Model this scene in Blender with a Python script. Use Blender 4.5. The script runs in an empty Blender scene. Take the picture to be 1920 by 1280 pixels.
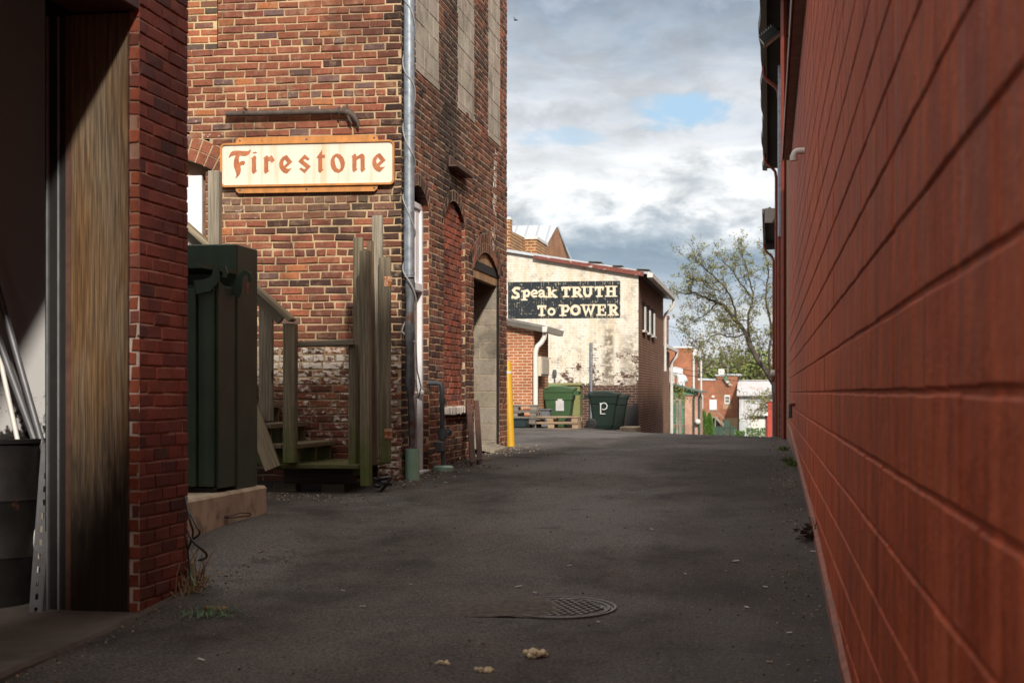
import bpy, bmesh, math, random
import numpy as np
from mathutils import Vector, Matrix, noise as mnoise
from mathutils.geometry import tessellate_polygon

R = math.radians
scene = bpy.context.scene
COL = scene.collection
rng = random.Random(7)

# ---------------------------------------------------------------- camera model
F = 55/36*1920
TH = math.atan(480/F)
HZ = 736.0
ST, CT = math.sin(TH), math.cos(TH)

def ray(u, v):
    r = (u-960)/F
    return r*CT-ST, r*ST+CT, (HZ-v)/F
def pD(u, v, D):
    a, b, c = ray(u, v); return Vector((a*D, b*D, c*D))
def pX(u, v, X):
    a, b, c = ray(u, v); return pD(u, v, X/a)
def pY(u, v, Y):
    a, b, c = ray(u, v); return pD(u, v, Y/b)

# ---------------------------------------------------------------- terrain
TYL = [-60, -20, 0, 4, 7.7, 11, 14, 17, 20, 25, 32, 38, 43, 55, 80, 120, 210, 300, 700]
TZR = [-4, -2.5, -1.5, -1.29, -1.09, -.92, -.79, -.73, -.70, -.71, -.90, -1.15, -1.4, -2.0, -3.0, -4.0, -5.75, -5.6, -5]
TZL = [-4, -2.5, -1.5, -1.29, -1.09, -.92, -.79, -.71, -.665, -.62, -.735, -.85, -.955, -1.6, -2.8, -4.0, -5.75, -5.6, -5]
def gz(x, y):
    k = min(1, max(0, (x+5)/5.3))
    s = 0
    for d in (-1.5, -.75, 0, .75, 1.5):
        s += np.interp(y+d, TYL, TZR)*k+np.interp(y+d, TYL, TZL)*(1-k)
    q = min(1, max(0, (-2.7-x)/.7)); d = (y-9.9)/1.5
    return float(s/5)+.075*q*q*(3-2*q)*math.exp(-d*d)

# ---------------------------------------------------------------- mesh builder
class MB:
    def __init__(s):
        s.v = []; s.f = []; s.m = []; s.c = []; s.uv = []; s.w = []
        s.mi = 0; s.col = (1, 1, 1); s.wash = 0.0
    def face(s, pts, uv=None, m=None, col=None):
        i = len(s.v); s.v.extend([tuple(p) for p in pts])
        s.addf(tuple(range(i, i+len(pts))), uv, m, col)
    def addf(s, idx, uv=None, m=None, col=None):
        s.f.append(idx); s.uv.append(uv); s.m.append(s.mi if m is None else m)
        s.c.append(s.col if col is None else col); s.w.append(s.wash)
    def box(s, x0, x1, y0, y1, z0, z1, b=0.0):
        s.obox(((x0+x1)/2, (y0+y1)/2, (z0+z1)/2), (abs(x1-x0), abs(y1-y0), abs(z1-z0)), b)
    def obox(s, c, size, b=0.0, rot=None, jit=0.0):
        c = Vector(c); h = [q/2 for q in size]
        b = min(b, min(h)*.9)
        rot = rot or Matrix.Identity(3)
        L = max(range(3), key=lambda k: h[k])
        o1 = rng.random()*20; o2 = rng.random()*20
        def UVf(p): return (sum(p[k] for k in range(3) if k != L)+o1, p[L]+o2)
        def P(p): return c+rot@Vector(p)
        def put(ps):
            if jit:
                pass
            s.face([P(p) for p in ps], [UVf(p) for p in ps])
        if b <= 0:
            for ax in range(3):
                for sg in (-1, 1):
                    i, j = (ax+1) % 3, (ax+2) % 3
                    ps = []
                    for a, d in ((-1, -1), (1, -1), (1, 1), (-1, 1)):
                        p = [0, 0, 0]; p[ax] = sg*h[ax]; p[i] = a*h[i]; p[j] = d*h[j]; ps.append(p)
                    put(ps if sg > 0 else ps[::-1])
            return
        def cv(sg, ax):
            return [sg[k]*(h[k] if k == ax else h[k]-b) for k in range(3)]
        for ax in range(3):
            i, j = (ax+1) % 3, (ax+2) % 3
            for g in (-1, 1):
                ps = []
                for a, d in ((-1, -1), (1, -1), (1, 1), (-1, 1)):
                    sg = [0, 0, 0]; sg[ax] = g; sg[i] = a; sg[j] = d; ps.append(cv(sg, ax))
                put(ps if g > 0 else ps[::-1])
            for a in (-1, 1):
                for d in (-1, 1):
                    s1 = [0, 0, 0]; s1[ax] = -1; s1[i] = a; s1[j] = d
                    s2 = list(s1); s2[ax] = 1
                    ps = [cv(s1, i), cv(s2, i), cv(s2, j), cv(s1, j)]
                    put(ps)
        for a in (-1, 1):
            for d in (-1, 1):
                for e in (-1, 1):
                    put([cv((a, d, e), k) for k in range(3)])
    def beam(s, p0, p1, w, t, b=.003, up=(0, 0, 1), roll=0):
        """board from p0 to p1; w along the side axis, t along the third"""
        p0, p1 = Vector(p0), Vector(p1); d = (p1-p0); L = d.length; d.normalize()
        up = Vector(up)
        if abs(d.dot(up)) > .98: up = Vector((0, 1, 0))
        sx = d.cross(up).normalized(); sy = sx.cross(d).normalized()
        if roll:
            q = Matrix.Rotation(roll, 3, d); sx = q@sx; sy = q@sy
        rot = Matrix((sx, sy, d)).transposed()
        s.obox((p0+p1)/2, (w, t, L), b, rot)
    def tube(s, pts, r, seg=10, caps=True, flat=1.0):
        pts = [Vector(p) for p in pts]; n = len(pts)
        rs = r if isinstance(r, (list, tuple)) else [r]*n
        rings = []; prev = None; ln = 0
        ls = []
        for i, p in enumerate(pts):
            if i: ln += (p-pts[i-1]).length
            ls.append(ln)
            t = (pts[min(i+1, n-1)]-pts[max(i-1, 0)])
            if t.length < 1e-9: t = Vector((0, 0, 1))
            t.normalize()
            if prev is None:
                a = Vector((0, 0, 1)) if abs(t.z) < .9 else Vector((1, 0, 0))
                x = t.cross(a).normalized()
            else:
                x = (prev-t*prev.dot(t))
                x = x.normalized() if x.length > 1e-6 else t.orthogonal().normalized()
            prev = x; y = t.cross(x)
            base = len(s.v)
            for k in range(seg):
                an = 2*math.pi*k/seg
                q = p+x*math.cos(an)*rs[i]+y*math.sin(an)*rs[i]*flat
                s.v.append(tuple(q))
            rings.append(base)
        for i in range(n-1):
            for k in range(seg):
                k2 = (k+1) % seg
                u0, u1 = k/seg*6.28*rs[i], (k+1)/seg*6.28*rs[i]
                s.addf((rings[i]+k, rings[i]+k2, rings[i+1]+k2, rings[i+1]+k),
                       [(u0, ls[i]), (u1, ls[i]), (u1, ls[i+1]), (u0, ls[i+1])])
        if caps:
            s.addf(tuple(rings[0]+k for k in range(seg))[::-1]); s.addf(tuple(rings[-1]+k for k in range(seg)))
    def lathe(s, c, prof, seg=24, axis=(0, 0, 1), caps=True):
        c = Vector(c); ax = Vector(axis).normalized()
        x = ax.orthogonal().normalized(); y = ax.cross(x)
        rings = []
        for r, z in prof:
            b = len(s.v)
            for k in range(seg):
                an = 2*math.pi*k/seg
                s.v.append(tuple(c+ax*z+x*math.cos(an)*r+y*math.sin(an)*r))
            rings.append(b)
        for i in range(len(prof)-1):
            for k in range(seg):
                k2 = (k+1) % seg
                s.addf((rings[i]+k, rings[i]+k2, rings[i+1]+k2, rings[i+1]+k))
        if caps:
            if prof[0][0] > 1e-6: s.addf(tuple(rings[0]+k for k in range(seg))[::-1])
            if prof[-1][0] > 1e-6: s.addf(tuple(rings[-1]+k for k in range(seg)))
    def poly(s, pts, holes=(), n=(0, -1, 0), th=0.0):
        """flat polygon (world points) with holes, front pushed along n by th, with side walls"""
        n = Vector(n); loops = [[Vector(p) for p in pts]]+[[Vector(p) for p in h] for h in holes]
        tri = tessellate_polygon(loops)
        flat = [p for l in loops for p in l]
        b = len(s.v); s.v.extend([tuple(p+n*th) for p in flat])
        for t in tri: s.addf((b+t[0], b+t[1], b+t[2]))
        if th:
            b2 = len(s.v); s.v.extend([tuple(p) for p in flat])
            o = 0
            for l in loops:
                for k in range(len(l)):
                    k2 = (k+1) % len(l)
                    s.addf((b+o+k, b+o+k2, b2+o+k2, b2+o+k))
                o += len(l)
    def prism(s, pts, d):
        """closed prism from polygon pts swept by vector d"""
        d = Vector(d); pts = [Vector(p) for p in pts]; n = len(pts)
        tri = tessellate_polygon([pts])
        b = len(s.v); s.v.extend([tuple(p) for p in pts]); s.v.extend([tuple(p+d) for p in pts])
        for t in tri:
            s.addf((b+t[0], b+t[1], b+t[2])); s.addf((b+n+t[2], b+n+t[1], b+n+t[0]))
        for k in range(n):
            k2 = (k+1) % n
            s.addf((b+k, b+k2, b+n+k2, b+n+k))
    def stroke(s, path, w, o, ux, uz, n, lift):
        """thick rounded polyline laid on a wall; path in plane coordinates"""
        P = [Vector(p) for p in path]; k = len(P); Lf = []; Rt = []
        for i in range(k):
            d0 = (P[i]-P[i-1]).normalized() if i else (P[1]-P[0]).normalized()
            d1 = (P[i+1]-P[i]).normalized() if i < k-1 else d0
            t = (d0+d1)
            t = t.normalized() if t.length > 1e-6 else d1
            nn = Vector((-t.y, t.x)); sc = 1/max(.5, nn.dot(Vector((-d0.y, d0.x))))
            Lf.append(P[i]+nn*w/2*sc); Rt.append(P[i]-nn*w/2*sc)
        def W(p): return Vector(o)+Vector(ux)*p.x+Vector(uz)*p.y+Vector(n)*lift
        for i in range(k-1):
            s.face([W(Lf[i]), W(Lf[i+1]), W(Rt[i+1]), W(Rt[i])])
    def build(s, name, mats, parent=None, smooth=False, local=False, recalc=True):
        me = bpy.data.meshes.new(name)
        off = Vector((0, 0, 0))
        if parent is not None and not local: off = LOC.get(parent.name, Vector((0, 0, 0)))
        elif parent is None and not local: off = Vector((0, 0, 0))
        vs = [(a-off.x, b-off.y, c-off.z) for a, b, c in s.v]
        me.from_pydata(vs, [], s.f)
        if not isinstance(mats, (list, tuple)): mats = [mats]
        for m in mats: me.materials.append(m)
        me.polygons.foreach_set('material_index', s.m)
        uvl = me.uv_layers.new(name='UVMap'); data = [0.0]*(2*len(me.loops))
        ca = me.attributes.new('Tint', 'FLOAT_COLOR', 'FACE'); cd = []
        for c in s.c: cd.extend((c[0], c[1], c[2], 1))
        ca.data.foreach_set('color', cd)
        if any(s.w):
            wa = me.attributes.new('Wash', 'FLOAT', 'FACE'); wa.data.foreach_set('value', s.w)
        for p, uv in zip(me.polygons, s.uv):
            li = p.loop_start
            if uv:
                for k, q in enumerate(uv): data[2*(li+k)] = q[0]; data[2*(li+k)+1] = q[1]
            else:
                n = p.normal; a = [abs(n.x), abs(n.y), abs(n.z)]
                for k, vi in enumerate(p.vertices):
                    x, y, z = s.v[vi]
                    if a[2] > .75: q = (x, y)
                    elif a[0] > a[1]: q = (y, z)
                    else: q = (x, z)
                    data[2*(li+k)] = q[0]; data[2*(li+k)+1] = q[1]
        uvl.data.foreach_set('uv', data)
        if recalc:
            bm = bmesh.new(); bm.from_mesh(me)
            bmesh.ops.remove_doubles(bm, verts=bm.verts, dist=1e-6)
            bmesh.ops.recalc_face_normals(bm, faces=bm.faces)
            bm.to_mesh(me); bm.free()
        if smooth:
            me.polygons.foreach_set('use_smooth', [True]*len(me.polygons))
            try: me.set_sharp_from_angle(angle=R(40))
            except Exception: pass
        o = bpy.data.objects.new(name, me); COL.objects.link(o)
        if parent is not None: o.parent = parent; LOC[o.name] = off
        return o

LOC = {}
def tag(o, label=None, cat=None, group=None, kind=None):
    if label: o['label'] = label
    if cat: o['category'] = cat
    if group: o['group'] = group
    if kind: o['kind'] = kind
    return o
def thing(name, label, cat, loc=(0, 0, 0), group=None, rz=0, kind=None):
    o = bpy.data.objects.new(name, None); COL.objects.link(o)
    o.empty_display_size = .2
    o.location = loc; o.rotation_euler = (0, 0, rz)
    LOC[o.name] = Vector(loc)
    return tag(o, label, cat, group, kind)
def one(name, mb, mats, label, cat, group=None, smooth=False, kind=None):
    """a thing that is one mesh, its origin moved to the base of its bounds"""
    xs = [p[0] for p in mb.v]; ys = [p[1] for p in mb.v]; zs = [p[2] for p in mb.v]
    c = Vector(((min(xs)+max(xs))/2, (min(ys)+max(ys))/2, min(zs)))
    mb.v = [(a-c.x, b-c.y, d-c.z) for a, b, d in mb.v]
    o = mb.build(name, mats, None, smooth, local=True); o.location = c
    return tag(o, label, cat, group, kind)
def copy_tree(o, parent=None):
    c = o.copy(); COL.objects.link(c)
    if parent is not None: c.parent = parent
    for ch in [x for x in bpy.data.objects if x.parent == o]: copy_tree(ch, c)
    return c

# ---------------------------------------------------------------- materials
class NT:
    def __init__(s, name):
        s.mat = bpy.data.materials.new(name); s.mat.use_nodes = True
        s.t = s.mat.node_tree; s.n = s.t.nodes; s.l = s.t.links
        s.bsdf = s.n['Principled BSDF']
        s.tc = s.n.new('ShaderNodeTexCoord')
    def set(s, inp, v):
        if isinstance(v, bpy.types.NodeSocket): s.l.new(v, inp)
        elif isinstance(v, (tuple, list)) and len(v) == 3 and inp.type == 'RGBA': inp.default_value = (*v, 1)
        else: inp.default_value = v
    def noise(s, vec, scale, detail=6, rough=.55, stretch=None, dist=0, off=None):
        if stretch or off:
            mp = s.n.new('ShaderNodeMapping'); s.l.new(vec, mp.inputs[0])
            if stretch: mp.inputs['Scale'].default_value = stretch
            if off: mp.inputs['Location'].default_value = off
            vec = mp.outputs[0]
        n = s.n.new('ShaderNodeTexNoise'); s.l.new(vec, n.inputs['Vector'])
        n.inputs['Scale'].default_value = scale; n.inputs['Detail'].default_value = detail
        n.inputs['Roughness'].default_value = rough; n.inputs['Distortion'].default_value = dist
        return n.outputs['Fac']
    def rng(s, v, a, b, c=0.0, d=1.0):
        m = s.n.new('ShaderNodeMapRange'); m.interpolation_type = 'SMOOTHSTEP'
        s.l.new(v, m.inputs[0])
        for i, q in enumerate((a, b, c, d)): m.inputs[1+i].default_value = q
        return m.outputs[0]
    def math(s, op, a, b=0.0, clamp=False):
        m = s.n.new('ShaderNodeMath'); m.operation = op; m.use_clamp = clamp
        s.set(m.inputs[0], a); s.set(m.inputs[1], b); return m.outputs[0]
    def mix(s, f, a, b, mode='MIX'):
        m = s.n.new('ShaderNodeMix'); m.data_type = 'RGBA'; m.blend_type = mode
        s.set(m.inputs['Factor'], f); s.set(m.inputs[6], a); s.set(m.inputs[7], b); return m.outputs[2]
    def attr(s, name, fac=False):
        a = s.n.new('ShaderNodeAttribute'); a.attribute_name = name
        return a.outputs['Fac'] if fac else a.outputs['Color']
    def bump(s, h, strength=.3, dist=.01, prev=None):
        b = s.n.new('ShaderNodeBump'); b.inputs['Strength'].default_value = strength
        b.inputs['Distance'].default_value = dist; s.l.new(h, b.inputs['Height'])
        if prev is not None: s.l.new(prev, b.inputs['Normal'])
        return b.outputs[0]
    def done(s, col, rough=.8, normal=None, metal=0.0, spec=.5):
        s.set(s.bsdf.inputs['Base Color'], col); s.set(s.bsdf.inputs['Roughness'], rough)
        s.set(s.bsdf.inputs['Metallic'], metal); s.bsdf.inputs['Specular IOR Level'].default_value = spec
        if normal is not None: s.l.new(normal, s.bsdf.inputs['Normal'])
        return s.mat
    @property
    def obj(s): return s.tc.outputs['Object']
    @property
    def uv(s): return s.tc.outputs['UV']

def simple(name, col, rough=.7, var=.2, scale=6, bump=.15, bscale=60, metal=0.0, col2=None, thr=(.55, .7), s2=4, spec=.5, stretch=None, use_uv=False):
    t = NT(name); vec = t.uv if use_uv else t.obj
    n = t.noise(vec, scale, 6, .6, stretch)
    c = t.mix(t.rng(n, .3, .7), tuple(q*(1-var) for q in col), tuple(min(1, q*(1+var)) for q in col))
    rg = rough
    if col2:
        n2 = t.noise(vec, s2, 8, .65, stretch, off=(3, 7, 1))
        k = t.rng(n2, *thr)
        c = t.mix(k, c, col2)
    nb = t.noise(vec, bscale, 4, .6, stretch)
    return t.done(c, rg, t.bump(nb, bump, .004) if bump else None, metal, spec)

def brick_attr(name, grain=.18, bump=.5, rough=.9, smear=.45, grime=.5, washcol=(.72, .66, .58)):
    """single bricks: tint per brick, grain, pitting, efflorescence where Wash says so"""
    t = NT(name)
    c = t.attr('Tint')
    n1 = t.noise(t.obj, 45, 5, .65)
    n2 = t.noise(t.obj, 3.1, 6, .6)
    k = t.rng(n1, .25, .75, 1-grain, 1+grain)
    k2 = t.rng(n2, .3, .7, .82, 1.14)
    c = t.mix(1.0, c, t.math('MULTIPLY', k, k2), 'MULTIPLY')
    n6 = t.noise(t.obj, 7.5, 8, .72, off=(5, 1, 9)); n7 = t.noise(t.obj, 1.6, 8, .7, off=(2, 8, 4))
    c = t.mix(t.rng(n6, .51, .68, 0, smear), c, (.36, .26, .17))
    c = t.mix(t.rng(n7, .50, .66, 0, grime), c, (.030, .022, .018))
    ng = t.noise(t.obj, 24, 7, .75, off=(1, 4, 2))
    c = t.mix(t.rng(ng, .57, .66, 0, grime), c, (.035, .025, .02))
    w = t.attr('Wash', True)
    n3 = t.noise(t.obj, 16, 7, .7, (1, 1, 1.6))
    f = t.rng(t.math('ADD', n3, t.math('SUBTRACT', w, 1.0)), .36, .46)
    c = t.mix(t.math('MULTIPLY', f, .9), c, washcol)
    h = t.math('ADD', t.math('MULTIPLY', n1, .7), t.math('MULTIPLY', t.noise(t.obj, 160, 3, .6), .5))
    return t.done(c, rough, t.bump(h, bump, .006), 0, .3)

def brick_far(name, c1, c2, mortar, bw=.205, bh=.069, ms=.011, bump=.4, stain=None, sthr=(.55, .7), var=.25):
    t = NT(name); b = t.n.new('ShaderNodeTexBrick'); t.l.new(t.uv, b.inputs['Vector'])
    b.inputs['Scale'].default_value = 1; b.inputs['Brick Width'].default_value = bw
    b.inputs['Row Height'].default_value = bh; b.inputs['Mortar Size'].default_value = ms
    b.inputs['Mortar Smooth'].default_value = .3; b.inputs['Bias'].default_value = -.1
    t.set(b.inputs['Color1'], c1); t.set(b.inputs['Color2'], c2); t.set(b.inputs['Mortar'], mortar)
    c = b.outputs['Color']
    n = t.noise(t.obj, 1.3, 7, .65)
    c = t.mix(1.0, c, t.rng(n, .25, .75, 1-var, 1+var), 'MULTIPLY')
    n2 = t.noise(t.obj, 22, 4, .6)
    c = t.mix(1.0, c, t.rng(n2, .25, .75, .85, 1.15), 'MULTIPLY')
    if stain:
        c = t.mix(t.rng(t.noise(t.obj, 2.2, 8, .7, (1, 1, .5)), *sthr), c, stain)
    h = t.math('SUBTRACT', t.math('MULTIPLY', n2, .3), b.outputs['Fac'])
    return t.done(c, .9, t.bump(h, bump, .008), 0, .25)

def wood(name, c1, c2, moss=None, mz=None, rough=.85, dark=None):
    """weathered board, grain along UV v"""
    t = NT(name)
    w = t.noise(t.uv, 2.2, 3, .5, (2.5, .5, 1))
    g = t.noise(t.uv, 1.0, 8, .7, (70, 1.6, 1), .4)
    g2 = t.noise(t.uv, 1.0, 4, .6, (190, 3, 1))
    c = t.mix(t.rng(g, .3, .7), c1, c2)
    c = t.mix(1.0, c, t.rng(g2, .3, .75, .72, 1.15), 'MULTIPLY')
    c = t.mix(1.0, c, t.rng(w, .3, .7, .8, 1.2), 'MULTIPLY')
    ck = t.noise(t.uv, 1.0, 5, .6, (46, .55, 1), off=(8, 3, 0)); c = t.mix(t.rng(ck, .63, .70, 0, .85), c, tuple(q*.16 for q in c1))
    kn = t.noise(t.uv, 4.5, 2, .5, (2.2, 1, 1), off=(5, 2, 0))
    c = t.mix(t.rng(kn, .70, .76), c, tuple(q*.35 for q in c1))
    if dark:
        gm = t.n.new('ShaderNodeNewGeometry'); sp = t.n.new('ShaderNodeSeparateXYZ'); t.l.new(gm.outputs['Position'], sp.inputs[0])
        nn = t.noise(t.uv, 1, 8, .7, (14, 2.2, 1))
        z = t.math('ADD', sp.outputs['Z'], t.math('MULTIPLY', t.math('SUBTRACT', nn, .5), 1.6))
        c = t.mix(t.rng(z, dark[0], dark[1], .9, 0), c, (.012, .009, .007))
    if moss:
        gm = t.n.new('ShaderNodeNewGeometry'); sp = t.n.new('ShaderNodeSeparateXYZ'); t.l.new(gm.outputs['Position'], sp.inputs[0])
        nn = t.noise(t.obj, 9, 6, .65)
        z = t.math('ADD', sp.outputs['Z'], t.math('MULTIPLY', t.math('SUBTRACT', nn, .5), mz[2]))
        c = t.mix(t.rng(z, mz[0], mz[1], .9, 0), c, moss)
    return t.done(c, rough, t.bump(t.math('ADD', g, t.math('MULTIPLY', g2, .5)), .5, .004), 0, .3)
# ---------------------------------------------------------------- brickwork
def sub_iv(iv, cut):
    out = []
    for a, b in iv:
        for c, d in [cut]:
            if d <= a or c >= b: out.append((a, b)); continue
            if c > a: out.append((a, c))
            if d < b: out.append((d, b))
    return out
def brick_wall(mb, O, U, N, u0, u1, z0, z1, colfn, mcolfn, holes=None, course=.069, L=.205, mort=.011, vmort=None,
               proud=.008, jit=.0025, header=6, ch=.004, seed=1, bi=0, mi=1, offs=.5, wander=.02, chu=None, pj=None):
    r = random.Random(seed); O = Vector(O); U = Vector(U); N = Vector(N); Z = Vector((0, 0, 1))
    vm = mort if vmort is None else vmort
    def P(u, z, n): return O+U*u+Z*z+N*n
    n = int(math.ceil((z1-z0)/course))
    for i in range(n):
        za = z0+i*course; zb = min(z1, za+course); zm = (za+zb)/2
        iv = [(u0, u1)]
        if holes:
            for h in holes(zm): iv = sub_iv(iv, h)
        # bed of mortar
        for a, b in iv:
            k = max(1, int((b-a)/.6)); 
            for q in range(k):
                a2 = a+(b-a)*q/k; b2 = a+(b-a)*(q+1)/k
                c, w = mcolfn(P((a2+b2)/2, zm, 0), r); mb.wash = w
                mb.face([P(a2, za, 0), P(b2, za, 0), P(b2, zb, 0), P(a2, zb, 0)], None, mi, c)
        hd = header and i % header == header-1
        ln = L/2 if hd else L
        u = u0-ln+(.25*L if hd else (offs*L if i % 2 else 0))+r.uniform(-wander, wander)
        while u < u1:
            l = ln*r.uniform(.94, 1.05) if wander else ln
            a0, b0 = u+vm/2, u+l-vm/2
            u += l
            for a, b in iv:
                x0, x1 = max(a0, a), min(b0, b)
                if x1-x0 < .028: continue
                if x0 > a0 and x0 == a: x0 = a+.001
                j = lambda s=1: r.uniform(-jit, jit)*s
                zl, zh = za+mort/2, zb-mort/2
                pr = proud+(j(1.0) if pj is None else r.uniform(-pj, pj))
                cs = [(x0+j(), zl+j(.8)), (x1+j(), zl+j(.8)), (x1+j(), zh+j(.8)), (x0+j(), zh+j(.8))]
                ctr = P((x0+x1)/2, zm, 0)
                c, w = colfn(ctr, r); mb.wash = w
                i0 = len(mb.v)
                for q in cs: mb.v.append(tuple(P(q[0], q[1], -.004)))
                for q in cs: mb.v.append(tuple(P(q[0], q[1], pr-ch*.7)))
                for q, (sx, sz) in zip(cs, ((1, 1), (-1, 1), (-1, -1), (1, -1))):
                    mb.v.append(tuple(P(q[0]+sx*(ch if chu is None else chu), q[1]+sz*ch, pr+(j(.5) if pj is None else 0))))
                for k in range(4):
                    k2 = (k+1) % 4
                    mb.addf((i0+k, i0+k2, i0+4+k2, i0+4+k), None, bi, c)
                    mb.addf((i0+4+k, i0+4+k2, i0+8+k2, i0+8+k), None, bi, c)
                mb.addf((i0+8, i0+9, i0+10, i0+11), None, bi, c)
    mb.wash = 0
def brick_arch(mb, O, U, N, uc, zs, half, rise, depth, n, colfn, mcol, rings=1, proud=.007, bi=0, mi=1, seed=3, th=.09):
    """segmental arch: ring(s) of radial bricks over an opening centred at uc, springing at zs"""
    r = random.Random(seed); O = Vector(O); U = Vector(U); N = Vector(N); Z = Vector((0, 0, 1))
    Rr = (half*half+rise*rise)/(2*rise); cz = zs+rise-Rr; a0 = math.asin(min(1, half/Rr))
    def P(an, rad, nn): return O+U*(uc+math.sin(an)*rad)+Z*(cz+math.cos(an)*rad)+N*nn
    for ring in range(rings):
        ra = Rr+ring*(depth+.008); rb = ra+depth
        for k in range(n):
            t0 = -a0*1.04+2.08*a0*k/n; t1 = -a0*1.04+2.08*a0*(k+1)/n
            g = (t1-t0)*.07
            # mortar
            mb.face([P(t0, ra-.003, .004), P(t1, ra-.003, .004), P(t1, rb+.008, .004), P(t0, rb+.008, .004)], None, mi, mcol)
            c, w = colfn(P((t0+t1)/2, (ra+rb)/2, 0), r); mb.wash = w
            pr = proud+r.uniform(-.003, .003)
            cs = [(t0+g, ra), (t1-g, ra), (t1-g, rb), (t0+g, rb)]
            i0 = len(mb.v); e = .004
            for a, q in cs: mb.v.append(tuple(P(a, q, -th)))
            for a, q in cs: mb.v.append(tuple(P(a, q, pr-.003)))
            for (a, q), (sa, sq) in zip(cs, ((1, 1), (-1, 1), (-1, -1), (1, -1))):
                mb.v.append(tuple(P(a+sa*e/ra, q+sq*e, pr)))
            for q in range(4):
                q2 = (q+1) % 4
                mb.addf((i0+q, i0+q2, i0+4+q2, i0+4+q), None, bi, c); mb.addf((i0+4+q, i0+4+q2, i0+8+q2, i0+8+q), None, bi, c)
            mb.addf((i0+8, i0+9, i0+10, i0+11), None, bi, c)
    mb.wash = 0
def jitc(c, r, a=.15, hue=.05):
    k = 1+r.uniform(-a, a)
    return (max(0, c[0]*k*(1+r.uniform(-hue, hue))), max(0, c[1]*k*(1+r.uniform(-hue, hue))), max(0, c[2]*k*(1+r.uniform(-hue, hue))))
def lerp3(a, b, t): return tuple(a[i]+(b[i]-a[i])*t for i in range(3))
def sm(x, a, b):
    t = min(1, max(0, (x-a)/(b-a))); return t*t*(3-2*t)
def fn(p, s, off=0.0): return mnoise.noise(Vector((p[0]*s+off, p[1]*s+off*1.7, p[2]*s-off)))

# ---------------------------------------------------------------- materials used
m_brick = brick_attr('old_brick')
m_mortar = brick_attr('old_mortar', .14, .7, .95, .2, .45)
m_pbrick = brick_attr('pillar_brick', .14, .45, .7, .12, .3)
m_pmort = brick_attr('pillar_mortar', .1, .5, .9, .0, .3)
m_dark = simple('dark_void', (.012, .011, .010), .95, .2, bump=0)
m_concrete = simple('concrete', (.42, .34, .245), .9, .2, 5, .5, 90, col2=(.17, .13, .09), thr=(.52, .72), s2=6)
m_cmu = simple('grey_block', (.36, .325, .27), .92, .14, 9, .6, 130, col2=(.22, .19, .15), thr=(.56, .75), s2=3)
m_galv = simple('galvanised', (.30, .34, .38), .42, .22, 18, .15, 40, metal=.55, col2=(.20, .22, .24), thr=(.55, .65), s2=9)
m_batter = simple('battered_pipe', (.13, .14, .15), .6, .3, 12, .4, 20, metal=.3, col2=(.12, .055, .03), thr=(.55, .66), s2=5)
m_pvc = simple('green_pvc', (.30, .48, .37), .5, .1, 9, .1, 40, col2=(.22, .30, .22), thr=(.6, .8), s2=5)
m_wpvc = simple('white_pvc', (.75, .72, .66), .4, .06, 9, .0)
m_white = simple('white_paint', (.74, .74, .76), .5, .06, 9, .15, 60, col2=(.5, .48, .45), thr=(.64, .8), s2=5)
m_gwood = wood('weathered_grey_wood', (.17, .145, .11), (.40, .35, .27))
m_gwoodm = wood('mossy_wood', (.105, .086, .058), (.27, .225, .155), (.070, .100, .012), (-.85, .0, 1.0))
m_stepw = wood('mossy_tread_wood', (.105, .085, .055), (.25, .205, .14), (.085, .085, .028), (-.62, -.35, .55))
m_rail = wood('rail_wood', (.19, .155, .10), (.40, .34, .235))
t = NT('jamb_wood')
ds_ = t.noise(t.uv, 1.0, 2, .4, (3.4, .75, 1)); mpn = t.n.new('ShaderNodeSeparateXYZ'); t.l.new(t.uv, mpn.inputs[0])
uu = t.math('ADD', t.math('ADD', t.math('MULTIPLY', mpn.outputs[0], 150.0), t.math('MULTIPLY', ds_, 30.0)), t.math('MULTIPLY', t.noise(t.uv, 1.0, 4, .6, (22, 1.2, 1), off=(7, 7, 0)), 16.0))
rg_ = t.math('SINE', uu); fg = t.noise(t.uv, 1.0, 6, .7, (150, 2.4, 1)); bg_ = t.noise(t.uv, 1, 5, .6, (5, .9, 1), off=(3, 3, 0))
c = t.mix(t.rng(rg_, -.9, 1.6), (.165, .094, .042), (.105, .056, .024))
c = t.mix(t.rng(bg_, .35, .68), c, t.mix(t.rng(rg_, -.9, 1.6), (.175, .128, .083), (.115, .083, .055)))
c = t.mix(1.0, c, t.rng(fg, .32, .68, .42, 1.3), 'MULTIPLY')
kv = t.n.new('ShaderNodeTexVoronoi'); mp_ = t.n.new('ShaderNodeMapping'); mp_.inputs['Scale'].default_value = (3.0, 1.35, 1); t.l.new(t.uv, mp_.inputs[0]); t.l.new(mp_.outputs[0], kv.inputs['Vector']); kv.inputs['Scale'].default_value = 1.0
c = t.mix(t.rng(kv.outputs['Distance'], .10, .045), c, (.045, .022, .012))
gm_ = t.n.new('ShaderNodeNewGeometry'); sp_2 = t.n.new('ShaderNodeSeparateXYZ'); t.l.new(gm_.outputs['Position'], sp_2.inputs[0])
nn_ = t.noise(t.uv, 1, 8, .72, (16, 1.7, 1))
zz_ = t.math('ADD', sp_2.outputs['Z'], t.math('MULTIPLY', t.math('SUBTRACT', nn_, .5), 2.0))
c = t.mix(t.rng(zz_, -.75, -.05, .9, 0), c, (.014, .011, .009))
m_jamb = t.done(c, .85, t.bump(t.math('ADD', rg_, fg), .35, .003), 0, .25)
m_rust = simple('brown_rust_paint', (.085, .043, .032), .55, .25, 14, .3, 50, col2=(.11, .04, .018), thr=(.6, .7), s2=8)
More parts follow.
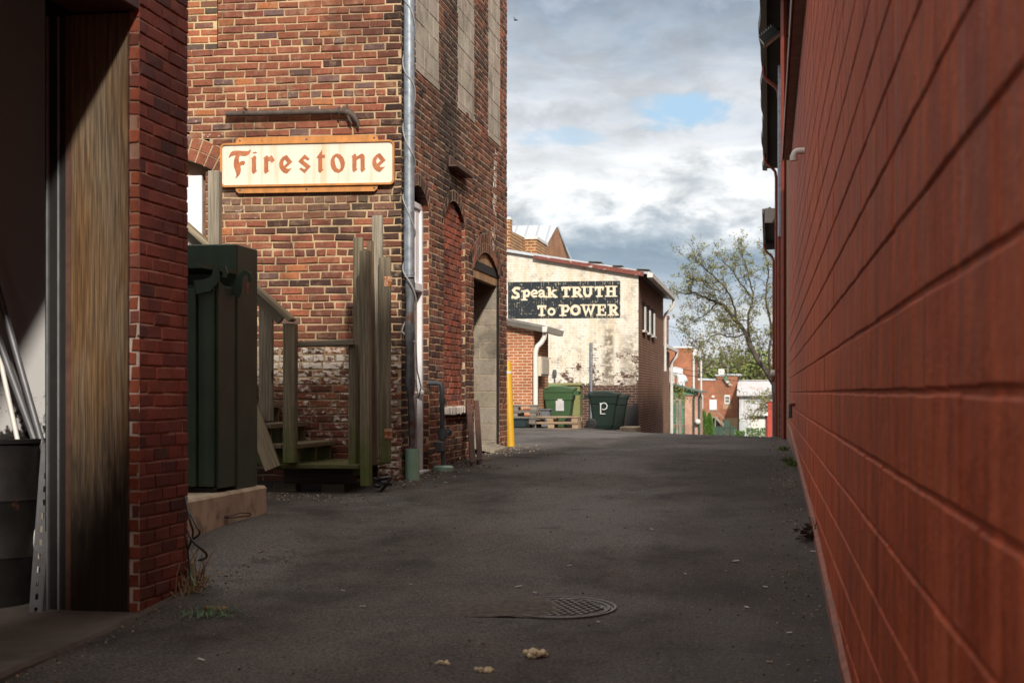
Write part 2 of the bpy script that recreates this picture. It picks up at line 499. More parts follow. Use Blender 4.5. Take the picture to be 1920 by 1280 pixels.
m_pipe = simple('old_iron_pipe', (.075, .055, .043), .7, .3, 16, .5, 60, col2=(.16, .065, .03), thr=(.6, .7), s2=9)
m_black = simple('black_plastic', (.012, .012, .013), .4, .2, 9, .1)
m_cabinet = simple('dark_green_enamel', (.034, .066, .046), .42, .2, 4, .08, 40, col2=(.028, .026, .018), thr=(.66, .75), s2=7)
m_yellow = simple('yellow_bollard', (.60, .345, .018), .5, .07, 5, .08)
m_cable = simple('grey_cable', (.30, .30, .29), .6, .1, 9, 0)
m_gaspipe = simple('slate_pipe', (.075, .095, .105), .55, .2, 12, .2, 40, col2=(.10, .06, .04), thr=(.62, .7), s2=9)
m_hinge = simple('rusty_hinge', (.55, .33, .2), .7, .3, 40, .3, 60, col2=(.35, .09, .02), thr=(.45, .55), s2=30)
m_stonesill = simple('pale_stone', (.46, .42, .37), .95, .2, 12, .8, 40)
m_tin = simple('zinc_white_roof', (.52, .55, .58), .45, .12, 3, .05, 20, metal=.1)
m_gutterw = simple('white_gutter', (.66, .64, .60), .5, .1, 6, .05, col2=(.40, .36, .31), thr=(.6, .75), s2=3)

# red painted blockwork
t = NT('red_block_paint')
n1 = t.noise(t.obj, 1.0, 6, .6, (14, 14, .35)); n2 = t.noise(t.obj, 1.0, 7, .65, (2.2, 2.2, 1.2)); n3 = t.noise(t.obj, 70, 5, .65)
n4 = t.noise(t.obj, 1.0, 5, .7, (30, 30, .7), off=(4, 9, 2))
c = t.mix(t.rng(n2, .3, .7), (.45, .066, .018), (.60, .112, .032))
c = t.mix(1.0, c, t.rng(n1, .32, .68, .66, 1.16), 'MULTIPLY')
c = t.mix(1.0, c, t.rng(t.noise(t.obj, 1.0, 6, .7, (5, 5, 3), off=(6, 2, 8)), .3, .7, .74, 1.16), 'MULTIPLY')
c = t.mix(t.math('MULTIPLY', t.rng(n1, .48, .70), .42), c, (.50, .16, .10))
c = t.mix(t.rng(n4, .57, .66, 0, .7), c, (.50, .22, .165))
n5 = t.noise(t.obj, 30, 6, .7)
c = t.mix(t.rng(n5, .63, .68, 0, .6), c, (.10, .03, .02))
h = t.math('ADD', n3, t.math('MULTIPLY', t.noise(t.obj, 9, 5, .6), 2.2))
m_redblock = t.done(c, t.rng(n1, .3, .7, .50, .74), t.bump(h, .8, .011), 0, .22)
m_redmort = m_redblock
m_redparge = simple('red_parging', (.27, .10, .07), .8, .25, 9, .6, 50, col2=(.16, .10, .08), thr=(.5, .65), s2=5)
m_redpipe = simple('red_downspout', (.24, .045, .022), .4, .12, 7, .1)
m_browngut = simple('brown_gutter', (.055, .045, .040), .5, .2, 4, .1)
m_soffit = simple('black_soffit', (.010, .009, .008), .9, .2, 4, .1)

# asphalt
t = NT('asphalt')
n1 = t.noise(t.obj, .55, 6, .6, (1, .6, 1)); spx = t.n.new('ShaderNodeSeparateXYZ'); t.l.new(t.obj, spx.inputs[0]); n2 = t.noise(t.obj, 2.6, 8, .68, (1, .7, 1)); n3 = t.noise(t.obj, 70, 5, .75); n4 = t.noise(t.obj, 240, 2, .6)
c = t.mix(t.rng(n2, .32, .68), (.028, .0245, .023), (.082, .071, .064))
c = t.mix(t.rng(n1, .44, .60, .0, .8), c, (.112, .104, .099))
c = t.mix(t.rng(t.noise(t.obj, 1.1, 7, .7, off=(4, 4, 0)), .56, .70, 0, .55), c, (.10, .078, .058))
c = t.mix(t.rng(t.noise(t.obj, 1.7, 7, .7, off=(9, 1, 0)), .58, .68, 0, .8), c, (.022, .020, .020))
c = t.mix(t.math('MULTIPLY', t.rng(t.math('ADD', spx.outputs[0], t.math('MULTIPLY', t.math('SUBTRACT', n2, .5), 1.6)), -1.0, .1), .65), c, (.026, .022, .020))
c = t.mix(t.math('MULTIPLY', t.rng(t.math('ABSOLUTE', t.math('ADD', spx.outputs[0], t.math('ADD', 1.75, t.math('MULTIPLY', t.math('SUBTRACT', n1, .5), 2.2)))), .15, .75, 1, 0), .45), c, (.115, .105, .098))
c = t.mix(1.0, c, t.rng(n3, .32, .68, .22, 1.9), 'MULTIPLY')
v = t.n.new('ShaderNodeTexVoronoi'); t.l.new(t.obj, v.inputs['Vector']); v.inputs['Scale'].default_value = 48
sp = t.n.new('ShaderNodeSeparateColor'); t.l.new(v.outputs['Color'], sp.inputs[0])
gr = t.math('MULTIPLY', t.rng(sp.outputs[0], .80, .92), t.rng(v.outputs['Distance'], .25, .12))
c = t.mix(t.math('MULTIPLY', gr, .75), c, (.26, .225, .19))
h = t.math('ADD', n3, t.math('MULTIPLY', n4, .6))
m_asphalt = t.done(c, t.rng(n1, .35, .65, .85, .68), t.bump(h, .7, .012), 0, .35)
m_ground = simple('bare_ground', (.10, .095, .07), .95, .3, .4, .4, 6, col2=(.07, .085, .035), thr=(.45, .6), s2=.15)
m_slab = simple('dirty_slab', (.095, .080, .066), .9, .25, 3, .5, 120, col2=(.05, .042, .036), thr=(.5, .68), s2=2)

# ---------------------------------------------------------------- ground and road
def axis(lst):
    out = []
    for a, b, st in lst:
        n = max(1, int(round((b-a)/st))); out += [a+(b-a)*i/n for i in range(n)]
    return out+[lst[-1][1]]
def sheet(xs, ys, dz, amp=0.0):
    mb = MB(); nx = len(xs)
    for y in ys:
        for x in xs:
            z = gz(x, y)+dz
            if amp and y < 50: z += amp*(fn((x, y, 0), 1.1)+.5*fn((x, y, 0), 3.1, 5))
            mb.v.append((x, y, z))
    for j in range(len(ys)-1):
        for i in range(nx-1):
            mb.addf((j*nx+i, j*nx+i+1, (j+1)*nx+i+1, (j+1)*nx+i))
    return mb
mb = sheet(axis([(-700, -60, 40), (-60, -15, 5), (-15, 6, 1.2), (6, 60, 6), (60, 700, 40)]),
           axis([(-60, -4, 4), (-4, 60, 1), (60, 220, 8), (220, 900, 40)]), -.16)
tag(mb.build('ground', m_ground, None, True), kind='structure')
def road_z(x, y): return gz(x, y)+.012*(fn((x, y, 0), 1.1)+.5*fn((x, y, 0), 3.1, 5))
mb = sheet(axis([(-14, -6, .5), (-6, .5, .16), (.5, 1, .5)]), axis([(-8, 3, .5), (3, 30, .18), (30, 62, .8)]), 0, .012)
tag(mb.build('road', m_asphalt, None, True), kind='structure')

# ================================================================ RIGHT: red block building
WX = .32
blk = thing('block_building', 'long blockwork building painted dark red along the alley, with a metal coping', 'building', (WX, 0, -1.5))
mb = MB()
one_w = lambda p, r: ((1, 1, 1), 0)
YE = 24.0
brick_wall(mb, (WX, YE, 0), (0, -1, 0), (-1, 0, 0), 0, YE+3, -2.03, 3.30, one_w, one_w, course=.2032, L=.4064, mort=.011, vmort=.001,
           proud=.0065, jit=.0036, pj=.0011, header=0, ch=.0065, chu=.0018, seed=11, wander=0)
mb.build('wall', [m_redblock, m_redmort], blk, recalc=False)
mb = MB()   # body behind the blocks; the unseen gable above it is added for shade
mb.box(WX+.002, WX+9, -11, YE, -3, 3.30)
mb.build('body', m_redblock, blk)
mb = MB()
prof = [(-11, 3.31), (12.2, 3.31), (12.2, 4.3), (8, 5.35), (3.2, 7.3), (0, 9.25), (-2.4, 10.4), (-2.4, 6.5), (-11, 6.5)]  # invented outline, blocks the sun from road, lower tower and garage front
mb.prism([(WX+.01, y, z) for y, z in prof], (7, 0, 0))
mb.build('shade_gable', brick_far('shade_gable_brick', (.24, .06, .035), (.17, .045, .03), (.35, .28, .22)), blk)
mb = MB()
mb.box(WX-.11, WX+.25, 12.21, 22.6, 3.302, 3.42, .01)
mb.box(WX-.125, WX-.112, 12.21, 22.6, 3.28, 3.43, .003)
mb.build('coping', simple('weathered_coping', (.21, .13, .105), .55, .2, 6, .15, col2=(.30, .20, .16), thr=(.5, .65), s2=3), blk)
mb = MB()   # parging ledge at the foot of the wall
ys = axis([(2, 24, .35)]); 
pts = []
for y in ys:
    zt = np.interp(y, [2, 6, 11.2, 21.5, 24], [-1.27, -1.105, -.83, -.50, -.46])+.012*fn((0, y, 0), 2.2)
    pts.append((y, zt, WX-.03+.006*fn((3, y, 0), 3.0)))
for (y0, za, xa), (y1, zb, xb) in zip(pts, pts[1:]):
    mb.face([(xa, y0, -2), (xb, y1, -2), (xb, y1, zb-.012), (xa, y0, za-.012)])
    mb.face([(xa, y0, za-.012), (xb, y1, zb-.012), (WX-.012, y1, zb), (WX-.012, y0, za)])
    mb.face([(WX-.012, y0, za), (WX-.012, y1, zb), (WX+.05, y1, zb+.002), (WX+.05, y0, za+.002)])
mb.build('parged_footing', m_redparge, blk, True)

# white elbow, spigot on the wall
mb = MB(); c0 = pX(1510, 283, WX)
pts = [c0+Vector((.05, 0, 0))]+[c0+Vector((-.055-.045*math.sin(a), 0, -.045*(1-math.cos(a)))) for a in [0, .4, .8, 1.2, 1.57]]
pts = [c0+Vector((.05, 0, 0)), c0+Vector((-.03, 0, 0))]+pts[1:]+[c0+Vector((-.10, 0, -.07))]
mb.tube(pts, .028, 14); mb.tube([pts[-2]+Vector((0, 0, .008)), pts[-1]+Vector((0, 0, -.012))], .034, 14)
one('vent_elbow', mb, m_wpvc, 'white plastic vent elbow sticking out high on the red block wall', 'pipe', smooth=True)
sp_ = pX(1492, 757, WX)
tp = thing('wall_spigot', 'small red capped drain spigot with a dark pipe stub low on the red block wall', 'spigot', sp_)
mb = MB(); mb.tube([sp_+Vector((.03, 0, 0)), sp_+Vector((-.05, 0, 0)), sp_+Vector((-.075, 0, -.02))], .027, 12)
mb.build('pipe_collar', m_redpipe, tp, True)
mb = MB(); mb.tube([sp_+Vector((-.06, 0, .01)), sp_+Vector((-.062, 0, -.14))], .021, 12); mb.tube([sp_+Vector((-.062, 0, -.14)), sp_+Vector((-.062, 0, -.165))], .026, 12)
mb.build('pipe_stub', m_gaspipe, tp, True)

# ---------------------------------------------------------------- brick building beyond, with eaves
b2 = thing('brick_building', 'tall brick building with wavy brown eaves gutter beyond the red block wall', 'building', (WX, 24.1, -1.2))
m_b2 = brick_far('brown_brick', (.22, .075, .045), (.15, .05, .035), (.42, .33, .24))
X2 = .335
mb = MB(); mb.box(X2, X2+8, 24.05, 43.4, -3, 6.15); mb.build('wall', m_b2, b2)
mb = MB(); mb.box(-.02, X2+3, 23.2, 43.6, 6.16, 6.28); mb.build('soffit', m_soffit, b2)
mb = MB(); ys = axis([(23.2, 43.7, .5)])
prev = None
for y in ys:
    w = .018*math.sin(y*1.1)+.012*math.sin(y*2.7+1); zz = .02*math.sin(y*.9)
    sec = [(-.13+w, 6.10+zz), (-.14+w, 6.24+zz), (-.02, 6.24), (-.02, 6.09+zz)]
    cur = [(a, y, z) for a, z in sec]
    if prev:
        for k in range(4):
            k2 = (k+1) % 4; mb.face([prev[k], prev[k2], cur[k2], cur[k]])
    else: mb.face(cur)
    prev = cur
mb.face(prev)
mb.build('gutter', m_browngut, b2)
def gooseneck(u, vtop, X, zbot, name_parent, r=.035, zg=6.08):
    """pipe that leaves the gutter, swings to the wall and drops"""
    a, b, c = ray(u, vtop); Y = None
    D = zg/((HZ-vtop)/F)
    p = pD(u, vtop, D)
    return [Vector((-.08, p.y, zg)), Vector((-.08, p.y, zg-.12)), Vector((-.04, p.y, zg-.22)), Vector((X-.08, p.y, zg-.36)), Vector((X-.02, p.y, zg-.44)), Vector((X, p.y, zg-.6)), Vector((X, p.y, zbot))]
for k, (u, v, X, zb, lab) in enumerate([(1461, 125, .21, -.2, 'red downspout with a swan neck under the near half of the wavy eaves'),
                                   (1454, 290, .205, -1.6, 'red downspout with a swan neck under the far end of the wavy eaves')]):
    mb = MB(); mb.tube(gooseneck(u, v, X, zb, b2), .038, 10)
    for z in (4.2, 2.2, .4): 
        q = gooseneck(u, v, X, zb, b2)[-1]; mb.box(q.x-.045, q.x+.13, q.y-.045, q.y+.045, z, z+.04)
    one('downspout', mb, m_redpipe, lab, 'downspout', 'red downspouts on the brick building', True)
mb = MB(); mb.tube([(.235, 24.35, -.9), (.235, 24.35, 6.08)], .045, 4)
one('downspout', mb, m_redpipe, 'straight red downspout beside the end of the metal coping', 'downspout', 'red downspouts on the brick building')
mb = MB(); mb.tube([(.23, 29.5, 2.9), (.23, 29.5, 6.08)], .05, 8)
one('vent_pipe', mb, m_galv, 'bluish grey pipe rising into the dark soffit of the wavy eaves', 'pipe')

b3 = thing('brick_building', 'lower brick building with a short dark eave, farthest along the red wall side', 'building', (WX, 45, -1.6))
X3 = .30
mb = MB(); mb.box(X3, X3+8, 44.5, 56, -4, 5.3); mb.build('wall', m_b2, b3)
mb = MB(); mb.box(-.10, X3+2, 46.3, 55.5, 5.301, 5.38); mb.build('soffit', m_soffit, b3)
mb = MB(); mb.box(-.17, -.102, 46.3, 55.5, 5.22, 5.37, .01); mb.box(-.10, X3-.01, 46.24, 46.298, 4.95, 5.37, .005)
mb.box(-.10, X3-.01, 55.45, 55.5, 5.0, 5.3); mb.build('gutter', m_browngut, b3)
mb = MB(); y = 55.2; mb.tube([(-.13, y, 5.2), (-.13, y, 5.05), (-.05, y, 4.9), (.12, y, 4.75), (.19, y, 4.6), (.19, y, .2)], .045, 10)
one('downspout', mb, m_redpipe, 'thin red downspout below the short dark eave of the farthest brick building', 'downspout', smooth=True)
mb = MB(); mb.tube([(.20, 55.0, -1.5), (.20, 55.0, .05)], .055, 8); mb.box(.12, .28, 54.9, 55.1, .0, .36, .01); mb.box(.10, .32, 54.8, 55.3, -1.75, -1.5, .01)
one('conduit', mb, m_galv, 'grey conduit with a dark junction box at the foot of the farthest brick building', 'conduit')
mb = MB(); q = pX(1453, 700, .25); q = Vector((.22, 43.0, .53)); mb.lathe(q, [(.0, -.16), (.085, -.15), (.09, 0), (.075, .03)], 14, (1, 0, 0)); mb.box(.20, .34, 42.96, 43.04, .49, .57)
one('wall_sensor', mb, m_wpvc, 'small pale grey round sensor on the brick wall edge above the road crest', 'sensor', smooth=True)

# floodlights
def floodlight(p, rot, s, label, arm):
    t = thing('floodlight', label, 'floodlight', p, 'black floodlights on the eaves')
    p = Vector(p); M3 = Matrix.Rotation(rot, 3, 'Y')
    def Q(x, y, z): return p+M3@Vector((x*s, y*s, z*s))
    mb = MB()
    f = [(-.5, -.16), (.5, -.30), (.5, .30), (-.5, .16)]
    mb.obox(Q(0, 0, .05), (1.0*s, .8*s, .5*s), .05*s, M3)
    for k in range(6): mb.obox(Q(-.38+k*.15, 0, .34), (.05*s, .7*s, .12*s), .01*s, M3)
    mb.build('housing', m_black, t)
    mb = MB(); mb.obox(Q(0, 0, -.235), (1.12*s, .92*s, .08*s), .02*s, M3); mb.build('lens_frame', m_browngut, t)
    mb = MB(); mb.obox(Q(0, 0, -.285), (.92*s, .74*s, .02*s), 0, M3); mb.build('lens', simple('lamp_glass', (.42, .26, .17), .3, .05, 4, 0), t)
    mb = MB(); mb.tube([Q(.3, 0, .1), Q(.62, 0, .0), Vector(arm)], .07*s, 8); mb.build('bracket', m_black, t)
    return t
q = pD(1443, 68, 25); floodlight(q, R(-38), .30, 'black floodlight tilted down on an arm near the top of the brick eaves', (X2, q.y, q.z-.03))
q = pD(1440, 397, 46); floodlight(q, R(-30), .26, 'black floodlight perched on the short dark eave of the farthest building', (.05, q.y+.1, 5.38))
# ================================================================ TOWER (old brick building, left of the alley)
TX, TY = -3.29, 13.85
def yx(u, X=TX): return pX(u, HZ, X).y
def xz(u, v, Y=TY): p = pY(u, v, Y); return p.x, p.z
tower = thing('brick_tower', 'old sooty brick building with a rusty sign and blocked arched windows at the alley corner', 'building', (TX, TY, -.8))
RED = (.255, .089, .050); RED2 = (.20, .068, .042); DRK = (.085, .042, .032); PUR = (.15, .085, .075); ORG = (.38, .14, .06); SOOT = (.022, .017, .015)
MOR = (.49, .355, .215); MOR2 = (.42, .33, .23)
def front_col(p, r):
    x, y, z = p
    q = r.random()
    c = RED if q < .70 else (RED2 if q < .90 else (ORG if q < .92 else (PUR if q < .985 else DRK)))
    lowf = sm(z, 2.1, .6)
    if r.random() < lowf*.60: c = lerp3(RED2, DRK, r.uniform(.1, .75))
    if .9 < z < 1.75 and x > -4.3 and r.random() < .35*sm(x, -4.5, -3.7): c = lerp3(DRK, SOOT, r.random()*.7)
    if 1.62 < z < 1.85: c = lerp3(c, (.16, .12, .09), r.uniform(.2, .7))
    c = jitc(c, r, .13, .05)
    k = sm(x+.10*fn(p, 2.5), -3.46, -3.32)
    if z > .2: c = lerp3(c, SOOT, k*.9)
    w = 0
    wz = (z-.27)/.17
    if abs(wz) < 1 and -4.95 < x < -3.72: w = (.98 if abs(wz) < .45 else .93)*(.94+.06*r.random())
    elif z < .1 and z > -.45 and x > -4.6: w = .80+.08*r.random()
    elif z < .45 and x > -3.5: w = .86+.06*r.random()
    elif x < -4.7 and 1.2 < z < 1.8: w = .74+.07*r.random()
    elif x < -5.0 and z > 2.2: w = .70+.08*r.random()
    if z < -.3: c = lerp3(c, (.16, .05, .035), .6)
    return c, w
def front_mort(p, r):
    x, y, z = p
    c = jitc(MOR, r, .08, .03)
    if z < 1.7: c = lerp3(c, jitc((.50, .37, .22), r, .1, .03), .7)
    if z < .1: c = lerp3(c, (.30, .25, .19), .75)
    k = sm(x, -3.44, -3.31); c = lerp3(c, (.30, .22, .14), k*.7)
    return c, (.75 if (x < -4.6 and r.random() < .2) else 0)
def side_col(p, r):
    x, y, z = p
    q = r.random()
    c = RED2 if q < .45 else (RED if q < .62 else (DRK if q < .9 else PUR))
    n = fn(p, .9, 3)
    far = sm(y, 17.6, 19.2)
    s = .30-.34*far+.55*n
    # rain-washed soot streak between the first two bays, and at the corner
    s += .75*math.exp(-((y-16.1-.25*fn(p, 1.3))/.45)**2)*sm(z, .6, 1.8)
    s += .8*sm(y, 14.35, 13.9)
    if z < 1.9: s -= .12
    c = lerp3(c, SOOT, min(.93, max(0, s+r.uniform(-.28, .28))))
    w = 0
    if 18.2 < y < 19.2 and 1.7 < z < 3.0: w = .55+.38*math.exp(-((y-18.75-.12*(z-2.2))/.16)**2)
    if z < -.2 : w = .70+.12*r.random()
    if abs(y-17.35) < .12 and .2 < z < 1.0: w = .78
    return jitc(c, r, .18, .06), w
def side_mort(p, r):
    x, y, z = p
    c = jitc((.50, .365, .225), r, .12, .04)
    s = .15+.5*fn(p, .9, 3)+.5*math.exp(-((y-16.1)/.4)**2)*sm(z, .6, 1.8)
    return lerp3(c, (.10, .075, .055), min(.75, max(0, s-.15))), 0
# openings in the side wall: (y0, y1, zbottom, zspring, rise)
D1 = (yx(766), yx(804), -.78, 1.78, .20)
W1 = (yx(832), yx(872), -.15, 1.80, .24)
D2 = (yx(888), yx(936), -.80, 1.42, .24)
UPZ = 3.11
UPW = [(yx(779), yx(823)), (yx(858), yx(889)), (yx(915), yx(937.5))]
def arch_half(o, z):
    y0, y1, zb, zs, rise = o; h = (y1-y0)/2
    if z < zb or z > zs+rise: return 0
    if z < zs: return h
    Rr = (h*h+rise*rise)/(2*rise); d = z-(zs+rise-Rr)
    return math.sqrt(max(0, Rr*Rr-d*d))
def side_holes(z):
    out = []
    for o in (D1, W1, D2):
        h = arch_half(o, z)
        if h > 0: c = (o[0]+o[1])/2; out.append((c-h-TY, c+h-TY))
    # room for the arch rings
    for o, dep in ((D1, .11), (W1, .11), (D2, .23)):
        y0, y1, zb, zs, rise = o; h = (y1-y0)/2; c = (y0+y1)/2
        Rr = (h*h+rise*rise)/(2*rise)+dep; d = z-(zs+rise-Rr+dep)
        if zs+rise*.25 < z < zs+rise+dep:
            q = math.sqrt(max(0, Rr*Rr-d*d)); out.append((c-q-TY, c+q-TY))
    if z > UPZ: out += [(a-TY, b-TY) for a, b in UPW]
    return out
TYE = yx(950)
XR, _ = xz(409, 50)      # edge of the blocked window in the front
FDX = xz(386, 400)[0]    # right edge of the door opening at the top of the stairs
FD_S = xz(386, 318)[1]
def front_holes(z):
    out = []
    if z > xz(380, 93)[1]: out.append((-9+9, XR+9))
    if z < xz(386, 322)[1]: out.append((-9+7.3-4.5, FDX+9)) if False else out.append((3.0, FDX+9))
    ac, ah, ar = FDX-hx+.02, hx+.1, .20; zs0 = xz(386, 322)[1]-.02
    Ri = (ah*ah+ar*ar)/(2*ar); Ro = Ri+.22; d = z-(zs0+ar-Ri); a0 = math.asin(ah/Ri)
    if 0 < d < Ro and d > Ri*math.cos(a0)*.98:
        xo = min(math.sqrt(Ro*Ro-d*d), d*math.tan(a0*1.04)); xi = math.sqrt(max(0, Ri*Ri-d*d))
        if d > Ri: out.append((ac-xo+9, ac+xo+9))
        elif xo > xi: out.append((ac-xo+9, ac+xo+9))
    return out
hx = .62
mb = MB()
brick_wall(mb, (-9, TY, 0), (1, 0, 0), (0, -1, 0), 2.2, 9+TX+.006, -1.1, 6.2, front_col, front_mort, front_holes, seed=21, header=7, jit=.0055, proud=.010, mort=.0145, ch=.0065)
brick_wall(mb, (TX, TY, 0), (0, 1, 0), (1, 0, 0), 0.0, TYE-TY, -1.1, 6.2, side_col, side_mort, side_holes, seed=22, header=7, jit=.003, proud=.005, mort=.015, ch=.004)
# blocked front window with newer brick and yellower mortar, set flush
def newer(p, r):
    q = r.random(); c = (.36, .12, .06) if q < .7 else ((.2, .09, .06) if q < .88 else (.10, .07, .055))
    return jitc(c, r, .15, .06), 0
def ymort(p, r): return jitc((.62, .47, .26), r, .08, .03), 0
brick_wall(mb, (-9, TY+.006, 0), (1, 0, 0), (0, -1, 0), 2.2, XR+9-.012, xz(380, 93)[1]-.075, 6.2, newer, ymort, None, seed=23, header=0, L=.19, course=.066, mort=.016)
# arches
for o, ring, nb, sd in ((D1, 1, 11, 31), (W1, 1, 10, 32), (D2, 2, 15, 33)):
    y0, y1, zb, zs, rise = o
    brick_arch(mb, (TX, 0, 0), (0, 1, 0), (1, 0, 0), (y0+y1)/2, zs, (y1-y0)/2, rise, .105, nb, side_col, (.34, .25, .16), rings=ring, seed=sd)
brick_arch(mb, (0, TY, 0), (1, 0, 0), (0, -1, 0), FDX-hx+.02, xz(386, 322)[1]-.02, hx+.1, .20, .105, 17, front_col, MOR, rings=2, seed=35, proud=.010)
mb.build('wall', [m_brick, m_mortar], tower, recalc=False)
# core behind the brick skin, set back so that the openings have depth
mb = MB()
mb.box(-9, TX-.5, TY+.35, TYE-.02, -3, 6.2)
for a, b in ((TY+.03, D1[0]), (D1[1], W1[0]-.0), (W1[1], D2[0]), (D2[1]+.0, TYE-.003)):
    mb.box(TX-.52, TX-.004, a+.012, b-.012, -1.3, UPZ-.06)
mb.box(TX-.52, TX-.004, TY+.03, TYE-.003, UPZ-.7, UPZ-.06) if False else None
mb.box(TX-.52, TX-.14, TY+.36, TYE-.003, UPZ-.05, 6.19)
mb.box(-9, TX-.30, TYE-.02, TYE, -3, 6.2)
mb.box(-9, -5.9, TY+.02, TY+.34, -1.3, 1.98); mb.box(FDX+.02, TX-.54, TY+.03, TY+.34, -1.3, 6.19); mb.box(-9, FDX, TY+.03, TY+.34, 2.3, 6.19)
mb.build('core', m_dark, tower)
mb = MB()   # jamb returns at the sides of the openings, brick faced
for o in (D1, W1):
    y0, y1, zb, zs, rise = o; mb = MB()
    brick_wall(mb, (TX, y1, 0), (-1, 0, 0), (0, -1, 0), 0.0, .30, zb, zs+rise*.4, side_col, side_mort, None, seed=41, header=0, L=.22, proud=.006)
    mb.mi = 1; mb.col = (.10, .07, .05)
    mb.face([(TX, y0, zb), (TX-.3, y0, zb), (TX-.3, y0, zs+rise*.4), (TX, y0, zs+rise*.4)], m=1)
    mb.col = (1, 1, 1); mb.build('opening_jamb', [m_brick, m_mortar], tower, recalc=False)
mb = MB()
brick_wall(mb, (FDX, TY, 0), (0, 1, 0), (-1, 0, 0), 0.0, .30, -.6, xz(386, 322)[1], newer, ymort, None, seed=43, header=0, L=.2, proud=.006)
mb.col = (1, 1, 1)
mb.build('opening_jamb', [m_brick, m_mortar], tower, recalc=False)

def arched_panel(o, X, th, inset=0.0):
    y0, y1, zb, zs, rise = o; h = (y1-y0)/2-inset; c = (y0+y1)/2
    pts = [(X, y0+inset, zb), (X, y1-inset, zb)]
    Rr = (h*h+rise*rise)/(2*rise); a0 = math.asin(min(1, h/Rr))
    for k in range(13):
        a = a0-2*a0*k/12; pts.append((X, c+math.sin(a)*Rr, zs+rise-Rr+math.cos(a)*Rr))
    return pts
# first window bay: bricked up with redder brick on a pale stone sill
infill = MB()
def infc(p, r):
    c = (.27, .075, .042) if r.random() < .75 else (.16, .06, .045)
    return jitc(c, r, .22, .08), (.55 if p[2] > 1.75 else 0)
def infm(p, r): return jitc((.40, .30, .22), r, .1, .03), 0
def w1holes(z):
    h = arch_half(W1, z); c = (W1[0]+W1[1])/2
    return [(-9, c-h-TY), (c+h-TY, 30)]
brick_wall(infill, (TX-.045, TY, 0), (0, 1, 0), (1, 0, 0), W1[0]-TY, W1[1]-TY, W1[2], W1[3]+W1[4], infc, infm, w1holes, seed=44, header=0, L=.2, course=.066, jit=.003)
infill.build('bricked_up_window', [m_brick, m_mortar], tower, recalc=False)
mb = MB()
ys = axis([(W1[0]-.03, W1[1]+.03, .05)])
for a, b in zip(ys, ys[1:]):
    k = rng.uniform(-.006, .012)
    mb.box(TX-.05, TX+.065+k, a, b, W1[2]-.075+rng.uniform(-.01, .01), W1[2]+.004+rng.uniform(-.006, .004), .008)
mb.build('sill', m_stonesill, tower)
# upper windows filled with grey block
for k, (a, b) in enumerate(UPW):
    mb = MB()
    f = lambda p, r: (tuple(q*(1+r.uniform(-.1, .1)) for q in (1, .98, .95)), 0)
    cm = NT  # block panel
    def cb(p, r): return (jitc((.40, .355, .29), r, .09, .02), 0)
    def cmo(p, r): return (jitc((.33, .27, .20), r, .06, .02), 0)
    brick_wall(mb, (TX-.004, a, 0), (0, 1, 0), (1, 0, 0), 0, b-a, UPZ+.02, 6.2, cb, cmo, None, course=.2032, L=.4064, mort=.011, proud=.003, jit=.0015, header=0, ch=.002, seed=50+k)
    mb.mi = 0; mb.col = (.40, .35, .28); mb.box(TX-.06, TX+.008, a-.01, b+.01, UPZ-.06, UPZ+.018, .006)
    mb.build('blocked_window', [m_mortar, m_mortar], tower, recalc=False)

# doorway with block lined reveal and timber lintel
y0, y1, zb, zs, rise = D2
mb = MB()
def cb(p, r): return (jitc((.27, .235, .185), r, .14, .03), (.30))
def cmo(p, r): return (jitc((.36, .30, .22), r, .06, .02), 0)
brick_wall(mb, (TX-.005, y1-.004, 0), (-1, 0, 0), (0, -1, 0), .03, .62, zb-.2, zs+.05, cb, cmo, None, course=.2032, L=.4064, mort=.012, proud=.004, jit=.002, header=0, ch=.003, seed=55)
mb.mi = 0; mb.col = (.2, .17, .13)
mb.build('doorway_reveal', [m_mortar, m_mortar], tower, recalc=False)
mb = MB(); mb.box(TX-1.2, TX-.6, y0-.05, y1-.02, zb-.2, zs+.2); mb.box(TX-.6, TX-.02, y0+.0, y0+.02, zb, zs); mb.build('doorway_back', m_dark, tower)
mb = MB()
pts = [(TX-.10, y0+.01, zs-.10), (TX-.10, y1-.01, zs-.10)]+[(TX-.10, p[1], p[2]) for p in arched_panel(D2, TX, 0)[2:]]
mb.prism(pts, (.07, 0, 0)); mb.col = (1, 1, 1)
mb.build('door_lintel', wood('lintel_wood', (.28, .17, .085), (.46, .30, .17)), tower)
mb = MB(); mb.box(TX-.6, TX-.02, y0+.02, y1-.02, zs+.0, zs+.1); mb.build('lintel_back', m_dark, tower)

# first door: white frame, sash light above, grey leaf
d = tower; y0, y1, zb, zs, rise = D1; XD = TX-.09
mb = MB()
mb.box(XD-.06, XD+.035, y1-.075, y1-.004, zb, zs, .006); mb.box(XD-.06, XD+.035, y0+.01, y0+.08, zb, zs, .006)
mb.box(XD-.06, XD+.05, y0+.081, y1-.076, .98, 1.06, .006)
mb.box(XD-.06, XD+.03, y0+.01, y1-.004, zs+.001, zs+.06, .006)
mb.box(TX-.05, TX+.02, y0, y1-.06, zb-.03, zb+.03, .004)
door = MB()
mb.build('door_frame', m_white, d)
mb = MB()
for k in range(4):
    w = (y1-.076-y0-.081)/4; mb.box(XD-.04, XD+.012, y0+.081+w*k+.008, y0+.081+w*(k+1)-.008, 1.065, zs-.004, .005)
mb.box(XD-.06, XD-.045, y0+.081, y1-.076, 1.065, zs-.004); mb.build('transom_panel', m_white, d)
mb = MB(); pts = arched_panel((y0, y1, zs+.062, zs+.063, rise-.07), TX-.16, 0); mb.prism(pts, (.03, 0, 0)); mb.build('arch_board', simple('dark_board', (.10, .07, .055), .9, .3), d)
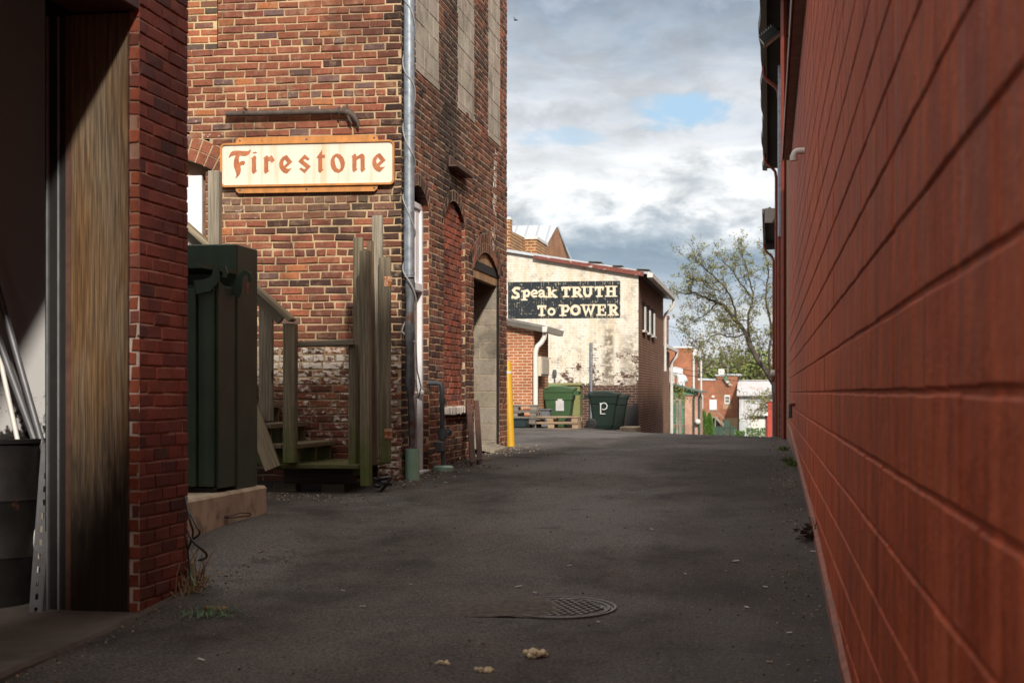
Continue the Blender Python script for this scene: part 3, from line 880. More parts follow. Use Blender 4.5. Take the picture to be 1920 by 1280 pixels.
mb = MB(); mb.box(XD-.05, XD-.01, y0+.081, y1-.076, zb+.03, .978, .004); mb.box(XD-.012, XD+.0, y0+.15, y1-.15, zb+.15, zb+.75, .004); mb.box(XD-.012, XD+.0, y0+.15, y1-.15, zb+.9, .85, .004)
leaf = mb.build('door', simple('grey_door', (.30, .28, .26), .6, .25, 6, .2, 40, col2=(.17, .15, .13), thr=(.5, .62), s2=4), d)
mb = MB(); mb.lathe((XD-.01, y1-.14, -.0), [(.012, 0), (.012, .04), (.027, .05), (.03, .065), (.02, .08), (0, .082)], 12, (1, 0, 0)); mb.build('knob', m_wpvc, leaf, True)
# white door at the stair head
mb = MB(); mb.box(-6.2, xz(371, 400)[0], TY+.10, TY+.14, -.3, xz(371, 326)[1], .004)
sd = mb.build('stair_door', simple('white_door', (.80, .80, .82), .45, .04, 5, .05), tower)
mb = MB(); mb.box(-6.3, FDX, TY+.16, TY+.2, -.5, 2.2); mb.build('opening_back', simple('brown_backing', (.20, .12, .07), .9, .3), tower)

# ---------------------------------------------------------------- things on the tower
# sign
sx0, sz0 = xz(413, 350); sx1, sz1 = xz(740, 263)
SY = TY-.045
sign = thing('wall_sign', 'rusty orange framed enamel sign lettered in blackletter on the brick corner', 'sign', ((sx0+sx1)/2, SY, sz0))
def S(u, v): p = pY(u, v, SY-.02); return (p.x, p.z)
def rrect(x0, x1, z0, z1, r, n=6):
    out = []
    for cx, cz, a0 in ((x1-r, z0+r, -90), (x1-r, z1-r, 0), (x0+r, z1-r, 90), (x0+r, z0+r, 180)):
        for k in range(n+1):
            a = R(a0+90*k/n); out.append((cx+math.cos(a)*r, cz+math.sin(a)*r))
    return out
tilt = (S(738, 263)[1]-S(415, 270)[1])/(S(738, 263)[0]-S(415, 270)[0])
xm = (sx0+sx1)/2
def T3(x, z, y): return (x, y, z+tilt*(x-xm))
x0, zt0 = S(413, 300)[0], 0
zlo = (S(420, 352)[1]+S(735, 345)[1])/2; zhi = (S(420, 269)[1]+S(735, 262)[1])/2
x1 = S(739.5, 300)[0]
m_sorange = simple('rusted_orange_enamel', (.50, .21, .055), .5, .2, 9, .15, 60, col2=(.22, .07, .02), thr=(.6, .72), s2=9, stretch=(1, 1, .5))
t = NT('cream_enamel')
n1 = t.noise(t.obj, 1.0, 6, .6, (9, 9, .8)); n2 = t.noise(t.obj, 26, 5, .65); 
gm = t.n.new('ShaderNodeSeparateXYZ'); t.l.new(t.obj, gm.inputs[0])
c = t.mix(t.rng(n1, .46, .72, 0, .85), (.78, .725, .61), (.70, .52, .30))
c = t.mix(t.rng(n2, .72, .77), c, (.55, .24, .07))
m_cream = t.done(c, .38, None, 0, .5)
mb = MB()
o = rrect(x0, x1, zlo, zhi, .045); i_ = rrect(x0+.016, x1-.016, zlo+.018, zhi-.016, .034)
mb.poly([T3(a, b, SY) for a, b in o], [[T3(a, b, SY) for a, b in i_]], (0, -1, 0), .028)
mb.build('frame', m_sorange, sign)
mb = MB(); mb.prism([T3(a, b, SY-.008) for a, b in o[:]], (0, .03, 0)) if False else mb.poly([T3(a, b, SY) for a, b in rrect(x0+.004, x1-.004, zlo+.004, zhi-.004, .04)], [], (0, -1, 0), .012)
face = mb.build('face', m_cream, sign)
for (ua, ub, va, vb, up) in ((440, 709, 258, 268, True), (440, 708, 350, 361, False)):
    mb = MB(); xa, xb = S(ua, va)[0], S(ub, va)[0]
    if up: za, zb_ = zhi-.004, zhi+.052; c = .045; poly = [(xa, za), (xb, za), (xb-.01, zb_-.02), (xb-.03, zb_), (xa+.035, zb_), (xa+.01, zb_-.02)]
    else: za, zb_ = zlo-.056, zlo+.003; poly = [(xa+.035, za), (xb-.035, za), (xb-.008, za+.02), (xb, zb_), (xa, zb_), (xa+.008, za+.02)]
    mb.poly([T3(a, b, SY+.006) for a, b in poly], [], (0, -1, 0), .012)
    fl = mb.build('mounting_flange', m_sorange, sign)
    for uu in (449, 574, 701):
        mb = MB(); xx = S(uu, va)[0]; mb.lathe(T3(xx, (za+zb_)/2, SY-.004), [(.009, 0), (.009, .006), (.004, .008)], 10, (0, -1, 0)); mb.build('screw', m_gaspipe, fl)
A = lambda x, y: (405+x/10.665, 250+y/10.665)
B = lambda x, y: (570+x/10.669, 250+y/10.669)
glyphs = [
 ([(250,495),(262,440),(285,390),(330,355),(390,342),(450,345),(520,352),(590,357),(640,352),(670,338),(692,318),(688,355),(668,400),(630,435),(585,450),(530,450),(470,443),(455,490),(450,540),(460,590),(490,562),(530,550),(565,555),(578,575),(565,610),(548,640),(530,628),(505,632),(482,655),(490,700),(492,750),(478,800),(450,845),(415,880),(380,900),(402,850),(405,805),(390,760),(365,700),(352,640),(352,570),(362,510),(380,465),(402,438),(350,443),(305,455),(275,475)], None, A),
 ([(693,512),(765,440),(790,455),(797,480),(797,735),(820,745),(750,810),(725,795),(712,770),(714,512)], None, A),
 ([(725,390),(745,378),(770,378),(785,360),(795,375),(822,382),(795,392),(768,405),(745,398)], None, A),
 ([(938,500),(1010,440),(1035,450),(1042,480),(1110,438),(1172,540),(1112,588),(1072,545),(1042,560),(1040,735),(1060,745),(990,808),(965,790),(957,765),(958,505)], None, A),
 ([(1410,432),(1520,570),(1388,690),(1420,708),(1460,710),(1510,695),(1415,803),(1350,785),(1300,740),(1265,680),(1258,600),(1280,530),(1330,470)], [(1370,520),(1425,585),(1355,655),(1338,610),(1345,560)], A),
 ([(1640,560),(1768,420),(1868,508),(1836,543),(1775,508),(1745,522),(1745,545),(1890,657),(1768,795),(1660,712),(1697,680),(1755,718),(1785,710),(1788,685)], None, A),
 ([(243,490),(360,325),(360,428),(413,428),(413,488),(360,490),(362,715),(388,718),(317,790),(285,765),(280,740),(282,490)], None, B),
 ([(660,402),(730,425),(785,490),(815,580),(805,670),(765,745),(690,790),(610,770),(555,710),(525,620),(530,530),(565,460),(610,420)], [(645,468),(690,510),(725,600),(733,680),(715,715),(690,722),(650,690),(620,610),(607,530),(615,485)], B),
 ([(945,465),(1010,405),(1040,420),(1047,468),(1155,400),(1200,430),(1210,470),(1210,705),(1232,710),(1160,775),(1135,755),(1128,730),(1128,500),(1100,500),(1047,535),(1047,705),(1068,715),(995,775),(970,755),(963,725),(963,470)], None, B),
 ([(1515,392),(1630,535),(1500,655),(1530,675),(1575,675),(1620,660),(1515,772),(1450,752),(1400,705),(1368,640),(1362,560),(1385,490),(1440,430)], [(1475,478),(1530,548),(1458,612),(1440,570),(1448,520)], B)]
mb = MB()
for out, hole, f in glyphs:
    def W(p):
        q = f(*p); a, b = S(*q); return (a, SY-.012, b)
    mb.poly([W(p) for p in out], [[W(p) for p in hole]] if hole else [], (0, -1, 0), .003)
mb.build('lettering', simple('faded_orange_letter', (.42, .135, .05), .5, .18, 14, .05, col2=(.52, .22, .11), thr=(.5, .7), s2=7), face)

# iron pipe with a broken elbow, on brackets
mb = MB(); py_ = TY-.07
P_ = lambda u, v: Vector((pY(u, v, py_).x, py_, pY(u, v, py_).z))
mb.tube([P_(424, 214), P_(425, 214), P_(645, 209)], .026, 12); mb.tube([P_(636, 209), P_(648, 209)], .034, 12)
mb.tube([P_(640, 209), P_(655, 211), P_(664, 219), P_(671, 230), P_(672, 238)], [.028, .033, .030, .018, .008], 10)
mb.tube([P_(648, 205), P_(651, 196)], [.02, .008], 8)
mb.tube([P_(652, 212), P_(655, 224), P_(660, 233)], [.02, .014, .006], 8)
for u in (459, 636):
    q = P_(u, 211); mb.tube([q+Vector((0, .07, .03)), q+Vector((0, -.028, .04)), q+Vector((0, -.034, 0)), q+Vector((0, 0, -.035))], .008, 6)
one('iron_pipe', mb, m_pipe, 'rusty iron pipe with a broken elbow fixed above the enamel sign', 'pipe', smooth=True)
# galvanised downspout: straight upper length, battered lower length, green boot
dx, dy = pX(767, 500, TX+.075).x, pX(767, 500, TX+.075).y
ds = thing('downspout', 'grey galvanised downspout with a battered lower length and green plastic boot on the tower corner', 'downspout', (dx, dy, -.83))
zc = pX(767, 520, dx).z
mb = MB(); mb.tube([(dx, dy, zc), (dx, dy, 6.3)], .049, 18)
for z in (.0+zc+.02, 2.32, 3.9): mb.tube([(dx, dy, z), (dx, dy, z+.025)], .053, 18)
mb.build('upper_pipe', m_galv, ds, True)
mb = MB(); low = []
zl = pX(772, 838, dx).z
for k in range(15):
    f = k/14; z = zc+.03-(zc-zl+.03)*f
    low.append((dx+.004*math.sin(f*9), dy+.02+.10*f*f+.012*math.sin(f*17), z))
mb.tube(low, [.049+.006*math.sin(k*1.7)-.012*(k > 9)+.004*math.sin(k*3.1) for k in range(15)], 14, flat=.85)
mb.build('lower_pipe', m_batter, ds, True)
mb = MB(); bx, by = low[-1][0], low[-1][1]+.01
mb.lathe((bx, by, gz(bx, by)-.05), [(.068, 0), (.068, .30), (.066, .335), (.055, .335), (.055, .2)], 22, caps=False)
mb.build('pipe_boot', m_pvc, ds, True)
mb = MB(); hp = []
for k in range(200):
    f = k/199; z = 3.9-(3.9-.55)*f; a = 2*math.pi*(3.9-z)/.62+.6
    rr = .056 if z > zc else .066
    hp.append((dx+rr*math.cos(a), dy+.0+rr*math.sin(a), z+.02*math.sin(k*.3)))
hp += [(dx+.06, dy+.02, .45), (dx+.08, dy-.02, .2), (dx+.10, dy+.05, .05), (dx+.05, dy+.16, -.05), (dx+.02, dy+.2, .1)]
mb.tube(hp, .006, 6)
one('loose_cable', mb, m_cable, 'thin grey cable wound round the galvanised downspout', 'cable', smooth=True)
# small iron bracket on side wall, gas riser, channel posts, ramp, bollard
mb = MB(); a = pX(848, 298, TX+.05); b = pX(880, 318, TX+.05)
mb.box(TX+.012, TX+.10, a.y, b.y, a.z-.075, a.z-.06); mb.box(TX+.012, TX+.03, a.y, b.y, a.z-.06, a.z+.03)
one('iron_angle', mb, m_rust, 'short brown steel angle bolted across the soot streak of the side wall', 'bracket')
gx = TX+.14; g0 = pX(836, 872, gx)
gr = thing('gas_riser', 'slate grey gas riser pipe with a valve standing out of a green ground collar', 'gas pipe', (gx, g0.y, gz(gx, g0.y)))
zb_ = gz(gx, g0.y); z1_ = pX(826, 718, gx).z
y_ = g0.y
mb = MB(); mb.tube([(TX, y_-.20, z1_), (gx-.06, y_-.19, z1_), (gx-.015, y_-.185, z1_-.01), (gx, y_-.18, z1_-.05), (gx, y_-.17, zb_+.40), (gx, y_-.12, zb_+.05), (gx, y_-.12, zb_-.05)], .024, 12)
for z in (.66, .30): mb.tube([(gx, y_-.17, zb_+z), (gx, y_-.17, zb_+z+.05)], .034, 12)
mb.build('riser', m_gaspipe, gr, True)
mb = MB(); mb.lathe((gx, y_-.15, zb_+.36), [(.0, -.06), (.045, -.05), (.055, 0), (.045, .05), (0, .06)], 14); mb.tube([(gx, y_-.15, zb_+.36), (gx+.02, y_+.02, zb_+.37)], .02, 10)
mb.lathe((gx+.02, y_+.03, zb_+.37), [(.035, -.02), (.035, .03)], 12, (0, 1, 0)); mb.build('valve', m_gaspipe, gr, True)
mb = MB(); mb.box(gx-.03, gx+.03, y_-.38, y_-.2, zb_+.19, zb_+.29, .008); mb.build('meter_box', m_gaspipe, gr)
mb = MB(); mb.lathe((gx, y_-.12, zb_-.04), [(.10, 0), (.10, .07), (.085, .085), (.03, .09), (0, .09)], 18); mb.build('ground_collar', m_pvc, gr, True)
for k, (u0, v0, u1, v1, w, lab) in enumerate([(875, 754, 883, 882, .085, 'brown steel channel post leaning on the tower, the one standing nearer the gas riser'), (890, 757, 896, 879, .075, 'brown steel channel post leaning on the tower, the one beside the blocked doorway')]):
    top = pX(u0, v0, TX+.07); bot = pX(u1, v1, TX+.30)
    bot.z = gz(bot.x, bot.y)
    top.y = max(top.y, bot.y+.05)
    mb = MB(); d = (top-bot).normalized()
    mb.beam(bot, top, w, .012, .002, (1, 0, 0)); 
    s = d.cross(Vector((1, 0, 0))).normalized()
    q = s.cross(d)
    for g in (-1, 1): mb.beam(bot+s*g*(w/2+.004)+q*.025, top+s*g*(w/2+.004)+q*.025, .008, .05, .002, (1, 0, 0))
    one('steel_post', mb, m_rust, lab, 'steel post', 'brown steel posts leaning on the tower')
mb = MB(); q = pX(912, 845, TX+.2)
mb.prism([(TX-.25, D2[0]+.3, -.60), (TX+.16, D2[0]+.45, gz(TX, 18)+.0), (TX+.16, D2[1]-.3, gz(TX, 19)+.0), (TX-.25, D2[1]-.15, -.60)], (0, 0, .03))
one('ramp_board', mb, m_gwood, 'weathered ramp board sloping out of the blocked doorway', 'ramp')
bp = pD(957.5, 838, 20.1); bz = gz(bp.x, bp.y)
bo = thing('bollard', 'yellow steel bollard with a pale band at the far corner of the brick tower', 'bollard', (bp.x, bp.y, bz))
h = pD(955, 676, 19.9).z-bz
mb = MB(); lean = -.042
prof = [(.052, -.1), (.052, h-.03), (.045, h-.012), (.028, h-.002), (0, h)]
mb.lathe((bp.x, bp.y, bz), prof, 20, (lean, 0, 1)); mb.build('post', m_yellow, bo, True)
mb = MB(); mb.lathe((bp.x, bp.y, bz), [(.054, h-.16), (.054, h-.13)], 20, (lean, 0, 1), caps=False); mb.build('reflective_band', m_gutterw, bo, True)

# ---------------------------------------------------------------- stairs
st = thing('wooden_stairs', 'mossy wooden stairs with a sloping handrail against the brick tower', 'stairs', (-3.9, 13.2, -.85))
YN = 12.72
def board(name, mb, m, p=st): return mb.build(name, m, p)
def xu(u, Y=YN): return pY(u, 700, Y).x
zP = -.60
mb = MB()
for k in range(7):
    a = YN-.05+k*.155; mb.box(xu(511), -3.37+.0, a, a+.146, zP-.038+rng.uniform(-.003, .003), zP+rng.uniform(-.003, .003), .004)
board('landing_board', mb, m_stepw)
m_shadewood = wood('underside_shade_wood', (.035, .028, .018), (.075, .062, .042))  # wood darkened so its colour carries the shade beneath the landing
for yy in (YN+.14, 13.6): mb = MB(); mb.box(xu(511)+.05, -3.45, yy, yy+.05, zP-.17, zP-.04, .004); board('landing_joist', mb, m_shadewood)
for x in (xu(530), -3.62): mb = MB(); mb.box(x-.1, x+.1, YN+.05, YN+.2, gz(x, YN)-.03, zP-.171, .006); board('support_block', mb, m_shadewood)
N_ = 9; run = .245; rise_ = .168; xn0 = -3.88
for k in range(N_):
    x1_ = xn0-run*k; z = zP+rise_*(k+1)
    if k == 0: pass
    mb = MB(); mb.box(x1_-.30, x1_-.155, YN-.06, 13.80, z-.038, z, .004); mb.box(x1_-.146, x1_, YN-.06, 13.80, z-.038, z+.002, .004)
    board('tread', mb, m_stepw if k < 3 else m_gwood)
for yy in (YN+.03, 13.25, 13.72):
    mb = MB(); zz = []
    pts = [(xn0+.05, zP)]
    for k in range(N_):
        x1_ = xn0-run*k; z = zP+rise_*(k+1)-.04
        pts += [(x1_-.03, zP+rise_*k+.0), (x1_-.03, z)]
    xe = xn0-run*N_
    pts += [(xe, zP+rise_*N_-.04), (xe, zP+rise_*N_-.40), (xn0-.30, zP-.05), (xn0+.05, zP-.05)]
    mb.prism([(a, yy-.02, b) for a, b in pts], (0, .04, 0)); board('stringer', mb, m_gwoodm)
# brown newer side board
mb = MB(); mb.beam(pY(470, 765, YN-.075), pY(512, 878, YN-.075), .14, .03, .004, (0, 1, 0)); board('side_board', mb, m_rail)
def post(u0, u1, v0, v1, Y, m, name='post', th=.09):
    a = pY(u0, v0, Y); b = pY(u1, v1, Y); mb = MB()
    mb.box(a.x, b.x, Y, Y+th, b.z, a.z, .006); return board(name, mb, m)
post(530, 553, 606, 868, YN-.12, m_gwoodm)
post(485, 511, 560, 790, YN-.02, m_gwood, th=.04)
post(653, 667, 645, 880, YN+.02, m_gwoodm)
def rail(u0, v0, u1, v1, Y, w, h, m, name='handrail'):
    mb = MB(); mb.beam(pY(u0, v0, Y), pY(u1, v1, Y), w, h, .006, (0, 0, 1)); return board(name, mb, m)
rail(345, 418, 549, 601, YN-.09, .14, .042, m_rail)
rail(345, 435, 530, 600, YN-.02, .035, .10, m_gwood, 'lower_rail')
rail(553, 646, 664, 641, YN+.01, .05, .05, m_gwood)
post(389, 410, 320, 470, YN-.1, m_gwood, 'tall_post')
# loose timber standing on end in front of the wall
pl = 'old timber boards stood on end at the stair foot'
def plank(u0, u1, v0, v1, Yb, Yt, th, m, lab, parent=False, du=0):
    bl = pY(u0+du, v1, Yb); br = pY(u1+du, v1, Yb); tl = pY(u0, v0, Yt); tr = pY(u1, v0, Yt)
    zb_ = max(bl.z, gz(bl.x, Yb)-.01)
    p0 = Vector(((bl.x+br.x)/2, Yb, zb_)); p1 = Vector(((tl.x+tr.x)/2, Yt, tl.z))
    w = (br.x-bl.x)
    mb = MB(); mb.beam(p0, p1, w, th, .004, (0, 1, 0))
    return mb, p0, p1
for u0, u1, v0, v1, Yb, Yt, th, m, lab, du in [
    (676, 694, 470, 911, 12.60, 12.66, .085, m_gwoodm, 'thick grey timber post standing on the asphalt in front of the other boards', 2),
    (663, 681, 446, 890, 12.80, 13.0, .04, m_gwoodm, 'green stained board between the mossy stair post and thick grey timber post', -1),
    (688, 700, 452, 872, 12.84, 13.1, .03, wood('brown_board_wood', (.07, .045, .028), (.19, .135, .085)), 'narrow brown board leaning behind the thick grey timber post', 8),
    (698, 718, 405, 860, 13.0, 13.5, .035, m_gwood, 'pale board that stands tallest among the timbers at the stair foot', 0)]:
    mb, p0, p1 = plank(u0, u1, v0, v1, Yb, Yt, th, m, lab, du=du)
    one('timber_board', mb, m, lab, 'board', pl)
mb, p0, p1 = plank(711, 733, 483, 868, 12.98, 13.3, .035, m_gwoodm, '', du=0)
gt = thing('gate_board', 'grey board with two rusty hinge plates standing beside the galvanised downspout', 'board', p0)
mb.build('board', m_gwoodm, gt)
for f in (.88, .14):
    q = p0.lerp(p1, f); mb = MB()
    mb.box(q.x+.0, q.x+.06, q.y-.030, q.y-.018, q.z-.045, q.z+.045, .002)
    for k in range(3): mb.tube([(q.x+.062, q.y-.026, q.z-.045+k*.032), (q.x+.062, q.y-.026, q.z-.02+k*.032)], .008, 8)
    for a in (-.025, 0, .025): mb.lathe((q.x+.025+.012*(a == 0), q.y-.030, q.z+a), [(.008, 0), (.006, .004)], 8, (0, -1, 0))
    mb.build('hinge', m_hinge, gt)
mb = MB(); q = pY(716, 893, 12.95); q.z = gz(q.x, q.y)
for k in range(4):
    c = q+Vector((rng.uniform(-.05, .05), rng.uniform(-.03, .03), .05+.02*k)); mb.obox(c, (.14, .05, .03), .008, Matrix.Rotation(rng.uniform(-.6, .6), 3, 'Y')@Matrix.Rotation(rng.uniform(0, 3), 3, 'Z'))
mb.tube([q+Vector((.0, -.05, .0)), q+Vector((.05, -.06, .05)), q+Vector((.09, -.04, .12))], .012, 8)
one('plastic_scrap', mb, m_black, 'crumpled black plastic scrap lying under the hinged grey board', 'scrap')
# ================================================================ near garage building
GX = -3.10
GY = pX(259, HZ, GX).y; GYE = pX(350, HZ, GX).y
gar = thing('brick_garage', 'dark red brick garage with an open doorway and weathered timber jamb', 'building', (GX, GY, -1.13))
def pil_col(p, r):
    q = r.random()
    c = (.20, .046, .029) if q < .6 else ((.155, .037, .027) if q < .88 else (.095, .028, .026))
    if p[2] < -.4: c = lerp3(c, (.07, .025, .018), r.uniform(.1, .75)*sm(p[2], -.3, -.8))
    return jitc(c, r, .16, .06), 0
def pil_mort(p, r):
    c = jitc((.37, .23, .175), r, .12, .03)
    if p[2] < -.4: c = lerp3(c, (.15, .10, .07), .6)
    return c, 0
def ret_col(p, r):
    c = (.25, .06, .03) if r.random() < .7 else (.16, .045, .03)
    return jitc(c, r, .2, .06), 0
def ret_mort(p, r):
    return (jitc((.55, .45, .37), r, .12, .03), 0) if p[2] < .5 else (jitc((.30, .17, .12), r, .1, .03), 0)
XJ = pY(243, HZ, GY).x
mb = MB()
brick_wall(mb, (GX, GY, 0), (0, 1, 0), (1, 0, 0), .0, GYE-GY+.004, -1.18, 3.7, pil_col, pil_mort, None, course=.0692, L=.205, mort=.010, seed=61, header=0, jit=.003, proud=.007, wander=.01)
brick_wall(mb, (GX-1.2, GY, 0), (1, 0, 0), (0, -1, 0), 1.2-(GX-XJ), 1.2+.007, -1.18, 3.7, ret_col, ret_mort, None, course=.0692, L=.12, mort=.011, seed=62, header=0, jit=.004, proud=.008, offs=.5)
brick_wall(mb, (GX, GYE, 0), (-1, 0, 0), (0, 1, 0), 0, .5, -1.18, 3.7, pil_col, pil_mort, None, course=.0692, L=.205, mort=.010, seed=63, header=0, jit=.004, proud=.007)
brick_wall(mb, (GX, GY-6.2, 0), (0, 1, 0), (1, 0, 0), 0, 6.2, 2.24, 3.7, pil_col, pil_mort, None, course=.0692, L=.205, mort=.010, seed=64, header=0, jit=.003, proud=.007)
brick_wall(mb, (GX, GY-6.9, 0), (0, 1, 0), (1, 0, 0), 0, .7, -1.6, 3.7, pil_col, pil_mort, None, course=.0692, L=.205, mort=.010, seed=65, header=0, jit=.003, proud=.007)
mb.build('wall', [m_pbrick, m_pmort], gar, recalc=False)
mb = MB()
mb.box(GX-.5, GX-.004, GY+.012, GYE-.012, -2, 3.7); mb.box(GX-.4, GX-.004, GY-6.2, GY-.0, 2.30, 3.7); mb.box(GX-.4, GX-.004, GY-6.9, GY-6.21, -2, 3.7)
mb.box(-9, GX-.01, GY-6.9, GYE, 3.701, 3.8)
mb.build('core', m_dark, gar)
mb = MB(); mb.box(-9, GX-.41, GY-6.9, GYE, 2.3, 2.4); mb.box(-9, -8.9, GY-6.9, GYE, -2, 2.299); mb.box(-8.89, GX-.41, GY-6.9, GY-6.85, -2, 2.299)
mb.build('interior', simple('grey_interior', (.72, .72, .72), .8, .15, 2, 0), gar)
mb = MB(); mb.box(GX-.34, GX+.012, GY-6.2, GY-.01, 1.90, 2.235, .008); mb.box(GX-.02, GX+.05, GY-6.0, GY-.02, 2.236, 2.262, .004)
mb.build('lintel', simple('dark_red_lintel', (.055, .014, .010), .6, .2, 5, .2), gar)
mb = MB(); xa, xb = pY(133, HZ, GY).x, pY(240, HZ, GY).x
mb.box(xa, xb, GY-.004, GY+.05, -1.16, 1.895, .004); jb = mb.build('door_jamb', m_jamb, gar)
mb = MB(); mb.box(xb+.002, XJ-.002, GY-.012, GY+.03, -1.16, 1.9, .003); xt = pY(121, HZ, GY).x; mb.box(xt, xa-.003, GY+.004, GY+.06, -1.16, 1.895, .004); mb.build('jamb_trim', simple('brown_trim', (.085, .038, .024), .7, .3, 8, .3), gar)
mb = MB(); x0_, x1_ = pY(97, HZ, GY+.05).x, pY(120, HZ, GY+.05).x
mb.box(x0_, x1_, GY+.05, GY+.056, -1.12, 1.89); mb.box(x1_-.012, x1_-.004, GY-.0, GY+.049, -1.12, 1.89); mb.box(x0_, x0_+.006, GY-.01, GY+.049, -1.12, 1.89)
mb.box(x0_-.03, x0_-.004, GY+.04, GY+.06, -1.12, 1.89)
tr = mb.build('door_track', simple('dull_track_metal', (.24, .25, .26), .5, .15, 10, .1, 40, metal=.25, col2=(.16, .13, .11), thr=(.6, .72), s2=6), gar)
for z in (-.95, -.45, .05, .55, 1.05): mb = MB(); mb.lathe(((x0_+x1_)/2+.02, GY+.049, z), [(.010, 0), (.010, .005), (.004, .008)], 8, (0, -1, 0)); mb.build('bolt', m_gaspipe, tr)
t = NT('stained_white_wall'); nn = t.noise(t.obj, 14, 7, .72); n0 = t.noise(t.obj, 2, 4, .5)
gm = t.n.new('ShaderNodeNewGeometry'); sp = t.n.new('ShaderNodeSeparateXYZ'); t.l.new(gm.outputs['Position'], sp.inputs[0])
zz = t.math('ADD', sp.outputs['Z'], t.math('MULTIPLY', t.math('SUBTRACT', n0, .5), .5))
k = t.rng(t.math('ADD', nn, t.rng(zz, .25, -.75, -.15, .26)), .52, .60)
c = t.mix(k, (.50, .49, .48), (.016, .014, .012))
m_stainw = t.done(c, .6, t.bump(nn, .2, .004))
WYI = GY+.64
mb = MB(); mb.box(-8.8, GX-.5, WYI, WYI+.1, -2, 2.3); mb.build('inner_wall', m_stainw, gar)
# slab
mb = MB(); ys = axis([(GY-6.2, GYE+.1, .4)]); xs = axis([(-8.8, GX-.06, .8)])+[GX+.012]
for a, b in zip(xs, xs[1:]):
    for y0_, y1_2 in zip(ys, ys[1:]):
        if y1_2 > GY+.9: continue
        f = lambda x, y: max(-1.127, gz(GX, y)+.012) if y > GY-1 else gz(GX, y)+.045
        mb.face([(a, y0_, f(a, y0_)), (b, y0_, f(b, y0_)), (b, y1_2, f(b, y1_2)), (a, y1_2, f(a, y1_2))])
        if b == xs[-1]: mb.face([(b, y0_, f(b, y0_)), (b+.012, y0_, f(b, y0_)-.02), (b+.012, y1_2, f(b, y1_2)-.02), (b, y1_2, f(b, y1_2))]); mb.face([(b+.012, y0_, f(b, y0_)-.02), (b+.02, y0_, -2), (b+.02, y1_2, -2), (b+.012, y1_2, f(b, y1_2)-.02)])
tag(mb.build('pavement', m_slab, None, recalc=False), kind='structure')
# drum
dc = Vector((-4.035, 7.62, -1.125)); dr = thing('oil_drum', 'rusty dark oil drum standing inside the garage doorway', 'drum', dc)
m_drum = simple('rusty_drum', (.009, .0075, .007), .6, .3, 8, .25, 40, col2=(.12, .045, .018), thr=(.58, .72), s2=4, spec=.2)
mb = MB(); mb.lathe(dc, [(.27, 0), (.29, .01), (.29, .27), (.302, .285), (.29, .30), (.29, .56), (.302, .575), (.29, .59), (.29, .86), (.28, .862)], 40, caps=False); mb.build('shell', m_drum, dr, True)
mb = MB(); mb.lathe(dc, [(.288, .862), (.303, .865), (.303, .885), (.28, .888), (.275, .86), (0, .86)], 40); mb.build('rim', m_drum, dr, True)
# leaning metal lengths
def lean(name, pts, r, m, lab, seg=10):
    mb = MB(); mb.tube(pts, r, seg); return one(name, mb, m, lab, 'pipe', 'metal lengths leaning inside the garage doorway', True)
m_alu = simple('dull_aluminium', (.17, .17, .18), .5, .15, 10, .1, 40, metal=.4, col2=(.15, .12, .10), thr=(.6, .72), s2=7)
lean('metal_tube', [pD(-30, 450, 8.35), pD(84, 850, 8.15), pD(92, 1100, 8.05)], .018, m_alu, 'longest bright metal tube leaning across the stained white garage wall')
lean('metal_tube', [pD(-60, 480, 8.32), pD(70, 838, 8.25)], .02, m_alu, 'thick dull metal tube leaning beneath the longest bright tube in the garage')
lean('metal_tube', [pD(-5, 650, 8.3), pD(34, 830, 8.2), pD(66, 1010, 8.1), pD(76, 1110, 8.05)], .013, m_wpvc, 'thin pale rod leaning behind the oil drum in the garage')
mb = MB(); a = pD(90, 830, 7.98); b = pD(66, 1150, 7.82); b.z = -1.12
d = (a-b).normalized(); s = d.cross(Vector((0, 1, 0))).normalized(); q = Vector((0, -1, 0))
Ls = (a-b).length; n = 13
w = .034
for k in range(n):
    f0, f1 = Ls*k/n, Ls*(k+1)/n; h0, h1 = f0+Ls/n*.28, f0+Ls/n*.72
    c = b
    def Pn(x, f, o=0): return c+s*x+d*f+q*o
    mb.face([Pn(-w, f0), Pn(-.008, f0), Pn(-.008, f1), Pn(-w, f1)]); mb.face([Pn(.008, f0), Pn(w, f0), Pn(w, f1), Pn(.008, f1)])
    mb.face([Pn(-.008, f0), Pn(.008, f0), Pn(.008, h0), Pn(-.008, h0)]); mb.face([Pn(-.008, h1), Pn(.008, h1), Pn(.008, f1), Pn(-.008, f1)])
for g in (-1, 1): mb.beam(b+s*g*w+q*-.02, a+s*g*w+q*-.02, .003, .04, 0, (0, 1, 0))
one('perforated_strut', mb, m_alu, 'slotted steel strut leaning beside the white garage wall', 'strut', 'metal lengths leaning inside the garage doorway')
mb = MB(); mb.beam(pD(82, 1150, 7.9), pD(96, 900, 8.0), .03, .02, .002, (0, 1, 0)); one('metal_strip', mb, m_alu, 'short pale metal strip standing between slotted strut and door track', 'strip', 'metal lengths leaning inside the garage doorway')
mb = MB(); mb.beam(pD(74, 1060, 8.15), pD(82, 870, 8.2), .06, .02, .002, (0, 1, 0)); one('wood_offcut', mb, m_gwood, 'splintered wood offcut leaning behind the slotted strut', 'offcut')

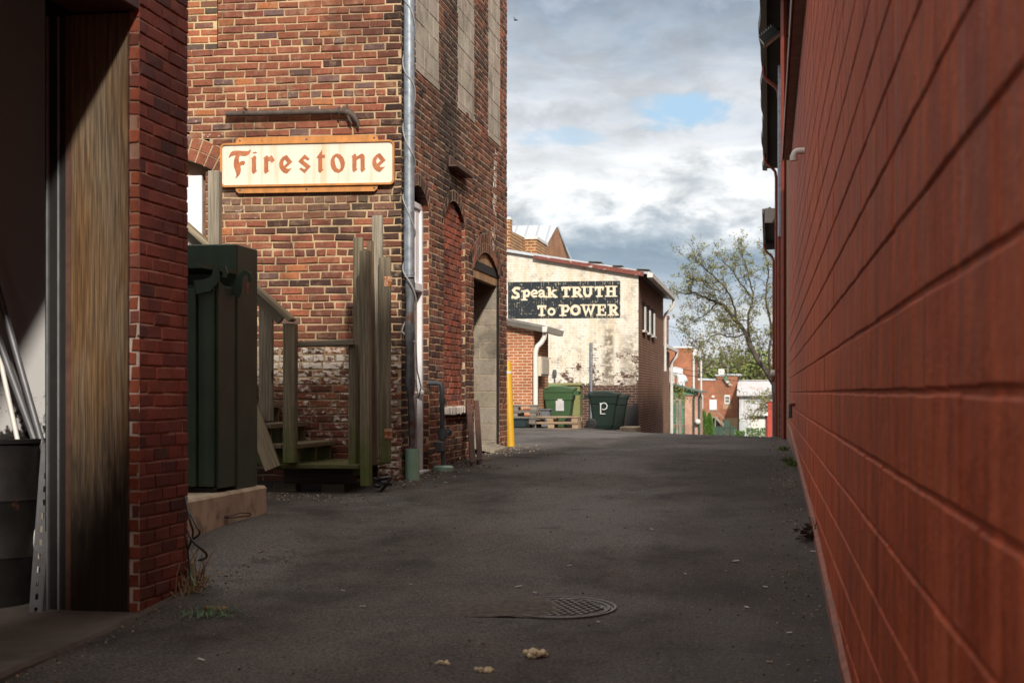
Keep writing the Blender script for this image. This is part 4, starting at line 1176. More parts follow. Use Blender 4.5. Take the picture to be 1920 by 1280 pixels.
# ---------------------------------------------------------------- cabinet on its pad
PX_ = -3.62
pad = MB(); py0, py1 = pX(315, 900, PX_).y, pX(500, 900, PX_).y
zt_ = -.677
ys = axis([(py0, py1, .12)])
prev = None
for y in ys:
    e = .006*fn((y*3, 0, 0), 2)
    sec = [(PX_+e, -1.4), (PX_+e, zt_-.018), (PX_-.02+e, zt_+.004*fn((y, 3, 0), 5)), (-5.2, zt_), (-5.2, -1.4)]
    cur = [(a, y, b) for a, b in sec]
    if prev:
        for k in range(4): pad.face([prev[k], prev[k+1], cur[k+1], cur[k]])
    else: pad.face(cur)
    prev = cur
pad.face(prev)
po = thing('concrete_pad', 'pale stained concrete pad with a wire lifting loop under the green cabinet', 'plinth', (PX_, py0, -1.1))
pad.build('block', m_concrete, po)
q0 = pX(420, 968, PX_); mb = MB(); q1 = pX(455, 964, PX_)
mb.tube([q0+Vector((-.02, 0, 0)), q0+Vector((.02, .01, 0)), Vector((PX_+.05, (q0.y+q1.y)/2, q0.z+.012)), Vector((PX_+.05, q1.y, q1.z+.012)), Vector((PX_+.055, q1.y+.01, q1.z)), Vector((PX_+.05, q1.y, q1.z-.008)), Vector((PX_+.03, q0.y+.03, q0.z-.01)), q0+Vector((-.02, .0, -.012))], .005, 6)
mb.build('lifting_loop', m_rust, po, True)
CX = -3.66
ya, yb = pX(445, 700, CX).y, pX(483, 700, CX).y
yf = pX(411, 530, CX-.01).y
zt = pX(445, 457, CX).z
cab = thing('utility_cabinet', 'dark green steel electrical cabinet with two lifting hooks on a concrete pad', 'cabinet', (CX-.5, (ya+yb)/2, zt_))
mb = MB(); mb.box(-5.1, CX, ya, yb, zt_+.002, zt, .008); tank = mb.build('tank', m_cabinet, cab)
mb = MB(); q = pX(463, 540, CX); mb.lathe((CX-.002, q.y, q.z), [(.034, 0), (.034, .004), (.0, .005)], 16, (1, 0, 0)); mb.v = [(x, y, q.z+(z-q.z)*1.35) for x, y, z in mb.v]; mb.build('warning_spot', simple('faded_red_mark', (.16, .05, .035), .6, .25, 30, 0), tank)
mb = MB()
zc0 = pX(411, 527, CX-.01).z; zc1 = pX(440, 553, CX-.01).z
# cheek plate with sloped top, door front with folds
mb.prism([(CX-.03, yf, zt_+.03), (CX-.03, ya-.002, zt_+.03), (CX-.03, ya-.002, zc1), (CX-.03, yf, zc0)], (.018, 0, 0))
mb.build('cheek_plate', m_cabinet, cab)
mb = MB(); mb.box(-5.05, CX-.032, yf+.005, ya-.002, zt_+.05, zc0-.02, .006)
xf = [pY(372, 700, yf).x, pY(404, 700, yf).x]
mb.box(-5.0, xf[0], yf-.05, yf+.004, zt_+.04, zc0-.05, .006); mb.box(xf[0]+.004, xf[1], yf-.025, yf+.004, zt_+.04, zc0-.05, .006)
mb.build('front_door', m_cabinet, cab)
zfl = pX(430, 503, CX).z
mb = MB(); mb.prism([(-5.05, yf-.09, zfl-.016), (CX-.10, yf-.09, zfl-.016), (CX-.005, ya-.002, zfl-.028), (-5.05, ya-.002, zfl-.016)], (0, 0, .032)); mb.build('cover_flange', m_cabinet, cab)
for k, (u, v, Y) in enumerate([(398, 520, yf-.06), (452, 530, ya-.07)]):
    mb = MB(); o = pY(u, v, Y); s = 1/F*Y/.955
    path = [(-34 if k == 0 else -16, 18), (-8 if k == 0 else -6, 14), (6, 2), (7, -12), (13, -20), (22, -18), (25, -8), (24, 0)] if k == 0 else [(-14, 24), (-8, 12), (-4, -4), (0, -15), (8, -20), (15, -16), (17, -8), (15, -2)]
    P2 = [Vector((o.x+a*s, o.z-b*s)) for a, b in path]
    ww = [26, 24, 17, 12, 11, 10, 9, 8] if k == 0 else [22, 18, 12, 9, 9, 8, 7, 6]
    Lf, Rt = [], []
    for i, p in enumerate(P2):
        t0 = (P2[min(i+1, len(P2)-1)]-P2[max(0, i-1)]).normalized(); nn = Vector((-t0.y, t0.x))*ww[i]*s/2
        Lf.append(p+nn); Rt.append(p-nn)
    mb.prism([(p.x, Y, p.y) for p in Lf+Rt[::-1]], (0, .016, 0)); mb.build('lifting_hook', m_cabinet, cab)
mb = MB()
for u in (380, 425): q = pX(u, 918, CX-.06); mb.box(q.x-.25, q.x, yf+.01, yf+.1, zt_-.0, zt_+.029)
mb.build('foot', m_black, cab)

# cables, straw and netting at the pillar foot; small debris
mb = MB()
def sq(u, v, D): return pD(u, v, D)
for pts, r in (([(347, 930, 8.1), (356, 975, 8.0), (362, 1000, 8.0), (352, 1030, 7.98)], .006), ([(350, 950, 8.1), (368, 985, 8.0), (374, 1000, 7.98), (358, 1012, 7.98)], .006), ([(349, 990, 8.0), (362, 1015, 7.95), (385, 1035, 7.95), (386, 1045, 7.95), (372, 1050, 7.92)], .0065), ([(346, 1000, 8), (352, 1030, 7.98), (356, 1080, 7.95)], .005)):
    pp = [sq(*p) for p in pts]; out = []
    for i in range(len(pp)-1):
        for k in range(5):
            f = k/5; a = pp[max(i-1, 0)]; b = pp[i]; c = pp[i+1]; d = pp[min(i+2, len(pp)-1)]
            out.append(.5*((2*b)+(c-a)*f+(2*a-5*b+4*c-d)*f*f+(3*b-a-3*c+d)*f**3))
    for p in out:
        p.x = max(p.x, GX+.03)
    mb.tube(out+[pp[-1]], r, 6)
one('loose_cables', mb, m_black, 'tangle of black cable ends hanging at the foot of the brick pillar', 'cable', smooth=True)
mb = MB(); ct = pD(357, 1075, 7.75)
for k in range(70):
    x = GX+.02+abs(rng.gauss(0, .035)); y = GYE-.02+rng.gauss(0, .09); z = gz(x, y)
    h = rng.uniform(.05, .26)*math.exp(-((x-GX-.02)/.06)**2)+.02
    d = Vector((rng.gauss(0, .06), rng.gauss(0, .06), h)); p = Vector((x, y, z))
    mb.tube([p, p+d*.6, p+d+Vector((rng.gauss(0, .03), rng.gauss(0, .03), -.02))], [.004, .003, .0015], 4)
one('dry_weeds', mb, simple('straw', (.30, .22, .12), .9, .3, 20, 0), 'dry straw coloured weeds at the foot of the brick pillar', 'weeds')
mb = MB(); ct = pD(388, 1096, 7.75); ct.z = gz(ct.x, ct.y)
for k in range(60):
    a = rng.uniform(0, 6.28); p = ct+Vector((rng.gauss(0, .05), rng.gauss(0, .04), .005)); L = rng.uniform(.04, .10)
    mb.tube([p, p+Vector((math.cos(a)*L*.5, math.sin(a)*L*.4, rng.uniform(.01, .05))), p+Vector((math.cos(a)*L, math.sin(a)*L, .004))], .0022, 4)
mb.tube([pD(361, 1058, 7.8), pD(358, 1080, 7.78), pD(366, 1098, 7.76)], .006, 6)
one('netting_scrap', mb, simple('green_net', (.16, .26, .15), .7, .3, 20, 0), 'tangled scrap of pale green netting on the asphalt by the pillar', 'netting')
mb = MB(); c = pD(408, 1069, 7.9); c.z = gz(c.x, c.y)+.01; mb.obox(c, (.09, .035, .022), .008, Matrix.Rotation(.2, 3, 'Z')); mb.obox(c+Vector((-.05, .01, .0)), (.05, .03, .02), .006, Matrix.Rotation(.7, 3, 'Z'))
one('wood_chip', mb, simple('tan_chip', (.36, .19, .07), .8, .3, 30, .3), 'tan wood chip on the asphalt beside the green netting', 'wood chip')

def on_road(u, v):
    a, b, c = ray(u, v); D = 4.0
    for _ in range(400):
        if c*D <= road_z(a*D, b*D): break
        D += .05
    for _ in range(5):
        D -= (c*D-road_z(a*D, b*D))/max(-c, .01)*.4
    p = Vector((a*D, b*D, 0)); p.z = road_z(p.x, p.y); return p
# foam lumps
m_foam = simple('cream_foam', (.72, .60, .40), .9, .12, 25, .8, 70)
for u, v, s, lab in ((1002, 1263, .042, 'biggest cream foam lump on the asphalt near the manhole'), (832, 1277, .022, 'cream foam lump at the very bottom of the view, the westernmost small one'), (910, 1280, .026, 'flat cream foam lump between the biggest lump and the small one')):
    p = on_road(u, v); mb = MB()
    for k in range(26):
        c = p+Vector((rng.gauss(0, s*.55), rng.gauss(0, s*.35), s*.35+rng.uniform(-.2, .3)*s)); q = s*rng.uniform(.16, .42)
        mb.lathe(c-Vector((0, 0, q)), [(q*math.sin(a), q-q*math.cos(a)) for a in [0, .5, 1, 1.57, 2.1, 2.6, 3.14]], 10, caps=False)
    one('foam_lump', mb, m_foam, lab.replace(', the westernmost small one', ', the smaller one'), 'foam lump', 'cream foam lumps on the asphalt', True)
m_paper = simple('white_scrap', (.62, .60, .56), .8, .1, 20, 0)
scr = [(680, 1150), (643, 1112), (972, 1114), (1003, 1113), (1122, 1171), (1285, 1080), (1068, 1063), (1222, 998), (770, 1112), (180, 1207), (377, 1244), (835, 912), (1400, 1165), (1435, 1120), (1480, 1190), (1380, 1060), (1525, 1040), (1560, 1185)]
for k, (u, v) in enumerate(scr):
    p = on_road(u, v); mb = MB(); L = rng.uniform(.015, .042); W = rng.uniform(.008, .022)
    mb.obox(p+Vector((0, 0, .006)), (L, W, .004), .001, Matrix.Rotation(rng.uniform(-.5, .5), 3, 'Z')@Matrix.Rotation(rng.uniform(-.3, .3), 3, 'Y'))
    one('paper_scrap', mb, m_paper, 'small white paper scrap lying on the dark asphalt of the alley', 'scrap', 'white paper scraps on the asphalt')
# gravel and crumbs (uncountable)
mb = MB(); pal = [(.30, .26, .20), (.16, .14, .12), (.10, .09, .08), (.38, .33, .24), (.22, .12, .06)]
def crumb(x, y, s):
    z = road_z(x, y); mb.col = jitc(rng.choice(pal), rng, .2)
    mb.obox((x, y, z+s*.3), (s, s*rng.uniform(.6, 1), s*.7), s*.2, Matrix.Rotation(rng.uniform(0, 3), 3, 'Z')@Matrix.Rotation(rng.uniform(-.4, .4), 3, 'X'))
for k in range(1300):
    y = rng.uniform(4.6, 22); x = rng.uniform(-3.2, .25)
    crumb(x, y, rng.choice([.004, .005, .006, .008, .011]))
for k in range(900):
    y = rng.uniform(5, 24); x = WX-.06-abs(rng.gauss(0, .16)); crumb(x, y, rng.choice([.005, .006, .009, .013]))
for k in range(500):
    y = rng.uniform(13.2, 20); x = TX+.03+abs(rng.gauss(0, .22)); crumb(x, y, rng.choice([.006, .009, .014, .02]))
for k in range(500):
    x = rng.uniform(-5.2, -3.2); y = 12.6-abs(rng.gauss(0, .3)); crumb(x, y, rng.choice([.006, .009, .014]))
for k in range(260):
    x = GX+.02+abs(rng.gauss(0, .12)); y = rng.uniform(5, 9.5); crumb(x, y, rng.choice([.005, .008, .012]))
t = NT('crumbs'); m_crumb = t.done(t.attr('Tint'), .9)
tag(mb.build('gravel', m_crumb, None, recalc=False), kind='stuff')
# leaf heap and weeds by the red wall
mb = MB(); c = on_road(1524, 1022)
for k in range(60):
    p = c+Vector((rng.gauss(-.01, .035), rng.gauss(0, .13), abs(rng.gauss(0, .035))+.006)); 
    mb.obox(p, (.045, .025, .003), 0, Matrix.Rotation(rng.uniform(0, 3), 3, 'Z')@Matrix.Rotation(rng.uniform(-1.2, 1.2), 3, 'X'))
for k in range(9):
    p = c+Vector((rng.gauss(0, .02), rng.gauss(0, .06), .02)); mb.tube([p, p+Vector((rng.gauss(-.03, .03), rng.gauss(0, .05), rng.uniform(.05, .13)))], .002, 4)
one('leaf_heap', mb, simple('dead_leaves', (.045, .022, .013), .9, .4, 30, 0), 'dark heap of dead leaves against the foot of the red wall', 'leaf heap')
m_weed = simple('weed_green', (.08, .13, .025), .8, .4, 30, 0)
for k, (u, v) in enumerate(((1478, 868), (1485, 876), (1470, 846))):
    mb = MB(); c = on_road(u, v)
    for q in range(34):
        p = c+Vector((rng.gauss(0, .018), rng.gauss(0, .035), -.01)); d = Vector((rng.gauss(0, .03), rng.gauss(0, .045), rng.uniform(.02, .075)))
        s = d.cross(Vector((0, 1, 0))).normalized()*.006
        mb.face([p-s, p+s, p+d*.7+s*1.3, p+d, p+d*.7-s*1.3])
    one('weed_tuft', mb, m_weed, 'small green weed tuft sprouting at the foot of the red wall', 'weeds', 'weed tufts at the foot of the red wall')
# manhole cover half filled with grit
mc = on_road(1050, 1158)
mh = thing('manhole_cover', 'round iron manhole cover with a studded face, half buried in brown grit', 'manhole cover', mc)
sl = Vector((0, 1, .052)).normalized(); up = Vector((1, 0, 0)).cross(sl)
def mp(a, b, h): return mc+Vector((1, 0, 0))*a+sl*b+up*h
m_iron = simple('worn_iron', (.125, .11, .10), .5, .3, 20, .4, 80, metal=.35)
mb = MB(); rr = .285
mb.lathe(mc-up*.03, [(rr, 0), (rr, .036), (rr-.012, .036), (rr-.016, .026), (rr-.028, .026), (rr-.032, .034), (rr-.046, .034), (rr-.05, .026), (0, .026)], 48, up)
mb.build('plate', m_iron, mh)
mb = MB()
rot = Matrix((Vector((1, 0, 0)), sl, up)).transposed()
for i in range(-7, 8):
    for j in range(-7, 8):
        a, b = i*.042+(j % 2)*.021, j*.042
        if a*a+b*b < (rr-.07)**2: mb.obox(mp(a, b, .000), (.024, .024, .014), .003, rot)
mb.build('stud', m_iron, mh)
mb = MB(); g = 26
for i in range(g):
    for j in range(g):
        a, b = (-.62+.86*i/(g-1)), (-.27+.52*j/(g-1))
        d = ((a+.20)/.42)**2+((b+.02)/.27)**2
        h = .026*(1-d)+.008*fn((a, b, 0), 9)-.002-.05*sm(a+.05*fn((a, b, 3), 7), -.10, .16)
        mb.v.append(tuple(mp(a, b, h)))
for i in range(g-1):
    for j in range(g-1): mb.addf((i*g+j, (i+1)*g+j, (i+1)*g+j+1, i*g+j+1))
tag(mb.build('grit_patch', simple('brown_grit', (.088, .076, .064), .95, .35, 30, .9, 160), None, True), kind='stuff')
# ================================================================ far end of the alley
# painted wall building
MY = 44.0
mural_b = thing('painted_building', 'white painted brick building with a black lettered mural and a low sloping roof', 'building', (pY(1197, 0, MY).x, MY, -1.0))
t = NT('peeling_white_brick'); b = t.n.new('ShaderNodeTexBrick'); t.l.new(t.uv, b.inputs['Vector'])
b.inputs['Scale'].default_value = 1; b.inputs['Brick Width'].default_value = .21; b.inputs['Row Height'].default_value = .07; b.inputs['Mortar Size'].default_value = .009; b.inputs['Mortar Smooth'].default_value = .4
t.set(b.inputs['Color1'], (.10, .045, .035)); t.set(b.inputs['Color2'], (.045, .028, .025)); t.set(b.inputs['Mortar'], (.27, .20, .155))
gm = t.n.new('ShaderNodeSeparateXYZ'); t.l.new(t.uv, gm.inputs[0]); X_, Z_ = gm.outputs['X'], gm.outputs['Y']
nb = t.noise(t.uv, 2.6, 8, .7, (1, 1.3, 1)); ns = t.noise(t.uv, 1.0, 7, .65, (3.5, .8, 1), off=(2, 5, 0)); nf = t.noise(t.uv, 18, 5, .7)
paint = t.mix(t.rng(ns, .42, .66), (.80, .755, .67), (.72, .62, .46))
paint = t.mix(t.rng(t.noise(t.uv, 3.4, 8, .7, off=(8, 1, 0)), .50, .66, 0, .75), paint, (.40, .375, .34))
# damp runs below a leak and along the old lean-to line, with their own shapes
run = t.math('MULTIPLY', t.rng(t.math('ABSOLUTE', t.math('ADD', X_, -pY(1141, 0, MY).x)), .05, .22, 1, 0), t.rng(Z_, pY(0, 598, MY).z, pY(0, 640, MY).z, 0, 1))
run2 = t.math('MULTIPLY', t.rng(t.math('ABSOLUTE', t.math('ADD', X_, -pY(1180, 0, MY).x)), .1, .35, 1, 0), t.rng(Z_, pY(0, 610, MY).z, pY(0, 660, MY).z, 0, 1))
damp = t.math('MULTIPLY', t.math('ADD', run, t.math('MULTIPLY', run2, .7), True), t.rng(t.noise(t.uv, 5, 8, .7), .38, .56))
paint = t.mix(damp, paint, (.20, .17, .13))
paint = t.mix(1.0, paint, t.rng(nf, .3, .7, .85, 1.1), 'MULTIPLY')
lowz = t.rng(Z_, pY(0, 600, MY).z, pY(0, 730, MY).z, 0, .17)
zb_ = t.rng(t.math('ADD', Z_, t.math('MULTIPLY', t.math('SUBTRACT', nb, .5), .35)), pY(0, 720, MY).z, pY(0, 738, MY).z, 0, .6)
edge = t.rng(X_, pY(1178, 0, MY).x, pY(1197, 0, MY).x, 0, .10)
pk = t.math('ADD', t.math('ADD', t.math('ADD', nb, t.math('MULTIPLY', t.math('SUBTRACT', nf, .5), .35)), lowz), t.math('ADD', zb_, edge))
pk = t.math('ADD', pk, t.math('MULTIPLY', b.outputs['Fac'], .05))
fine = t.noise(t.uv, 1.0, 6, .7, (9, 22, 1), off=(2, 2, 0)); pk = t.math('ADD', pk, t.math('MULTIPLY', t.math('SUBTRACT', fine, .5), t.rng(Z_, pY(0, 600, MY).z, pY(0, 700, MY).z, .12, .55)))
peel = t.rng(pk, .69, .735)
paint = t.mix(t.math('MULTIPLY', b.outputs['Fac'], .28), paint, (.42, .34, .25))
pg_ = t.math('MULTIPLY', t.rng(t.math('ADD', X_, t.math('MULTIPLY', t.math('SUBTRACT', nb, .5), .5)), pY(1160, 0, MY).x, pY(1170, 0, MY).x), t.rng(t.math('ADD', Z_, t.math('MULTIPLY', t.math('SUBTRACT', nb, .5), .5)), pY(0, 762, MY).z, pY(0, 752, MY).z, 1, 0))
bc = t.mix(pg_, b.outputs['Color'], (.045, .044, .046))
c = t.mix(peel, paint, bc)
h = t.math('SUBTRACT', t.math('MULTIPLY', nf, .3), b.outputs['Fac'])
m_mural = t.done(c, .9, t.bump(h, .5, .01), 0, .25)
m_mbrick = brick_far('umber_brick', (.17, .058, .034), (.12, .042, .028), (.36, .26, .18), bh=.075)
xr = pY(1197, 0, MY).x; zr = pY(1197, 513, MY).z; zl = pY(950, 474, MY).z; xl = pY(950, 0, MY).x
sl_ = (zr-zl)/(xr-xl); XL = -13.0
def rz_(x): return zr+sl_*(x-xr)
mb = MB(); mb.poly([(XL, MY, -2), (xr, MY, -2), (xr, MY, rz_(xr)), (XL, MY, rz_(XL))], [], (0, -1, 0), 0); mb.build('front_wall', m_mural, mural_b)
YB = 54.6
mb = MB(); mb.face([(xr, MY+.001, -2.5), (xr, YB, -2.5), (xr, YB, zr), (xr, MY+.001, zr)]); mb.face([(xr, YB, -2.5), (XL, YB, -2.5), (XL, YB, rz_(XL)), (xr, YB, zr)]); mb.face([(XL, YB, -2.5), (XL, MY+.01, -2.5), (XL, MY+.01, rz_(XL)), (XL, YB, rz_(XL))]); mb.build('side_wall', m_mbrick, mural_b, recalc=False)
mb = MB(); XO = xr+.34
mb.prism([(XL, MY-.12, rz_(XL)+.02), (XO, MY-.12, rz_(XO)+.02), (XO, MY-.12, rz_(XO)+.10), (XL, MY-.12, rz_(XL)+.10)], (0, YB+.1-MY+.12, 0))
mb.build('roof', m_tin, mural_b)
mb = MB(); xm_ = pY(1002, 0, MY).x
mb.prism([(xm_, MY-.15, rz_(xm_)-.045), (xr+.16, MY-.15, rz_(xr+.16)-.06), (xr+.16, MY-.15, rz_(xr+.16)+.07), (xm_, MY-.15, rz_(xm_)+.045)], (0, .025, 0)); 
mb.build('fascia', simple('flaking_red_fascia', (.19, .05, .035), .7, .25, 6, .2, 40, col2=(.55, .50, .46), thr=(.58, .64), s2=3.5, stretch=(1, 1, 2)), mural_b)
mb = MB()
for (u0, u1, dz) in ((1105, 1128, .10), (1195, 1218, .10), (1150, 1168, .09)):
    a, c = pY(u0, 0, MY).x, pY(u1, 0, MY).x; mb.prism([(a, MY-.2, rz_(a)+dz+.01), (c, MY-.2, rz_(c)+dz+.05), (c, MY-.2, rz_(c)+dz+.065), (a, MY-.2, rz_(a)+dz+.03)], (0, .9, 0))
mb.build('lifted_sheet', simple('dull_roof_sheet', (.17, .17, .15), .6, .2), mural_b)
mb = MB(); xg = xr+.36
mb.prism([(xg-.10, MY-.15, rz_(XO)-.06), (xg+.05, MY-.15, rz_(XO)-.06), (xg+.06, MY-.15, rz_(XO)+.06), (xg-.10, MY-.15, rz_(XO)+.06)], (0, YB-MY+.2, 0)); mb.build('gutter', m_gutterw, mural_b)
mb = MB(); mb.face([(xr, MY, rz_(xr)-.07), (xr, YB, rz_(xr)-.07), (XO-.1, YB, rz_(XO)-.05), (XO-.1, MY, rz_(XO)-.05)]); mb.build('eave_board', m_browngut, mural_b)
mb = MB(); yy = YB-.1; zq = rz_(XO)-.06
mb.tube([(xg, yy, zq), (xg, yy, zq-.2), (xg-.1, yy, zq-.35), (xr+.08, yy, zq-.5), (xr+.07, yy, zq-.8), (xr+.07, yy, .75)], .05, 10); mb.build('downspout', m_gutterw, mural_b, True)
# slit windows in the side wall
for u0, u1, v0, v1 in ((1205, 1210, 567, 620), (1214, 1219, 574, 625), (1222, 1227, 580, 630)):
    ya_, yb_ = pX(u0-1, 600, xr).y, pX(u1-1, 600, xr).y; zt_a = pX(u0+2, v0, xr).z; zb_a = pX(u0+2, v1, xr).z
    mb = MB(); mb.box(xr+.002, xr+.012, ya_, yb_, zb_a, zt_a); w_ = mb.build('slit_window', m_dark, mural_b)
    mb = MB(); mb.box(xr+.013, xr+.05, yb_-.35, yb_-.0, zb_a, zt_a-.12, .004); mb.box(xr+.013, xr+.09, ya_-.05, yb_+.05, zb_a-.06, zb_a-.001, .004); mb.build('louvre', m_gutterw, w_)
# mural
t = NT('black_mural_paint'); b = t.n.new('ShaderNodeTexBrick'); t.l.new(t.uv, b.inputs['Vector']); b.inputs['Scale'].default_value = 1; b.inputs['Brick Width'].default_value = .21; b.inputs['Row Height'].default_value = .07; b.inputs['Mortar Size'].default_value = .010; b.inputs['Mortar Smooth'].default_value = .5
n1 = t.noise(t.uv, 7, 7, .75); n2 = t.noise(t.uv, 2.2, 4, .6)
k = t.rng(t.math('ADD', t.math('ADD', n1, t.math('MULTIPLY', b.outputs['Fac'], .14)), t.math('MULTIPLY', t.math('SUBTRACT', n2, .5), .25)), .66, .72)
m_mblack = t.done(t.mix(k, (.026, .033, .040), (.48, .42, .30)), .85, t.bump(b.outputs['Fac'], .3, .008), 0, .3)
mb = MB(); a, c = pY(952.5, 529, MY), pY(1163, 596, MY)
mb.box(a.x, c.x, MY-.006, MY-.001, c.z, a.z); mo = mb.build('painted_mural', m_mblack, mural_b)
T_ = lambda x, y, w=28: [([(x-w/2-22, y), (x+w/2+22, y)], 22), ([(x-w/2-20, y), (x-w/2-20, y+22)], 14), ([(x+w/2+20, y), (x+w/2+20, y+22)], 14), ([(x, y), (x, y+82)], w), ([(x-26, y+82), (x+26, y+82)], 14)]
words = []; strokes = []
strokes += [([(232,772),(215,763),(185,764),(167,782),(182,803),(212,820),(216,842),(192,855),(150,843)], 25)]
strokes += [([(273,786),(273,872)], 27), ([(273,792),(303,786),(322,808),(308,836),(273,842)], 21), ([(246,874),(298,874)], 13), ([(246,790),(273,790)], 12)]
strokes += [([(345,819),(393,812),(387,792),(365,784),(345,800),(342,826),(360,845),(395,840)], 18)]
strokes += [([(412,800),(432,786),(455,794),(460,845),(482,848)], 19), ([(458,812),(425,820),(415,838),(432,849),(458,836)], 17)]
strokes += [([(512,758),(512,848)], 27), ([(490,849),(536,849)], 13), ([(514,820),(562,786)], 17), ([(530,812),(572,848)], 24), ([(546,786),(582,786)], 11), ([(550,849),(586,849)], 12), ([(488,760),(512,760)], 12)]
words.append(strokes); strokes = []; strokes += T_(670, 765)
strokes += [([(750,760),(750,848)], 29), ([(750,766),(788,765),(803,785),(788,806),(750,808)], 21), ([(772,808),(814,846)], 26), ([(726,848),(776,848)], 13), ([(724,760),(752,760)], 13), ([(800,849),(828,849)], 12)]
strokes += [([(845,762),(845,818),(860,843),(890,843),(905,818),(905,762)], 25), ([(820,760),(870,760)], 13), ([(884,760),(930,760)], 13)]
strokes += T_(985, 765)
strokes += [([(1068,757),(1068,847)], 27), ([(1126,757),(1126,847)], 27), ([(1068,802),(1126,802)], 17)]+[([(x, y),(x+48, y)], 13) for x in (1044, 1102) for y in (757, 848)]
words.append(strokes); strokes = []; strokes += T_(440, 938, 26)
ring = lambda x, y, a, b_, w: [([(x+a*math.cos(q*math.pi/10), y+b_*math.sin(q*math.pi/10)) for q in range(21)], w)]
strokes += ring(532, 988, 28, 28, 20)
words.append(strokes); strokes = []; strokes += [([(640,930),(640,1024)], 28), ([(640,936),(680,934),(697,958),(680,984),(640,986)], 22), ([(612,1024),(670,1024)], 13), ([(606,929),(642,929)], 13)]
strokes += ring(760, 975, 37, 39, 27)
strokes += [([(833,930),(858,1018),(883,950),(906,1018),(935,930)], 23), ([(810,929),(858,929)], 13), ([(868,929),(898,929)], 12), ([(914,929),(958,929)], 13)]
strokes += [([(985,928),(985,1024)], 28), ([(962,930),(1040,930)], 15), ([(985,975),(1024,975)], 15), ([(962,1023),(1044,1023)], 15), ([(1040,930),(1040,956)], 12), ([(1044,1023),(1044,998)], 12), ([(1024,962),(1024,988)], 11)]
strokes += [([(1095,928),(1095,1024)], 28), ([(1095,934),(1130,933),(1148,955),(1132,978),(1095,980)], 21), ([(1116,980),(1152,1020)], 25), ([(1068,928),(1097,928)], 13), ([(1070,1024),(1122,1024)], 13), ([(1140,1023),(1164,1023)], 12)]
words.append(strokes)
m_lp = simple('cream_letter_paint', (.78, .67, .50), .9, .12, 8, .2, 60, col2=(.55, .45, .31), thr=(.6, .72), s2=5)
o0 = pY(930, 390, MY); sc = (pY(1000, 390, MY).x-o0.x)/70/5.1206
for strokes in words:
    mb = MB(); lift = .0085
    for path, w in strokes:
        mb.stroke([(x*sc, -y*sc) for x, y in path], w*sc, (o0.x, MY, o0.z), (1, 0, 0), (0, 0, 1), (0, -1, 0), lift); lift += .0003
        if len(path) < 8 and w < 27:
            for x, y in (path[0], path[-1]):
                ce = Vector((o0.x+x*sc, MY-lift-.00015, o0.z-y*sc)); mb.face([ce+Vector((math.cos(q*.785)*w*sc*.5, 0, math.sin(q*.785)*w*sc*.5)) for q in range(8)])
    mb.build('lettering', m_lp, mo, recalc=False)
# conduit on the mural wall, hose bib
mb = MB(); c = pY(1108.5, 642, MY-.06); mb.tube([(c.x, MY-.06, -1.1), (c.x, MY-.06, c.z)], .042, 10)
one('conduit', mb, m_galv, 'grey vertical pipe rising beside the mural wall behind the dark green cart', 'pipe', smooth=True)
mb = MB(); c = pY(1040, 700, MY-.05); mb.lathe(c, [(0, -.09), (.05, -.08), (.06, 0), (.05, .1), (0, .12)], 12); mb.tube([c, c+Vector((0, 0, -.28))], .02, 8)
mb.box(c.x-.08, c.x+.1, MY-.08, MY-.01, c.z-.31, c.z-.27)
one('wall_meter', mb, m_gaspipe, 'small grey meter on the mural wall above the pale green bin lid', 'meter', smooth=True)

# lower brick wing farther along
w = thing('brick_wing', 'low brown brick wing with white gutter just beyond the mural building', 'building', (xr+.2, 55, -2))
X5 = xr-.55
mb = MB(); mb.box(X5-5, X5, YB+.12, 67, -4, 1.72); mb.build('wall', m_mbrick, w)
mb = MB(); mb.prism([(X5-5, YB+.13, 2.1), (X5+.26, YB+.13, 1.82), (X5+.26, YB+.13, 1.90), (X5-5, YB+.13, 2.18)], (0, 12.1, 0)); mb.build('roof', m_tin, w)
mb = MB(); mb.box(X5+.262, X5+.36, YB+.13, 67.2, 1.71, 1.84, .01); mb.build('gutter', m_gutterw, w)
mb = MB(); mb.tube([(X5+.06, 57.6, -3), (X5+.06, 57.6, 1.0)], .04, 8); mb.build('downspout', m_gutterw, w, True); mb = MB(); mb.tube([(X5+.31, 66.8, 1.72), (X5+.31, 66.8, 1.55), (X5+.1, 66.8, 1.3), (X5+.1, 66.8, -3.5)], .07, 8); mb.build('downspout', m_gutterw, w, True)
mb = MB(); mb.box(X5+.001, X5+.30, 60.4, 60.6, 1.36, 1.48, .01); mb.box(X5+.002, X5+.14, 60.4, 60.6, .98, 1.359, .01); mb.build('lamp_bracket', m_black, w)
ch = thing('brick_chimney', 'reddish brick chimney with an iron ladder beyond the mural building', 'chimney', (xr, 68, -3))
p0, p1 = pD(1238, 592, 68), pD(1253, 592, 68)
mb = MB(); mb.box(p0.x+.12, p1.x-.01, p0.y-.2, p0.y+.5, -3.5, p0.z-.14); mb.box(p0.x+.06, p1.x+.03, p0.y-.24, p0.y+.54, p0.z-.139, p0.z, .01); mb.build('stack', brick_far('chimney_brick', (.22, .07, .045), (.16, .05, .04), (.32, .24, .2)), ch)
mb = MB()
for zz in (-.1, .35, .8, 1.4, 2.0, 2.6): mb.box(p0.x-.35, p0.x+.119, p0.y-.18, p0.y-.12, zz, zz+.05)
for x in (p0.x-.33, p0.x-.02): mb.tube([(x, p0.y-.15, -3), (x, p0.y-.15, 3.0)], .025, 6)
mb.build('ladder', m_gaspipe, ch)

